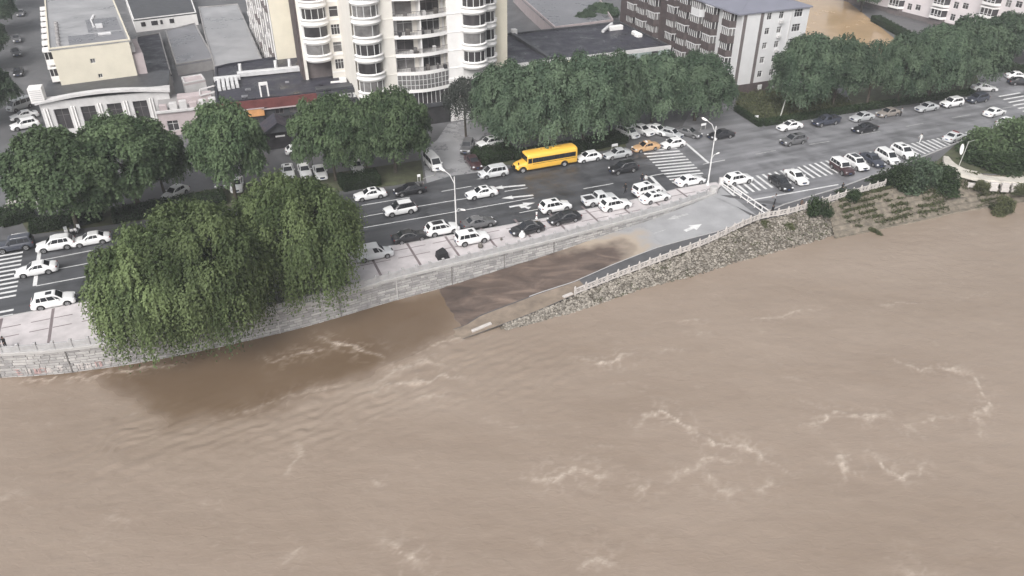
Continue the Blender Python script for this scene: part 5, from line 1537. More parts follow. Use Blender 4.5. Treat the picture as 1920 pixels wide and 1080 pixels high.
# --- long-nosed yellow school bus
def bus():
    p = G(1020, 299, 1.2)
    e = empty('school_bus', (p.x, p.y, 0), STA + R(180), 'long yellow school bus with a bonnet standing at the far kerb', 'bus')
    e.scale = (1.08, 1.04, 1.0)
    L0, L1, hw = -4.9, 3.1, 1.22
    y = PAINT['bus']
    # body: rounded section swept along the length
    prof = [(hw * 0.96, 0.42), (hw, 0.60), (hw, 1.45), (hw * 0.985, 2.30), (hw * 0.93, 2.66), (hw * 0.78, 2.86), (hw * 0.4, 2.95), (0, 2.97)]
    full = prof + [(-a, z) for a, z in prof[:-1][::-1]]
    mb = MB(); vs = []
    xs = [L0, L0 + 0.12, L0 + 0.3, L1 - 0.3, L1 - 0.12, L1]
    sc3 = [0.90, 0.97, 1, 1, 0.97, 0.92]
    for x, s_ in zip(xs, sc3):
        vs += [(x, a * s_, 0.42 + (z - 0.42) * (0.5 + 0.5 * s_)) for a, z in full]
    n = len(full); fs = []
    for i in range(len(xs) - 1):
        for k in range(n - 1): fs.append((i * n + k, i * n + k + 1, (i + 1) * n + k + 1, (i + 1) * n + k))
        fs.append((i * n + n - 1, i * n, (i + 1) * n, (i + 1) * n + n - 1))
    fs.append(tuple(range(n - 1, -1, -1))); fs.append(tuple((len(xs) - 1) * n + k for k in range(n)))
    mb.add(vs, fs, True); body = mb.build('body', y, e)
    # bonnet
    bn = MB(); vs = []
    st = [(3.0, 1.02, 1.62), (3.6, 0.96, 1.50), (4.3, 0.88, 1.32), (4.62, 0.80, 1.12), (4.72, 0.70, 0.85)]
    sec = lambda w, h: [(w, 0.5), (w, h - 0.25), (w * 0.88, h - 0.06), (w * 0.5, h), (0, h + 0.02), (-w * 0.5, h), (-w * 0.88, h - 0.06), (-w, h - 0.25), (-w, 0.5)]
    for x, w, h in st: vs += [(x, a, z) for a, z in sec(w, h)]
    fs = []
    for i in range(len(st) - 1):
        for k in range(8): fs.append((i * 9 + k, i * 9 + k + 1, (i + 1) * 9 + k + 1, (i + 1) * 9 + k))
    fs.append(tuple(36 + k for k in range(9)))
    bn.add(vs, fs, True); bn.build('bonnet', y, e)
    for s in (1, -1):
        # one window pane after another in a dark band
        MB().box(-4.55, 2.35, s * (hw + 0.004) - 0.008, s * (hw + 0.004) + 0.008, 1.52, 2.26).build('window_band', m_trim, e)
        for k in range(8):
            x0 = -4.45 + k * 0.85
            MB().box(x0, x0 + 0.76, s * (hw + 0.018) - 0.008, s * (hw + 0.018) + 0.008, 1.58, 2.20).build('window', m_carglass, e)
        MB().box(2.42, 3.02, s * (hw + 0.006) - 0.012, s * (hw + 0.006) + 0.012, 0.62 if s < 0 else 1.5, 2.3).build('door' if s < 0 else 'driver_window', m_carglass, e)
        MB().box(-4.7, 2.3, s * (hw + 0.006) - 0.010, s * (hw + 0.006) + 0.010, 1.28, 1.34).build('rub_rail', m_trim, e)
        MB().bbox(4.42, 4.60, s * 0.62 - 0.14, s * 0.62 + 0.14, 0.86, 1.06, 0.03).build('headlight', m_lamp, e)
        MB().bbox(-4.95, -4.86, s * 0.85 - 0.14, s * 0.85 + 0.14, 0.95, 1.25, 0.03).build('taillight', m_tail, e)
        MB().tube([(4.3, s * 0.8, 1.2), (4.55, s * 1.25, 1.5), (4.55, s * 1.3, 1.75)], 0.025, 6).bbox(4.48, 4.60, s * 1.3 - 0.12, s * 1.3 + 0.12, 1.65, 2.0, 0.03).build('mirror', m_trim, e)
    MB().box(L1 - 0.05, L1 + 0.03, -1.02, 1.02, 1.68, 2.55).build('windscreen', m_carglass, e)
    MB().box(L0 - 0.03, L0 + 0.05, -0.85, 0.85, 1.6, 2.4).build('rear_window', m_carglass, e)
    MB().bbox(4.60, 4.86, -1.0, 1.0, 0.45, 0.72, 0.04).build('bumper', m_trim, e)
    MB().box(4.66, 4.74, -0.42, 0.42, 0.75, 1.05).build('grille', m_trim, e)
    MB().bbox(-2.2, -1.2, -0.42, 0.42, 2.96, 3.10, 0.05).build('roof_hatch', y, e)
    MB().bbox(-0.3, 0.7, -0.42, 0.42, 2.96, 3.06, 0.05).build('roof_hatch', y, e)
    g = MB(); r = random.Random(5)
    for k in range(3): glyph(g, -0.55 + k * 0.42, 0, 0.34, r, 5)
    g.build('roof_character', m_trim, e, (0.1, 0.30, 3.075), (R(-90), 0, R(180)))
    wr = 0.46
    ty = MB().lathe([(wr * 0.6, -0.13), (wr * 0.94, -0.13), (wr, -0.08), (wr, 0.08), (wr * 0.94, 0.13), (wr * 0.6, 0.13)], 22, smooth=True).lathe([(0.001, -0.12), (wr * 0.62, -0.12)], 16).mesh('bus_tyre')
    ri = MB().lathe([(0.001, 0.10), (wr * 0.2, 0.14), (wr * 0.3, 0.08), (wr * 0.55, 0.08), (wr * 0.6, 0.135), (wr * 0.66, 0.12)], 18).mesh('bus_rim')
    ar = MB().lathe([(wr + 0.02, -0.02), (wr + 0.13, -0.02), (wr + 0.13, 0.02), (wr + 0.02, 0.02)], 16, 0, math.pi).mesh('bus_wheel_arch')
    for wx in (3.75, -2.75):
        for s in (1, -1):
            yy = s * ((1.0 if wx > 3 else hw) - 0.02)
            w = link_mesh('wheel', ty, m_tyre, e, (wx, yy, wr), (R(-90) * s, 0, 0)); link_mesh('rim', ri, m_rim, w)
            link_mesh('wheel_arch', ar, m_trim, e, (wx, yy + s * 0.03, wr), (R(90), 0, 0))
bus()

# ================================================================== BUILDINGS
WIN_CACHE = {}
def window_meshes(w, h, style):
    key = (round(w, 2), round(h, 2), style)
    if key not in WIN_CACHE:
        f = MB(); t = 0.07
        f.box(0, w, 0, 0.07, 0, t).box(0, w, 0, 0.07, h - t, h).box(0, t, 0, 0.07, t, h - t).box(w - t, w, 0, 0.07, t, h - t)
        n = style if isinstance(style, int) else 2
        for k in range(1, n):
            x = w * k / n; f.box(x - 0.035, x + 0.035, 0.004, 0.066, t, h - t)
        if h > 1.2: f.box(t, w - t, 0.008, 0.062, h * 0.68 - 0.03, h * 0.68 + 0.03)
        g = MB().box(t * 0.5, w - t * 0.5, 0.028, 0.042, t * 0.5, h - t * 0.5)
        WIN_CACHE[key] = (f.mesh('window_frame'), g.mesh('window_pane'))
    return WIN_CACHE[key]
brng = random.Random(17)
class Bld:
    def __init__(self, name, origin, deg, label, cat='building'):
        self.e = empty(name, (origin[0], origin[1], 0), R(deg), label, cat)
        self.deg = deg; self.o = Vector((origin[0], origin[1], 0))
    def loc(self, p):
        """world point to building coordinates"""
        c, s = math.cos(R(self.deg)), math.sin(R(self.deg)); d = Vector(p) - self.o
        return Vector((d.x * c + d.y * s, -d.x * s + d.y * c, d.z))
    def part(self, name, mb, m, parent=None, **k):
        return mb.build(name, m, parent or self.e, **k)
    def wall(self, p0, p1, z0, z1, rects=(), m=None, depth=0.22, name='wall', win=None, glass=None, frame=None, parent=None, back=True):
        """vertical wall from p0 to p1 (outside on the right-hand side) with recessed window openings; rects = (a0, a1, b0, b1)"""
        p0 = Vector((*p0, 0)); p1 = Vector((*p1, 0)); L = (p1 - p0).length
        e = (p1 - p0) / L; n = Vector((e.y, -e.x, 0))
        us = sorted(set([0.0, L] + [r[0] for r in rects] + [r[1] for r in rects])); zs = sorted(set([z0, z1] + [r[2] for r in rects] + [r[3] for r in rects]))
        mb = MB()
        def V(a, z, d=0.0): q = p0 + e * a - n * d; return (q.x, q.y, z)
        for a0, a1 in zip(us[:-1], us[1:]):
            for b0, b1 in zip(zs[:-1], zs[1:]):
                ca, cb = (a0 + a1) / 2, (b0 + b1) / 2
                if any(r[0] < ca < r[1] and r[2] < cb < r[3] for r in rects): continue
                mb.add([V(a0, b0), V(a1, b0), V(a1, b1), V(a0, b1)], [(0, 1, 2, 3)])
        for r in rects:
            a0, a1, b0, b1 = r[:4]
            c = [(a0, b0), (a1, b0), (a1, b1), (a0, b1)]
            for (x0, y0), (x1, y1) in zip(c, c[1:] + c[:1]):
                mb.add([V(x0, y0), V(x1, y1), V(x1, y1, depth), V(x0, y0, depth)], [(0, 1, 2, 3)])
        w = self.part(name, mb, m, parent)
        for r in rects:
            a0, a1, b0, b1 = r[:4]
            st = r[4] if len(r) > 4 else (win or 2)
            fm, gm = window_meshes(a1 - a0, b1 - b0, st)
            q = p0 + e * a0 - n * (depth * 0.75)
            an = math.atan2(e.y, e.x)
            f = link_mesh('window', fm, frame or m_frame, self.e, (q.x, q.y, b0), (0, 0, an))
            gg = glass or brng.choice((m_glass, m_glass, m_glass2))
            link_mesh('pane', gm, gg, f)
        return w
    def roof(self, poly, z, m, parapet=0.0, pm=None, t=0.25, name='roof'):
        r = self.part(name, MB().prism(poly, z - 0.3, z), m)
        if parapet:
            mb = MB(); n = len(poly)
            c = Vector((sum(p[0] for p in poly) / n, sum(p[1] for p in poly) / n))
            inner = []
            for i in range(n):
                a, b, d = Vector(poly[i - 1]), Vector(poly[i]), Vector(poly[(i + 1) % n])
                n1 = (b - a).normalized(); n2 = (d - b).normalized()
                m1 = Vector((-n1.y, n1.x)); m2 = Vector((-n2.y, n2.x))
                k = (m1 + m2); k = k / max(0.3, k.dot(k) / 2)
                inner.append(b + k * t)
            vs = [(*p, z - 0.02) for p in poly] + [(*p, z + parapet) for p in poly] + [(p.x, p.y, z + parapet) for p in inner] + [(p.x, p.y, z - 0.02) for p in inner]
            fs = []
            for i in range(n):
                j = (i + 1) % n
                for q in range(3): fs.append((q * n + i, q * n + j, (q + 1) * n + j, (q + 1) * n + i))
            mb.add(vs, fs); self.part('parapet', mb, pm or m)
        return r
    def sign_text(self, p0, p1, z, h, n, m, seed, gap=1.25, part='sign_character'):
        """n illegible character blocks along p0 -> p1"""
        p0 = Vector((*p0, 0)); p1 = Vector((*p1, 0)); e = (p1 - p0).normalized(); nrm = Vector((e.y, -e.x, 0)); L = (p1 - p0).length
        r = random.Random(seed)
        for k in range(n):
            g = MB(); glyph(g, 0, 0, h, r, 7)
            q = p0 + e * (L * k / n) + nrm * 0.06
            self.part(part, g, m, loc=(q.x, q.y, z), rot=(0, 0, math.atan2(e.y, e.x)))

# ---------------------------------------------------------------- F: cream residential tower with round bays
T = Bld('residential_tower', (-23.6, 130.0), 21, 'tall cream residential tower with white rounded bay windows and curved balconies', 'apartment block')
FL = [6.6 + 3.05 * k for k in range(0, 12)]
ZT = FL[-1] + 1.0
bay_me = {}
def bay_parts(rx, ry, sweep=(180, 360), hf=3.05):
    key = (rx, ry, sweep)
    if key in bay_me: return bay_me[key]
    a0, a1 = R(sweep[0]), R(sweep[1])
    prof = [(0.86, -0.62), (0.97, -0.56), (1.03, -0.44), (1.03, -0.34), (1.09, -0.26), (1.11, -0.08), (1.05, 0.02), (1.03, 0.48), (1.10, 0.54), (1.10, 0.72), (0.94, 0.78), (0.80, 0.78)]
    sill = MB().lathe(prof, 22, a0, a1, 0, 0, rx, ry, True).mesh('bay_sill')
    gl = MB().lathe([(0.93, 0.76), (0.93, hf - 0.56)], 22, a0, a1, 0, 0, rx, ry, True).mesh('bay_glass')
    mu = []
    for k in range(6):
        a = a0 + (a1 - a0) * (0.06 + 0.88 * k / 5)
        x, y = 0.945 * rx * math.cos(a), 0.945 * ry * math.sin(a)
        mu.append(MB().beam((x, y, 0.76), (x, y, hf - 0.56), 0.10, 0.10).mesh('mullion'))
    bay_me[key] = (sill, gl, mu)
    return bay_me[key]
def bay_column(cx, cy, rx, ry, floors, z_off=0.0, sweep=(180, 360), last=True):
    sill, gl, mu = bay_parts(rx, ry, sweep)
    for i, z in enumerate(floors):
        s = link_mesh('bay_sill', sill, m_white, T.e, (cx, cy, z + z_off))
        g = link_mesh('bay_window', gl, brng.choice((m_glass, m_glass, m_glass2)), T.e, (cx, cy, z + z_off))
        sel = mu if brng.random() < 0.55 else mu[::3]
        for q in sel: link_mesh('mullion', q, m_frame, g)
    if last:
        link_mesh('bay_sill', sill, m_white, T.e, (cx, cy, floors[-1] + z_off + 3.05))
# front wing
bay_column(0.0, 0.4, 2.25, 2.1, FL[:9])
T.wall((-2.35, 0.6), (-2.35, 18), 5.6, ZT, [], m_cream2)
T.part('bay_core', MB().box(-2.1, 2.1, 0.42, 2.0, 5.0, ZT), m_cream2)
T.wall((2.1, 0.0), (4.4, 0.0), 6.9, ZT, [], m_cream2, name='pier')
T.wall((4.4, 0.0), (4.4, 1.6), 6.0, ZT, [], m_cream2, name='pier')
T.wall((13.5, 1.6), (13.5, 0.0), 6.0, ZT, [], m_cream2, name='pier')
T.wall((13.5, 0.0), (16.3, 0.0), 7.6, ZT, [], m_white, name='pier')
T.part('pier_band', MB().box(13.4, 16.5, -0.16, 0.2, 7.3, 7.75), m_white)
for z in FL:
    T.part('string_course', MB().bbox(2.2, 4.42, -0.07, 0.1, z - 0.25, z - 0.05, 0.03), m_cream2)
    T.part('string_course', MB().bbox(13.48, 16.3, -0.07, 0.1, z - 0.25, z - 0.05, 0.03), m_white)
# balconies between the piers: curved white slabs, dark recess with doors behind
slab_v = []
def arc_pts(off, n=14): return [(4.4 + 9.1 * k / n, -off - 1.0 * math.sin(math.pi * k / n)) for k in range(n + 1)]
def balcony_band(z0, z1, o0, o1):
    a, b = arc_pts(o0), arc_pts(o1)
    poly = b + a[::-1]
    return MB().prism(poly, z0, z1)
bal_me = MB().prism(arc_pts(0.0) + [(13.5, 1.55), (4.4, 1.55)], -0.30, 0.0).mesh('balcony_slab')
edge_me = balcony_band(-0.42, 0.16, -0.10, 0.06).mesh('balcony_edge')
rm_ = balcony_band(0.86, 0.93, -0.03, 0.01)
for x_, y_ in arc_pts(0.0, 36): rm_.box(x_ - 0.02, x_ + 0.02, y_ + 0.0, y_ + 0.03, 0.16, 0.86)
rail_me = rm_.mesh('balcony_guard')
for i, z in enumerate(FL[:9]):
    s = link_mesh('balcony', bal_me, m_offwhite, T.e, (0, 0, z))
    link_mesh('balcony_edge', edge_me, m_white, s)
    if i == 0:
        # glazed-in balconies: white mullions
        pts = arc_pts(0.02, 13)
        g = T.part('glazed_front', MB().prism([(x, y + 0.03) for x, y in pts] + [(x, y + 0.05) for x, y in pts[::-1]], 0.10, 2.6), m_glass2, loc=(0, 0, z))
        for k, (x, y) in enumerate(pts):
            if k % 1 == 0: T.part('mullion', MB().box(x - 0.045, x + 0.045, y - 0.05, y + 0.02, 0.1, 2.65), m_frame, g)
        for zz in (0.85, 1.75):
            T.part('transom', MB().prism([(x, y - 0.03) for x, y in pts] + [(x, y + 0.02) for x, y in pts[::-1]], zz, zz + 0.07), m_frame, g)
    else:
        link_mesh('balcony_guard', rail_me, m_frame_dk, s)
    # back wall of the recess with broad dark doors
    T.wall((4.4, 1.6), (13.5, 1.6), z, z + 2.75, [(0.5, 3.6, 0.05 + z, 2.45 + z, 2), (5.1, 8.3, 0.05 + z, 2.45 + z, 3)], m_cream2, name='recess_wall', depth=0.12, frame=m_frame if i % 2 else m_frame_dk)
    T.part('partition', MB().box(8.72, 8.88, -0.75, 1.58, z, z + 2.75), m_white)
    for k in range(4):
        x = 4.9 + brng.random() * 8; h = brng.uniform(0.4, 1.1)
        T.part('balcony_clutter', MB().bbox(x, x + brng.uniform(0.3, 0.7), -0.4, 0.2, z + 0.005, z + h, 0.05), brng.choice((m_pot, m_offwhite, m_glass2, m_dark)))
    T.part('curtain', MB().box(4.5, 4.5 + brng.uniform(0.3, 0.8), 1.25, 1.32, z + 0.1, z + 2.6), m_offwhite)
    T.part('curtain', MB().box(13.4 - brng.uniform(0.3, 1.0), 13.4, 1.25, 1.32, z + 0.1, z + 2.6), m_offwhite)
# right-hand bays
bay_column(18.3, 0.2, 2.15, 2.1, FL[1:9], z_off=0.2)
T.part('bay_core', MB().box(16.3, 20.3, 0.22, 2.2, 6.5, ZT), m_white)
bay_column(21.6, 3.4, 1.8, 1.6, FL[1:9], z_off=-0.3)
T.part('bay_core', MB().box(20.2, 23.3, 3.4, 5.0, 5.0, ZT), m_cream2)
T.wall((23.3, 4.8), (26.2, 4.8), 1.2, ZT, [], m_cream, name='end_wall')
T.wall((26.2, 4.8), (26.2, 16), 0, ZT, [], m_cream, name='end_wall')
T.part('plinth', MB().box(23.25, 26.3, 4.72, 15.9, -0.03, 1.2), m_redbrown)
# base storeys
T.part('base', MB().box(2.3, 13.45, 1.62, 16, -0.03, 6.3), m_dark)
T.part('base_panel', MB().box(-1.9, 4.4, 0.9, 1.6, 3.4, 6.0), m_redbrown)
T.part('white_pier', MB().box(13.5, 17.0, -0.1, 3, -0.03, 7.3), m_white)
T.part('base', MB().box(17.0, 23.2, 0.5, 15, -0.03, 6.6), m_offwhite)
T.part('sign_board', MB().box(-1.6, 4.2, 0.4, 0.55, 2.2, 3.4), m_white)
T.sign_text((0.6, 0.34), (4.0, 0.34), 2.45, 0.62, 4, m_ink, 3)
# lower glazed front under the balconies
T.part('shop_glass', MB().box(4.5, 13.4, -0.3, -0.22, 3.9, 6.2), m_glass)
for k in range(12):
    x = 4.6 + k * 0.78
    T.part('mullion', MB().box(x, x + 0.09, -0.36, -0.30, 3.9, 6.2), m_frame)
T.part('shop_soffit', MB().box(4.3, 13.6, -0.5, 1.6, 3.2, 3.9), m_darkwall)
T.part('shop_front', MB().box(4.4, 13.4, -0.2, 1.6, -0.03, 3.2), m_dark)
# left wing, set back behind the podium
lw = T.loc(G(600, 122, 9.2)); lx, ly = lw.x, lw.y + 1.2
bay_column(lx + 0.2, ly + 0.3, 2.2, 1.9, FL[1:9], z_off=0.55)
T.part('bay_core', MB().box(lx - 2.1, lx + 2.3, ly + 0.3, ly + 1.9, FL[1] + 0.2, ZT), m_white)
T.part('dark_base', MB().box(lx - 2.0, -2.4, ly + 1.5, ly + 1.95, 5.0, FL[1] + 0.1), m_taupe)
rects = [(2.2 + 0.0, 4.6, z + 1.3, z + 2.9, brng.choice((2, 3))) for z in FL[0:9]]
T.wall((lx + 2.2, ly + 0.2), (-2.0, ly + 0.2), 5.6, ZT, [(0.7, min(3.7, -2.4 - lx - 2.2), z + 1.1, z + 2.9, brng.choice((1, 3))) for z in FL[0:9]], m_cream2)
for z in FL: T.part('string_course', MB().box(lx + 2.25, -2.0, ly + 0.12, ly + 0.25, z + 0.55, z + 0.8), m_white)
T.part('side_wall', MB().box(lx - 2.9, lx - 2.5, ly + 1.2, ly + 8, 5.0, ZT), m_brown)
T.part('side_wall', MB().box(lx - 2.5, lx - 2.0, ly + 0.8, ly + 8, 5.0, ZT), m_cream2)
T.part('rear_mass', MB().box(lx - 2.0, 23.2, ly + 1.9, ly + 14, 0, ZT), m_cream2)
for k, z in enumerate(FL[1:7]):   # air-conditioning units on the side
    T.part('air_conditioner', MB().bbox(22.9, 23.3, 2.2, 2.9, z + 0.4, z + 1.0, 0.03), m_offwhite)

# ---------------------------------------------------------------- E: slab block with blank cream end wall
P2 = G(520, 112, 6.2)
Eb = Bld('slab_block', (P2.x, P2.y), 23, 'slab apartment block with a blank cream end wall behind the black podium roof', 'apartment block')
Eb.wall((0, 0), (4.9, 0), 0, 34, [], m_cream)
Eb.part('end_trim', MB().box(4.9, 5.2, 0.1, 6, 0, 34), m_offwhite)
rects = []
for k in range(10):
    for f in range(10):
        rects.append((1.0 + k * 4.2, 3.4 + k * 4.2, 1.0 + f * 3.0, 2.6 + f * 3.0, 3))
Eb.wall((0, 42.5), (0, 0), 0, 34, rects, m_greywall, depth=0.1)
for k in range(10):
    for f in range(1, 10):
        if (k + f) % 3: Eb.part('balcony_box', MB().bbox(-0.55, -0.02, 42.5 - (3.6 + k * 4.2), 42.5 - (0.8 + k * 4.2), -0.2 + f * 3.0, 0.55 + f * 3.0, 0.03), brng.choice((m_taupe, m_greywall, m_greywall, m_offwhite)))
for k in range(11):
    Eb.part('downpipe', MB().box(-0.25, -0.05, 0.35 + k * 4.2, 0.55 + k * 4.2, 0, 34), m_white)
Eb.part('rear_mass', MB().box(0.3, 9, 4, 42, 0, 33.9), m_cream)

# ---------------------------------------------------------------- D: dark-roofed podium of shops
D0 = G(405, 196, 6.2)
Db = Bld('shop_podium', (D0.x, D0.y), 19.5, 'two-storey shop podium with a wet black roof, white ducts and a red fascia', 'shop building')
dl = 26.6
dback = Db.loc(G(430, 126, 6.2)).y
poly = [(0, 0), (dl, 0), (dl, 9.5), (dl - 4, dback + 5), (3.0, dback + 1.5), (0.5, dback)]
Db.roof(poly, 6.2, m_roof_black, 0.35, m_roof_black, 0.3)
Db.part('fascia', MB().box(0, 8.0, -0.32, -0.02, 4.9, 6.3), m_red)
Db.part('fascia', MB().box(8.0, 16.4, -0.36, -0.02, 4.7, 6.35), m_red)
Db.part('fascia_lip', MB().box(7.0, 16.4, -0.5, -0.37, 4.55, 4.75), m_pinkwall)
Db.part('sign_panel', MB().box(1.2, 7.4, -0.5, -0.34, 3.6, 4.85), m_orange)
Db.part('sign_lip', MB().box(1.1, 7.5, -0.6, -0.36, 4.86, 4.98), m_pinkwall)
Db.part('fascia', MB().box(16.4, dl, -0.30, -0.02, 4.6, 6.4), m_darkwall)
Db.part('roof_step', MB().bbox(16.5, dl - 0.2, 0.6, 2.2, 6.2, 6.75, 0.06), m_darkwall)
Db.sign_text((18.0, -0.31), (dl - 0.5, -0.31), 5.0, 0.85, 9, m_signwhite, 9)
rects = [(1.0 + k * 3.1, 3.2 + k * 3.1, 0.4, 3.0, 2) for k in range(8)] + [(9.2 + k * 2.4, 10.6 + k * 2.4, 3.4, 4.4, 2) for k in range(6)]
Db.wall((0, 0), (dl, 0), -0.03, 6.0, rects, m_darkwall, frame=m_frame_dk)
Db.wall((0, dback), (0, 0), -0.03, 6.2, [], m_greywall)
# roof plant: fan of ducts, long duct and a white frame
dx, dy = 0.6, 12.0
for k in range(5):
    Db.part('duct', MB().bbox(dx + k * 0.75, dx + k * 0.75 + 0.55, dy - 5.2 + 0.2 * k, dy, 6.25, 6.95, 0.06), m_metal_lt)
Db.part('duct', MB().bbox(dx - 0.5, dx + 4.0, dy + 0.02, dy + 0.8, 6.3, 7.1, 0.06), m_metal_lt)
Db.part('duct', MB().bbox(dx + 3.6, dx + 19.5, dy + 1.2, dy + 2.4, 6.45, 7.2, 0.06), m_metal_lt)
for xx in (dx + 4.2, dx + 10.5, dx + 13.0, dx + 16.8):
    Db.part('duct_riser', MB().tube([(xx, dy + 2.3, 6.8), (xx + 0.1, dy + 3.2, 7.0), (xx + 0.1, dy + 3.6, 8.2)], 0.34, 10), m_metal_lt)
Db.part('roof_frame', MB().beam((7.4, 0.9, 6.2), (7.4, 0.9, 8.6), 0.25, 0.25).beam((8.6, 0.9, 6.2), (8.6, 0.9, 8.6), 0.25, 0.25).beam((7.3, 0.9, 8.6), (8.7, 0.9, 8.6), 0.3, 0.5), m_white)
Db.part('condenser', MB().bbox(21.2, 22.4, 4.6, 5.4, 6.22, 7.0, 0.05), m_white)
Db.part('condenser_pipe', MB().bbox(19.6, 21.2, 4.8, 5.1, 6.22, 6.5, 0.05), m_white)
for x, y, w in ((5, 5.5, 1.0), (12, 7.6, 0.7), (4.2, 2.0, 1.1), (16, 10, 0.8)):
    Db.part('roof_hatch', MB().bbox(x, x + w, y, y + w * 0.7, 6.2, 6.45, 0.04), m_roof_grey)

# gabled entrance porch under the podium
gp_ = G(528, 283)
Pb = Bld('entrance_porch', (gp_.x, gp_.y), 21, 'small dark gabled entrance porch among the yard trees', 'porch')
Pb.part('roof', MB().add([(-2.6, -0.4, 3.4), (2.6, -0.4, 3.4), (0, -0.4, 5.0), (-2.6, 4.5, 3.4), (2.6, 4.5, 3.4), (0, 4.5, 5.0), (-2.6, -0.4, 3.15), (2.6, -0.4, 3.15), (0, -0.4, 4.72), (-2.6, 4.5, 3.15), (2.6, 4.5, 3.15), (0, 4.5, 4.72)],
        [(0, 2, 5, 3), (2, 1, 4, 5), (6, 9, 11, 8), (8, 11, 10, 7), (0, 6, 8, 2), (2, 8, 7, 1), (3, 5, 11, 9), (5, 4, 10, 11), (0, 3, 9, 6), (1, 7, 10, 4)]), m_roof_black)
Pb.part('gable', MB().add([(-2.3, 0, 3.2), (2.3, 0, 3.2), (0, 0, 4.6)], [(0, 1, 2)]), m_darkwall)
for sx in (-2.2, 2.2): Pb.part('column', MB().box(sx - 0.2, sx + 0.2, -0.1, 0.3, -0.03, 3.2), m_darkwall)
Pb.part('doorway', MB().box(-2.0, 2.0, 1.2, 1.3, -0.03, 3.15), m_glass)
Pb.part('sign_strip', MB().box(-0.6, 0.9, -0.48, -0.42, 2.6, 2.85), m_offwhite)

# ---------------------------------------------------------------- B: low white shop with pilasters
B0 = G(92, 254)
Bb = Bld('white_shop', (B0.x, B0.y), 19, 'low white shop with dark square windows between white pilasters', 'shop building')
bw = 20.5
rects = [(1.9 + k * 4.15, 4.2 + k * 4.15, 0.7, 4.4, 2) for k in range(5) if 4.2 + k * 4.15 < bw]
Bb.wall((0, 0), (bw, 0), -0.03, 5.6, rects, m_offwhite, depth=0.4, glass=m_glass, frame=m_frame_dk)
for k in range(6):
    x = 0.45 + k * 4.15
    if x < bw: Bb.part('pilaster', MB().bbox(x, x + 0.22, -0.22, -0.02, 0, 4.7, 0.04).bbox(x + 0.42, x + 0.64, -0.22, -0.02, 0, 4.7, 0.04).box(x - 0.05, x + 0.7, -0.2, -0.015, 0.0, 0.3), m_white)
# arched cornice
n = 18; vs, fs = [], []
for k in range(n + 1):
    x = -0.5 + (bw + 0.8) * k / n; h = 0.9 * math.sin(math.pi * k / n)
    vs += [(x, -0.55, 5.55 + h), (x, -0.55, 5.95 + h), (x, 0.4, 6.1 + h), (x, 2.2, 6.0), (x, 0.0, 5.5)]
for k in range(n):
    for q in range(4): fs.append((k * 5 + q, k * 5 + 5 + q, k * 5 + 6 + q, k * 5 + 1 + q))
Bb.part('cornice', MB().add(vs, fs), m_offwhite)
Bb.part('front_fill', MB().prism([(0.05, 0.02), (bw - 0.05, 0.02), (bw - 0.05, 0.3), (0.05, 0.3)], 5.5, 5.75), m_offwhite)
Bb.part('roof', MB().box(0.0, bw, 0.35, 12.5, 5.5, 5.85), m_darkwall)
Bb.wall((0, 12.5), (0, 0), -0.03, 5.5, [], m_greywall)
Bb.wall((bw, 0), (bw, 12.5), -0.03, 5.5, [], m_greywall)
Bb.part('corner_louvre', MB().bbox(-0.9, 1.2, -0.5, 1.6, 5.86, 8.4, 0.05), m_white)
for k in range(6): Bb.part('louvre_slat', MB().box(-0.7, 1.0, -0.56, -0.505, 6.3 + k * 0.32, 6.42 + k * 0.32), m_offwhite)
Bb.part('step', MB().box(3.5, 9, -2.2, -0.5, -0.03, 0.25), m_coping)

# low pinkish wing with units on its roof
K0 = G(305, 256)
Kb = Bld('low_pink_wing', (K0.x, K0.y), 19, 'low pinkish wing with a row of pale units along its roof edge', 'building')
Kb.wall((0, 0), (10.4, 0), -0.03, 4.2, [(1.2, 3.0, 0.8, 2.6, 2)], m_pinkwall)
Kb.part('roof', MB().box(0, 10.4, 0.02, 9, 4.0, 4.25), m_greywall)
Kb.part('roof_edge', MB().bbox(-0.2, 10.6, -0.35, 0.0, 4.1, 4.5, 0.04), m_offwhite)
for k in range(6): Kb.part('roof_unit', MB().bbox(0.5 + k * 1.6, 1.7 + k * 1.6, 0.7, 1.5, 4.26, 5.2 + 0.2 * (k % 3), 0.08), m_offwhite if k % 3 else m_pinkwall)
Kb.part('shed', MB().bbox(3.4, 9.0, 3.2, 5.6, 4.26, 5.4, 0.05), m_pinkwall)
Kb.part('shed_frame', MB().beam((7.2, 3.1, 5.4), (10.2, 3.1, 5.9), 0.2, 0.2).beam((7.2, 6.0, 5.6), (10.2, 6.0, 6.1), 0.2, 0.2).beam((10.2, 3.1, 4.25), (10.2, 3.1, 5.9), 0.2, 0.2).beam((7.2, 3.1, 5.5), (7.2, 6.0, 5.6), 0.2, 0.2), m_offwhite)

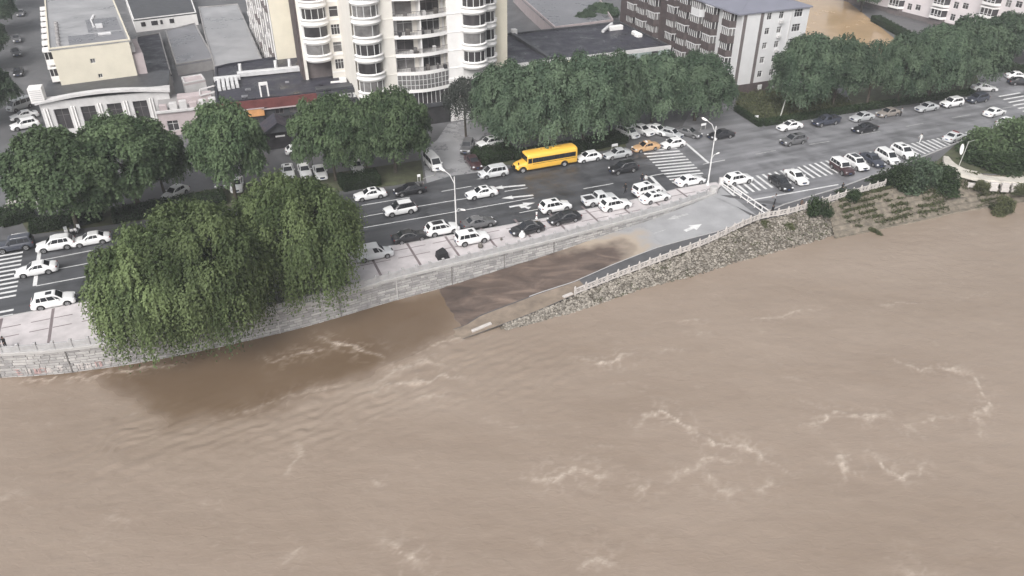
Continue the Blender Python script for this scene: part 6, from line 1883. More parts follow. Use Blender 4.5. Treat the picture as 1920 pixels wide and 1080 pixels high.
# ---------------------------------------------------------------- A: long cream block at the left
A0 = Vector((-80.2, 136.9, 0))
Ab = Bld('cream_block', (A0.x, A0.y), 27.6, 'four-storey cream block with a patched grey roof and bay windows down its left side', 'apartment block')
aw, al, ah = 12.6, 46.0, 12.0
Ab.wall((0, 0), (aw, 0), -0.03, ah, [(5.6, 6.4, 9.0, 9.8, 2), (6.2, 6.9, 6.3, 7.0, 2)], m_cream)
Ab.wall((aw, 0), (aw, al), -0.03, ah, [(2 + k * 5, 3.6 + k * 5, 9.2, 10.7, 2) for k in range(8)], m_cream)
Ab.wall((0, al), (0, 0), -0.03, ah, [], m_cream)
for k in range(8):
    for f in range(4):
        w0 = 1.4 + k * 5.0; z0 = 0.3 + f * 2.95
        Ab.part('bay', MB().bbox(-1.3, -0.02, w0, w0 + 2.7, z0, z0 + 1.0, 0.03).box(-1.4, -0.02, w0 - 0.1, w0 + 2.8, z0 + 2.3, z0 + 2.55), m_white)
        Ab.part('bay_window', MB().box(-1.2, -0.03, w0 + 0.1, w0 + 2.6, z0 + 0.95, z0 + 2.32), m_glass)
        Ab.part('bay_frame', MB().box(-1.26, -1.18, w0 + 0.02, w0 + 0.12, z0 + 1.0, z0 + 2.3).box(-1.26, -1.18, w0 + 1.3, w0 + 1.4, z0 + 1.0, z0 + 2.3).box(-1.26, -1.18, w0 + 2.58, w0 + 2.68, z0 + 1.0, z0 + 2.3).box(-0.7, -0.6, w0 + 0.04, w0 + 0.09, z0 + 1.0, z0 + 2.3), m_frame)
Ab.roof([(-0.3, 0), (aw + 0.3, 0), (aw + 0.3, al), (-0.3, al)], ah + 0.2, m_roof_lt, 0.25, m_cream, 0.25)
Ab.part('roof_patch', MB().box(3.0, aw - 0.3, 1.2, 8.0, ah + 0.2, ah + 0.23), m_roof_grey)
Ab.part('roof_patch', MB().box(6.5, aw - 0.5, 9.0, 20.0, ah + 0.2, ah + 0.225), m_roof_grey)
for k in range(7): Ab.part('vent_pipe', MB().lathe([(0.001, ah + 0.2), (0.35, ah + 0.2), (0.35, ah + 0.75), (0.2, ah + 0.9), (0.001, ah + 0.9)], 10, cx=1.4, cy=2.0 + k * 2.7), m_greywall)
Ab.part('roof_vent', MB().tube([(7.6, 13.2, ah + 0.2), (7.6, 13.2, ah + 1.5), (8.2, 14.6, ah + 2.0)], 0.28, 8).bbox(8.0, 9.2, 12.0, 12.8, ah + 0.2, ah + 0.9, 0.05), m_metal_lt)
Ab.part('roof_tank', MB().bbox(8.0, 10.2, 6.0, 6.7, ah + 0.24, ah + 0.6, 0.1), m_metal_lt)
for k in range(5): Ab.part('gable_unit', MB().bbox(aw + 0.02, aw + 0.7, 1 + k * 3.2, 2.2 + k * 3.2, ah - 2.2, ah - 0.9, 0.05), m_offwhite)
Ab.part('side_shed', MB().box(aw + 0.05, aw + 1.8, 0.5, 12, 0, 9.5), m_pinkwall)

# ---------------------------------------------------------------- C: low sheds and roofs behind
def px_block(name, pxs, z, label, roofm, wallm, parapet=0.2, cat='building', wallz=None):
    P_ = [G(x, y, z) for x, y in pxs]
    b = Bld(name, (P_[0].x, P_[0].y), 0, label, cat)
    poly = [tuple((p - b.o).xy) for p in P_]
    if sum(poly[i - 1][0] * poly[i][1] - poly[i][0] * poly[i - 1][1] for i in range(len(poly))) < 0: poly = poly[::-1]
    b.roof(poly, z, roofm, parapet, wallm, 0.25)
    for i in range(len(poly)):
        b.wall(poly[i], poly[(i + 1) % len(poly)], -0.03, z - 0.3, [], wallm)
    return b, poly
px_block('grey_roofed_hall', [(330, 122), (402, 110), (366, 44), (310, 58)], 2.2, 'hall with a smooth grey-green flat roof in the left courtyard', m_roof_grey, m_greywall)
px_block('wet_roofed_hall', [(402, 126), (492, 112), (446, 8), (372, 14), (385, 70)], 2.6, 'long hall with a pale wet patched roof beside the slab block', m_roof_lt, m_greywall)
sb, spoly = px_block('white_walled_shed', [(250, 38), (368, 24), (350, -28), (232, -12)], 2.9, 'shed with a white front wall and dark rusty roof at the top left', m_darkwall, m_white)
a, b = Vector(sb.loc(G(250, 38, 2.9))), Vector(sb.loc(G(368, 24, 2.9)))
for t0, t1 in ((0.10, 0.17), (0.26, 0.36), (0.40, 0.44), (0.55, 0.62)):
    p = a.lerp(b, t0); q = a.lerp(b, t1); d = (q - p).normalized(); nn = Vector((d.y, -d.x, 0)) * 0.04
    mb = MB().beam((p.x + nn.x, p.y + nn.y, 1.7), (q.x + nn.x, q.y + nn.y, 1.7), 0.08, 1.0)
    sb.part('shed_window', mb, m_glass)
px_block('yard_shed', [(258, 150), (322, 140), (300, 62), (256, 70)], 1.6, 'low dark roofed sheds in the courtyard behind the white shop', m_roof_black, m_greywall)
px_block('pale_kiosk', [(345, 158), (385, 150), (378, 140), (340, 146)], 4.8, 'small pale box room on the roofs left of the ducts', m_pinkwall, m_offwhite)

# ---------------------------------------------------------------- G: flat black roofed hall with a glazed front
G0 = Vector((-1.5, 145.3, 0))
Gb = Bld('black_roofed_hall', (G0.x, G0.y), 22, 'wide low hall with a flat wet black roof and a pale glazed front', 'shop building')
gw, gd, gz = 36.0, 21.0, 6.7
Gb.roof([(0, 0), (gw, 0), (gw, gd), (0, gd)], gz, m_roof_black, 0.3, m_darkwall, 0.35)
Gb.part('roof_divide', MB().bbox(9.4, 10.2, 0.4, gd - 0.4, gz, gz + 0.6, 0.05), m_darkwall)
Gb.part('fascia', MB().box(0, gw, -0.25, -0.02, gz - 0.35, gz + 0.34), m_offwhite)
Gb.part('sign_band', MB().box(7, 16, -0.4, -0.26, gz - 1.7, gz - 0.36), mat('yellowed_sign', (0.52, 0.46, 0.30), 0.6, 0.15, 0.6))
Gb.wall((0, 0), (gw, 0), -0.03, gz - 0.35, [(0.8 + k * 3.2, 3.4 + k * 3.2, 0.3, 3.2, 2) for k in range(11)], m_greywall)
Gb.wall((gw, 0), (gw, gd), -0.03, gz, [], m_greywall)
Gb.wall((0, gd), (0, 0), -0.03, gz, [], m_greywall)
for k in range(13):
    for r_ in range(3):
        x = 16.6 + k * 1.5
        if x + 1.4 > gw: continue
        Gb.part('glass_panel', MB().box(x, x + 1.4, -0.30, -0.22, gz - 1.85 - r_ * 1.5, gz - 0.42 - r_ * 1.5), m_glass3 if (k + r_) % 5 else m_glass)
Gb.part('glazing_bars', MB().box(16.4, gw, -0.22, -0.16, gz - 5, gz - 0.36), m_frame)
for x, y, w, h in ((30.5, 15.5, 3.2, 0.9), (9.6, 19.5, 1.1, 1.3), (1.5, 20.2, 0.7, 1.1), (33.2, 8.8, 0.9, 0.5)):
    Gb.part('roof_unit', MB().bbox(x, x + w, y, y + 1.0, gz + 0.005, gz + h, 0.08), m_white)
Gb.part('roof_pipe', MB().tube([(28, 14.0, gz + 0.5), (30.5, 16.2, gz + 0.8), (32.0, 17.5, gz + 0.9)], 0.35, 8), m_metal_lt)
Gb.part('roof_pipe', MB().bbox(33.5, 34.4, 8.5, 11.5, gz + 0.005, gz + 0.8, 0.2), m_white)
# yard and wall behind
px_block('rear_low_roof', [(1040, 54), (1150, 40), (1105, -30), (962, -18), (985, 5)], 3.0, 'low wet grey roof behind the black roofed hall', m_roof_grey, m_pinkwall, 0.5)

# ---------------------------------------------------------------- H: brown and white apartment block
H0 = Vector((42.6, 148.5, 0))
Hb = Bld('brown_white_block', (H0.x, H0.y), 23, 'brown and white apartment block with a blank white end panel between taupe stripes', 'apartment block')
hw2, hl, hz = 15.5, 44.0, 15.6
SZ = [2.0 + 2.72 * k for k in range(5)]
rects = []
for z in SZ:
    rects += [(5.6, 6.7, z + 0.95, z + 2.2, 2), (8.4, 9.5, z + 0.95, z + 2.2, 2)]
    rects += [(12.0, 14.0, z + 0.85, z + 2.3, 3)]
Hb.wall((0, 0), (hw2, 0), 2.0, hz, rects, m_coolwhite)
Hb.part('plinth', MB().box(-0.12, hw2 + 0.1, -0.12, hl, -0.03, 2.0), m_brown)
Hb.part('stripe', MB().box(0.25, 0.95, -0.06, 0.02, 2.0, hz), m_taupe)
Hb.part('stripe', MB().box(4.1, 4.8, -0.06, 0.02, 2.0, hz), m_taupe)
Hb.part('end_panel', MB().box(1.0, 4.05, -0.05, 0.02, 2.0, hz - 0.1), m_coolwhite)
for z in SZ[1:]:
    Hb.part('unit', MB().bbox(8.6, 9.4, -0.5, -0.03, z + 0.15, z + 0.7, 0.03), m_offwhite)
Hb.part('rainpipe', MB().box(11.2, 11.35, -0.15, -0.02, 2.0, hz), m_offwhite)
# long side: alternating bays, windows and plain strips
Hb.wall((0, hl), (0, 0), 2.0, hz, [(hl - 5.9, hl - 5.0, z + 1.0, z + 2.1, 2) for z in SZ] + [(hl - 26, hl - 25, z + 1.0, z + 2.1, 2) for z in SZ], m_coolwhite)
cols = [(1.6, 3.2), (7.0, 3.4), (11.4, 3.6), (15.8, 3.4), (20.2, 3.2), (27.4, 3.4), (31.8, 3.6), (36.2, 3.4)]
for ci, (w0, wl_) in enumerate(cols):
    for k, z in enumerate(SZ):
        pro = 1.25
        br = m_brown if (ci + (k // 2)) % 4 else m_coolwhite
        if ci > 2: br = m_brown
        mb = MB().prism([(-pro, w0 + 0.4), (-pro, w0 + wl_ - 0.4), (-0.02, w0 + wl_), (-0.02, w0)], z - 0.25, z + 1.0)
        Hb.part('bay_front', mb, br)
        g = Hb.part('bay_window', MB().prism([(-pro + 0.1, w0 + 0.45), (-pro + 0.1, w0 + wl_ - 0.45), (-0.02, w0 + wl_ - 0.08), (-0.02, w0 + 0.08)], z + 1.0, z + 2.3), brng.choice((m_glass, m_glass2)))
        for t in np.linspace(0.02, 0.98, 5):
            y = w0 + 0.45 + (wl_ - 0.9) * t
            Hb.part('mullion', MB().box(-pro + 0.02, -pro + 0.12, y - 0.07, y + 0.07, z + 1.0, z + 2.3), m_frame, g)
        Hb.part('mullion', MB().box(-0.62, -0.5, w0 + 0.10, w0 + 0.2, z + 1.0, z + 2.3), m_frame, g)
        Hb.part('bay_head', MB().prism([(-pro - 0.08, w0 + 0.32), (-pro - 0.08, w0 + wl_ - 0.32), (-0.02, w0 + wl_ + 0.05), (-0.02, w0 - 0.05)], z + 2.3, z + 2.46), m_coolwhite if (ci + k) % 2 else m_brown)
Hb.part('brown_field', MB().box(-0.06, 0.02, 24.0, hl, 2.0, hz - 2.8), m_brown)
# hipped slate-blue roof with eaves
ov = 0.35
Hb.part('roof', MB().add([(-ov - 0.9, -ov, hz), (hw2 + ov, -ov, hz), (hw2 + ov, hl + ov, hz), (-ov - 0.9, hl + ov, hz), (hw2 / 2 - 0.5, 6.5, hz + 1.9), (hw2 / 2 - 0.5, hl - 6, hz + 1.9), (-ov - 0.9, -ov, hz - 0.25), (hw2 + ov, -ov, hz - 0.25), (hw2 + ov, hl + ov, hz - 0.25), (-ov - 0.9, hl + ov, hz - 0.25)],
        [(0, 1, 4), (1, 2, 5, 4), (2, 3, 5), (3, 0, 4, 5), (6, 7, 1, 0), (7, 8, 2, 1), (8, 9, 3, 2), (9, 6, 0, 3), (9, 8, 7, 6)]), m_roof_blue)
Hb.wall((hw2, 0), (hw2, hl), 2.0, hz, [], m_coolwhite)
# ground-floor trellis and pipes on the plinth
for x in (6.0, 9.0): Hb.part('cellar_window', MB().box(x, x + 1.0, -0.2, -0.13, 0.5, 1.5), m_frame)

# ---------------------------------------------------------------- I: pinkish flats at the top right
I0 = G(1985, 106)
Ib = Bld('pinkish_flats', (I0.x, I0.y), 27, 'pinkish white flats with broad bay windows at the top right corner', 'apartment block')
il, iz = 62.0, 15.0
rects = []
for k in range(9):
    for f in range(5):
        z = 1.2 + f * 2.9
        base = il - (5.5 + k * 6.4)
        if k % 2: rects += [(base - 1.6, base, z + 1.0, z + 2.4, 2), (base - 4.0, base - 2.6, z + 0.6, z + 2.2, 2)]
Ib.wall((0, il), (0, 0), 0.0, iz, rects, mat('pinkish_render', (0.66, 0.61, 0.62), 0.8, 0.06, 0.4))
Ib.wall((0, 0), (14, 0), 0, iz, [], m_white)
for k in range(9):
    if k % 2 == 0:
        w0 = 4.0 + k * 6.4
        for f in range(5):
            z = 1.2 + f * 2.9
            if f == 0:
                Ib.part('ground_recess', MB().box(-0.9, -0.02, w0 + 0.2, w0 + 4.2, -0.03, z + 0.5), m_taupe)
            Ib.part('bay_front', MB().prism([(-1.5, w0 + 0.6), (-1.5, w0 + 3.8), (-0.02, w0 + 4.4), (-0.02, w0)], z + 0.5, z + 1.1), m_white)
            g = Ib.part('bay_window', MB().prism([(-1.4, w0 + 0.65), (-1.4, w0 + 3.75), (-0.02, w0 + 4.3), (-0.02, w0 + 0.1)], z + 1.1, z + 2.7), m_glass)
            for t in (0.03, 0.35, 0.65, 0.97):
                y = w0 + 0.65 + 3.1 * t
                Ib.part('mullion', MB().box(-1.48, -1.38, y - 0.08, y + 0.08, z + 1.1, z + 2.7), m_frame, g)
            Ib.part('transom', MB().box(-1.46, -1.36, w0 + 0.7, w0 + 3.7, z + 1.45, z + 1.53), m_frame, g)
            Ib.part('bay_head', MB().prism([(-1.6, w0 + 0.5), (-1.6, w0 + 3.9), (-0.02, w0 + 4.5), (-0.02, w0 - 0.1)], z + 2.7, z + 2.95), m_white)
Ib.part('pink_panel', MB().box(-0.12, -0.02, 9.4, 11.4, 1.0, 5.5), m_pinksign)
for k in range(3):
    g = MB(); glyph(g, 0, 0, 0.7, random.Random(40 + k), 5)
    Ib.part('panel_character', g, m_taupe, loc=(-0.135, 10.9, 4.2 - k * 1.1), rot=(0, 0, R(-90)))
Ib.part('entrance_step', MB().box(-3.0, -0.1, 4.5, 8.5, -0.03, 0.3), m_coping)
Ib.part('plinth', MB().box(-0.1, -0.02, 20, il, -0.03, 1.1), m_taupe)
Ib.part('roof', MB().box(-0.6, 14, -0.5, il, iz, iz + 0.4), m_roof_blue)
# paved court in front of the flats
sheet('flats_court', [G(*p) for p in [(1740, 38), (1770, 52), (1860, 72), (1925, 76), (1900, 50), (1800, 20)]], -0.009, mat('pale_court', (0.24, 0.25, 0.245), 0.6, 0.25, 0.3))
sheet('yard_path', [G(*p) for p in [(1640, 20), (1720, 74), (1735, 72), (1655, 15)]], -0.008, m_ground)

# ================================================================== STREET FURNITURE AND SMALL THINGS
def lamp_post(px, py, h, label, arms):
    p = G(px, py, 0.13)
    e = empty('street_lamp', p, STA, label, 'street lamp')
    MB().tube([(0, 0, 0), (0, 0, h * 0.5), (0, 0, h)], [0.13, 0.10, 0.07], 10).build('pole', m_pole, e)
    MB().lathe([(0.001, 0), (0.28, 0), (0.28, 0.12), (0.18, 0.2), (0.16, 0.6), (0.001, 0.6)], 12).build('base', m_pole, e)
    for (dx, dy, z, up, s) in arms:
        a = MB().tube([(0, 0, z - 0.6), (dx * 0.45, dy * 0.45, z + up * 0.6), (dx, dy, z + up)], [0.05, 0.045, 0.035], 8).build('arm', m_pole, e)
        d = Vector((dx, dy, up * 0.4)).normalized()
        q = Vector((dx, dy, z + up)); r = q + d * 0.95 * s
        MB().tube([q - d * 0.1, q + d * 0.25 * s, q + d * 0.7 * s, r], [0.05, 0.17 * s, 0.19 * s, 0.06], 10).build('lamp_head', m_white, a)
lamp_post(857, 455, 9.4, 'tall white street lamp on the promenade beside the boxy white off-roader', [(-0.75, 1.5, 9.0, 0.7, 1.0), (0.5, -0.7, 5.0, 0.1, 0.7)])
lamp_post(1327, 346, 9.2, 'tall white street lamp by the rounded end of the parapet', [(-0.6, 1.5, 8.8, 0.8, 1.0), (-0.7, -1.1, 8.2, -0.3, 0.8), (0.9, 0.2, 4.6, 0.1, 0.7)])

# white double-rail barrier closing the ramp
a, b = G(1352, 346), GR(1441, 408)
bar = empty('barrier_gate', (a.x, a.y, 0), 0, 'long white double-rail barrier lying across the mouth of the ramp', 'barrier')
d = Vector((b.x - a.x, b.y - a.y, 0))
zb = ramp_z(b.x, b.y)
for zz in (0.30, 0.98):
    MB().beam((0, 0, zz), (d.x, d.y, zb + zz), 0.12, 0.13).build('rail', m_white, bar)
for t in np.linspace(0.0, 1.0, 8):
    MB().beam((d.x * t, d.y * t, zb * t - 0.02), (d.x * t, d.y * t, zb * t + 1.0), 0.09, 0.09).build('upright', m_white, bar)
q = d.normalized()
MB().bbox(-0.35, 0.25, -0.3, 0.3, -0.03, 1.1, 0.06).build('hinge_post', m_offwhite, bar)
# dark flat streaks at the ramp mouth, drain grate
mark_poly('dark_streak', [GR(*p) for p in [(1350, 366), (1372, 366), (1400, 372), (1412, 374), (1395, 374), (1368, 371)]], m_path, None)
mark_poly('dark_streak', [GR(*p) for p in [(1410, 378), (1440, 376), (1475, 384), (1470, 386), (1440, 382)]], m_path, None)
mark_poly('drain_grate', [GR(*p) for p in [(1422, 387), (1431, 382), (1438, 385), (1427, 391)]], m_bed, None)

# sign on a pole at the right verge
p = G(1795, 318)
e = empty('signpost', p, 0.2, 'thin leaning pole with a white oval sign on the right verge', 'sign')
MB().tube([(0, 0, -0.1), (0.5, 0.1, 4.6)], 0.06, 8).build('pole', m_polegrey, e)
MB().tube([(0.5, 0.1, 4.5), (1.5, 0.2, 4.7)], 0.03, 6).build('arm', m_polegrey, e)
MB().lathe([(0.001, -0.04), (1.0, -0.04), (1.0, 0.04), (0.001, 0.04)], 20, sx=0.32, sy=0.85).build('sign_plate', m_white, e, (-0.35, 0.05, 3.4), (R(80), 0, 0))
# utility pole with a stay in the garden bed
p = G(1462, 222)
e = empty('utility_pole', p, 0, 'leaning pale wooden pole with a stay wire in the garden bed', 'pole')
MB().tube([(0, 0, -0.2), (0.9, 0.4, 6.6)], [0.13, 0.09], 8).build('pole', m_polegrey, e)
MB().tube([(0.85, 0.4, 6.0), (3.0, -0.6, 2.2)], 0.03, 5).build('stay', m_polegrey, e)
# small roadside signs
for px, py, lab, w in ((1152, 282, 'small white notice board on two legs in the low hedge', 0.5), (1318, 243, 'small pale notice board under the last drooping tree', 0.45), (1417, 228, 'small white block sign at the end of the narrow hedge', 0.35), (786, 340, 'small white post sign on the verge left of the entry', 0.2)):
    e = empty('notice_board', G(px, py), STA, lab, 'sign')
    for s in (-1, 1): MB().box(s * w - 0.04, s * w + 0.04, -0.04, 0.04, -0.03, 1.1).build('leg', m_polegrey, e)
    MB().bbox(-w - 0.05, w + 0.05, -0.05, 0.05, 0.75, 1.15, 0.03).build('board', m_signwhite, e)
# low kerbside hoop rail by the entry
e = empty('hoop_rail', G(800, 344), STA, 'thin curved guard rail at the corner of the car park entry', 'rail')
MB().tube([(-0.5, 0, 0), (-0.5, 0, 0.9), (1.2, 0.3, 1.0), (2.0, 1.2, 1.0), (1.9, 1.9, 0.9), (1.9, 1.9, 0)], 0.05, 6).build('hoop', m_polegrey, e)
# covered black stall on the promenade
e = empty('covered_stall', G(829, 482, 0.135), STA, 'small black covered stand on the promenade below the left lamp', 'stand')
MB().add([(-0.75, -0.6, 0), (0.75, -0.6, 0), (0.75, 0.6, 0), (-0.75, 0.6, 0), (-0.65, -0.5, 0.75), (0.65, -0.5, 0.75), (0.65, 0.5, 0.75), (-0.65, 0.5, 0.75), (0.15, 0.1, 1.35)],
         [(0, 1, 5, 4), (1, 2, 6, 5), (2, 3, 7, 6), (3, 0, 4, 7), (4, 5, 8), (5, 6, 8), (6, 7, 8), (7, 4, 8)]).build('cover', CLOTH['black'], e)
MB().box(-0.8, 0.8, -0.65, -0.61, 0.0, 0.2).build('skirt', m_trim, e)
# white bag by the parapet, round bollards, pale boulders
def bag(px, py, lab, m, s=1.0, z=0.135):
    e = empty('sack', G(px, py, z), 0.4, lab, 'sack')
    MB().lathe([(0.001, 0), (0.30 * s, 0.02), (0.36 * s, 0.22 * s), (0.28 * s, 0.50 * s), (0.10 * s, 0.62 * s), (0.14 * s, 0.74 * s), (0.001, 0.70 * s)], 12, smooth=True).build('bag', m, e)
    MB().lathe([(0.10 * s, 0.60 * s), (0.13 * s, 0.60 * s), (0.13 * s, 0.65 * s), (0.10 * s, 0.65 * s)], 10).build('tie', m_polegrey, e)
bag(979, 445, 'white sack against the parapet by the black saloon', m_white, 1.3)
bag(901, 464, 'dark bundle lying on the promenade ahead of the boxy off-roader', m_pot, 1.0)
bag(940, 450, 'little dark bundle at the foot of the parapet', m_pot, 0.5)
e = empty('bollard', G(1006, 410), 0, 'short white bollard on the road left of the black saloons', 'bollard')
MB().lathe([(0.001, 0), (0.2, 0), (0.2, 0.1), (0.11, 0.16), (0.10, 0.8), (0.14, 0.86), (0.12, 1.0), (0.001, 1.05)], 12).build('post', m_white, e)
MB().lathe([(0.115, 0.5), (0.125, 0.52), (0.125, 0.62), (0.115, 0.64)], 12).build('band', m_tail, e)
br_ = random.Random(4)
for k, (px, py, s, lab) in enumerate([(1722, 316, 1.0, 'pale boulder left in the bank shrubs, uppermost'), (1738, 308, 0.9, 'pale boulder at the road end of the bank shrubs'), (1755, 318, 0.7, 'pale boulder beside the end of the concrete path'), (1725, 332, 0.8, 'pale boulder lowest among the bank shrubs'), (1770, 322, 0.6, 'small pale boulder touching the concrete path')]):
    z = 1.7 if k in (0, 3) else 0.3
    o = rock_cloud([(Vector((0, 0, 0)), s)], br_).build('boulder', m_rail, None, tuple(G(px, py, 0.1)))
    tag(o, lab, 'boulder')

# pale concrete path curving down at the right, with a stepped block edge
cp = [G(x, y, z) for x, y, z in [(1772, 298, 0.05), (1780, 312, 0.05), (1800, 325, -0.1), (1835, 334, -0.5), (1870, 338, -0.6), (1905, 340, -0.6), (1960, 345, -0.6)]]
L_ = smooth_line(cp, 0.5)
wid = lambda i: 0.35 + 1.1 * min(1, i / 14.0)
vs, fs = [], []
for i, p in enumerate(L_):
    d = (L_[min(i + 1, len(L_) - 1)] - L_[max(i - 1, 0)]); n = Vector((d.y, -d.x, 0)).normalized(); w = wid(i)
    for o, dz in ((-w, 0.0), (w, 0.0), (w + 0.05, -0.5)):
        q = p + n * o; vs.append((q.x, q.y, p.z + 0.5 + dz))
for i in range(len(L_) - 1):
    for k in range(2): fs.append((i * 3 + k, i * 3 + k + 1, i * 3 + k + 4, i * 3 + k + 3))
me = bpy.data.meshes.new('concrete_path'); me.from_pydata(vs, [], fs)
cpath = tag(link_mesh('concrete_path', me, mat('pale_concrete', (0.52, 0.49, 0.44), 0.75, 0.2, 0.8)), kind='structure')
blk = MB().bbox(-0.55, 0.55, -0.3, 0.3, -0.6, 0.0, 0.06).mesh('edge_block')
for i in range(8, len(L_) - 2, 3):
    p = L_[i]; d = L_[i + 1] - L_[i - 1]; n = Vector((d.y, -d.x, 0)).normalized(); q = p + n * (wid(i) + 0.35)
    for r_ in range(2):
        if br_.random() < 0.8: link_mesh('edge_block', blk, m_rail, cpath, (q.x + n.x * 0.25 * r_, q.y + n.y * 0.25 * r_, p.z + 0.35 - 0.62 * r_), (0, 0, math.atan2(d.y, d.x) + br_.uniform(-.05, .05)))

# concrete stair head and white rail under the trees at the far left
e = empty('stair_head', G(60, 392), R(22), 'pale concrete stair head with a white hand rail under the left trees', 'stair')
MB().bbox(-3.2, -0.4, 0.0, 2.6, -0.03, 0.9, 0.08).build('landing', mat('stair_concrete', (0.42, 0.40, 0.38), 0.8, 0.15, 0.8), e)
MB().bbox(0.2, 3.6, 0.4, 2.6, -0.03, 0.7, 0.08).build('landing', MATS['stair_concrete'], e)
for k in range(4): MB().box(-0.5, 0.2, -0.2 - k * 0.4, 0.2 - k * 0.4, -0.03, 0.5 - k * 0.12).build('step', MATS['stair_concrete'], e)
for s in (-0.6, 1.2):
    MB().beam((s, -0.2, 0), (s, -0.2, 1.1), 0.1, 0.1).beam((s, -2.2, 0), (s, -2.2, 1.0), 0.1, 0.1).beam((s, -0.2, 1.1), (s, -2.2, 1.0), 0.1, 0.1).build('hand_rail', m_white, e)
MB().beam((-0.6, -0.2, 1.1), (1.2, -0.2, 1.1), 0.1, 0.1).build('hand_rail', m_white, e)
# pale green kiosk roof among the trees
e = empty('kiosk', G(727, 262), R(21), 'small kiosk with a pale green roof showing between the trees', 'kiosk')
MB().box(-1.3, 1.3, -1.0, 1.6, -0.03, 2.5).build('cabin', m_darkwall, e)
MB().bbox(-1.6, 1.6, -1.5, 2.0, 2.5, 2.75, 0.1).build('roof', mat('pale_green_sheet', (0.36, 0.43, 0.38), 0.5, 0.12, 1.0), e)
MB().bbox(-1.2, 1.2, -1.05, -1.0, 1.0, 2.1, 0.01).build('hatch', m_glass, e)

# scooters behind the parked white suv
def scooter(px, py, ang, label, col):
    e = empty('scooter', G(px, py), STA + R(ang), label, 'scooter', 'scooters by the far kerb')
    MB().bbox(-0.55, 0.25, -0.14, 0.14, 0.28, 0.62, 0.06).bbox(0.25, 0.5, -0.16, 0.16, 0.3, 0.42, 0.02).build('body', col, e)
    MB().bbox(-0.6, 0.05, -0.13, 0.13, 0.64, 0.78, 0.05).build('seat', m_trim, e)
    MB().add([(0.48, -0.22, 0.3), (0.48, 0.22, 0.3), (0.62, -0.2, 0.95), (0.62, 0.2, 0.95), (0.56, 0, 0.3), (0.7, 0, 0.95)], [(0, 4, 5, 2), (4, 1, 3, 5), (1, 0, 2, 3)]).build('leg_shield', col, e)
    MB().tube([(0.6, -0.34, 1.02), (0.55, 0, 1.0), (0.6, 0.34, 1.02)], 0.025, 6).build('handlebar', m_trim, e)
    ty = MB().lathe([(0.13, -0.05), (0.22, -0.05), (0.24, 0), (0.22, 0.05), (0.13, 0.05)], 14).mesh('scooter_tyre')
    hb = MB().lathe([(0.001, -0.03), (0.14, -0.03), (0.14, 0.03), (0.001, 0.03)], 12).mesh('scooter_hub')
    for x in (0.66, -0.5):
        w = link_mesh('wheel', ty, m_tyre, e, (x, 0, 0.24), (R(90), 0, 0)); link_mesh('hub', hb, m_rim, w)
    MB().bbox(-0.85, -0.55, -0.2, 0.2, 0.72, 1.0, 0.05).build('top_box', m_offwhite, e)
scooter(126, 440, 100, 'scooter with a pale top box just behind the parked white car with rails', PAINT['silver'])
scooter(147, 436, 80, 'scooter right of the first one, under the leaning trunk', PAINT['palesilver'])
scooter(137, 438, 95, 'dark scooter squeezed between the two pale ones', PAINT['black'])

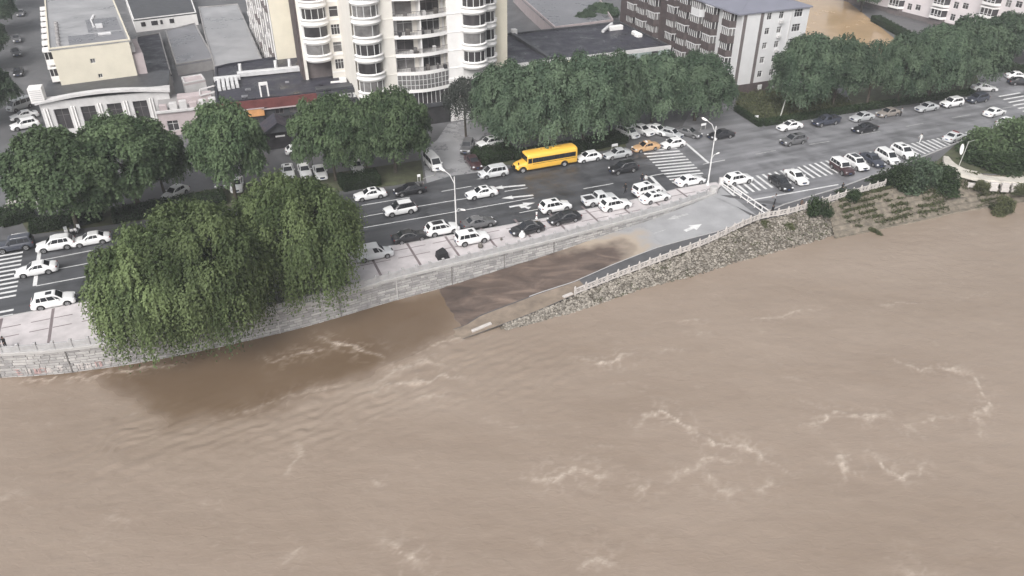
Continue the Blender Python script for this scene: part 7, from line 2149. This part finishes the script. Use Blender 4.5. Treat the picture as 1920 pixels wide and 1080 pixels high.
# ================================================================== PEOPLE
def person(px, py, facing, label, top, legs, pose='stand', z=0.0, h=1.70, hat=None, gz=None):
    """one continuous skinned body; facing in degrees, 0 = +X"""
    V, E_, RR = [], [], []
    def v(p, r, parent=None):
        V.append(p); RR.append(r)
        if parent is not None: E_.append((parent, len(V) - 1))
        return len(V) - 1
    sw = 0.22 if pose == 'walk' else 0.03
    hip = v((0, 0, 0.93), 0.135)
    w1 = v((0.0, 0, 1.10), 0.125, hip); ch = v((0.01, 0, 1.30), 0.145, w1); nk = v((0.0, 0, 1.47), 0.062, ch); hd0 = v((0.015, 0, 1.55), 0.085, nk); hd1 = v((0.015, 0, 1.64), 0.085, hd0)
    for s in (1, -1):
        f = s * sw
        hj = v((0, s * 0.09, 0.88), 0.10, hip); kn = v((f * 0.5 + 0.02, s * 0.10, 0.48), 0.065, hj); an = v((f, s * 0.10, 0.09), 0.042, kn); toe = v((f + 0.17, s * 0.11, 0.035), 0.032, an)
        sh = v((0, s * 0.19, 1.41), 0.062, ch)
        if pose == 'lean': el = v((0.16, s * 0.24, 1.20), 0.045, sh); wr = v((0.38, s * 0.16, 1.12), 0.032, el)
        else: el = v((-f * 0.4, s * 0.245, 1.14), 0.045, sh); wr = v((-f * 0.7 + 0.06, s * 0.25, 0.90), 0.032, el)
        dr = (Vector(V[wr]) - Vector(V[el])).normalized()
        pl = v(tuple(Vector(V[wr]) + dr * 0.06), 0.030, wr)
        for k in range(4):
            b_ = Vector(V[pl]) + dr * (0.035 + 0.01 * (k in (1, 2))) + Vector((0.018 * (k - 1.5), 0, 0))
            f1 = v(tuple(b_), 0.009, pl); v(tuple(b_ + dr * (0.03 + 0.008 * (k in (1, 2))) + Vector((0, -s * 0.012, 0))), 0.008, f1)
        th_ = v(tuple(Vector(V[wr]) + dr * 0.03 + Vector((0.04, -s * 0.01, 0))), 0.010, wr); v(tuple(Vector(V[th_]) + dr * 0.035), 0.008, th_)
    me = bpy.data.meshes.new('person_cage'); me.from_pydata(V, E_, [])
    o = bpy.data.objects.new('person_cage', me); COL.objects.link(o)
    sk = o.modifiers.new('s', 'SKIN'); sk.use_smooth_shade = True
    for i, d in enumerate(me.skin_vertices[0].data):
        d.radius = (RR[i], RR[i]); d.use_root = (i == 0)
    o.modifiers.new('u', 'SUBSURF').levels = 1
    dg = bpy.context.evaluated_depsgraph_get()
    bm_ = bpy.data.meshes.new_from_object(o.evaluated_get(dg))
    bpy.data.objects.remove(o)
    bm_.name = 'person_body'
    bm_.materials.clear()
    for m in (CLOTH[legs], CLOTH[top], m_skin, m_trim): bm_.materials.append(m)
    for p in bm_.polygons:
        c = p.center
        if c.z < 0.075: p.material_index = 3
        elif c.z > 1.475 or (abs(c.y) > 0.2 and c.z < 0.92 and c.z > 0.7) or (pose == 'lean' and c.x > 0.36): p.material_index = 2
        elif c.z > 0.97 or abs(c.y) > 0.185: p.material_index = 1
        else: p.material_index = 0
        p.use_smooth = True
    e = empty('person', (*G(px, py, z).xy, gz if gz is not None else z), R(facing), label, 'person')
    s = h / 1.72
    ob = bpy.data.objects.new('body', bm_); COL.objects.link(ob); ob.parent = e; ob.scale = (s, s, s)
    hr = MB().lathe([(0.001, 0.10), (0.05, 0.095), (0.085, 0.06), (0.10, 0.0), (0.098, -0.05), (0.08, -0.08)], 12, sx=1.05, sy=0.95, smooth=True)
    link_mesh('hair', hr.mesh('hair'), m_hair, e, (-0.008 * s, 0, 1.635 * s), (0, R(-14), 0), (s, s, s))
    fc = MB().lathe([(0.001, 0.03), (0.014, 0.0), (0.001, -0.02)], 6).mesh('nose')
    link_mesh('nose', fc, m_skin, e, (0.108 * s, 0, 1.585 * s), (0, R(90), 0))
    for yy in (-0.032, 0.032):
        link_mesh('eye', MB().lathe([(0.001, 0.01), (0.01, 0.0), (0.001, -0.01)], 6).mesh('eye'), m_trim, e, (0.098 * s, yy * s, 1.615 * s))
    return e
person(1172, 362, 200, 'person in dark clothes walking across the road beside the silver pickup', 'black', 'black', 'walk')
person(1203, 344, 250, 'person in dark clothes standing just behind the small white off-road car', 'black', 'navy')
person(1210, 345, 240, 'person in a pale top close to the small white off-road car', 'white', 'grey', 'stand', 0, 1.6)
person(1688, 218, 190, 'person in a grey top standing at the door of the bronze saloon', 'grey', 'black')
person(1724, 268, 200, 'person with black hair and a white top walking along the hatching', 'white', 'white', 'walk')
person(1447, 404, 120, 'person in black standing at the river end of the white barrier', 'black', 'black')
person(1452, 383, 160, 'person in a grey top bending over on the ramp mouth', 'grey', 'black', 'lean')
person(1500, 394, 280, 'person in brown leaning on the carved railing right of the barrier', 'brown', 'black', 'lean')
person(1577, 362, 280, 'person in dark clothes at the right end of the carved railing', 'black', 'navy', 'lean')
person(13, 655, 280, 'person in black leaning on the parapet at the left edge', 'black', 'black', 'lean', 0.135)
person(1786, 199, 230, 'person in dark clothes beside the white suv with a dark nose', 'black', 'black')

# ================================================================== HAZE
hz_m = bpy.data.materials.new('damp_air'); hz_m.use_nodes = True
hn = hz_m.node_tree; hn.nodes.clear()
ho = hn.nodes.new('ShaderNodeOutputMaterial'); hv = hn.nodes.new('ShaderNodeVolumePrincipled')
hv.inputs['Color'].default_value = (0.93, 0.95, 1.0, 1); hv.inputs['Density'].default_value = 0.0004; hv.inputs['Anisotropy'].default_value = 0.0
hn.links.new(hv.outputs[0], ho.inputs['Volume'])
haze = MB().box(-1400, 1400, -1000, 1700, -6, 56).build('haze', hz_m)
tag(haze, kind='stuff')
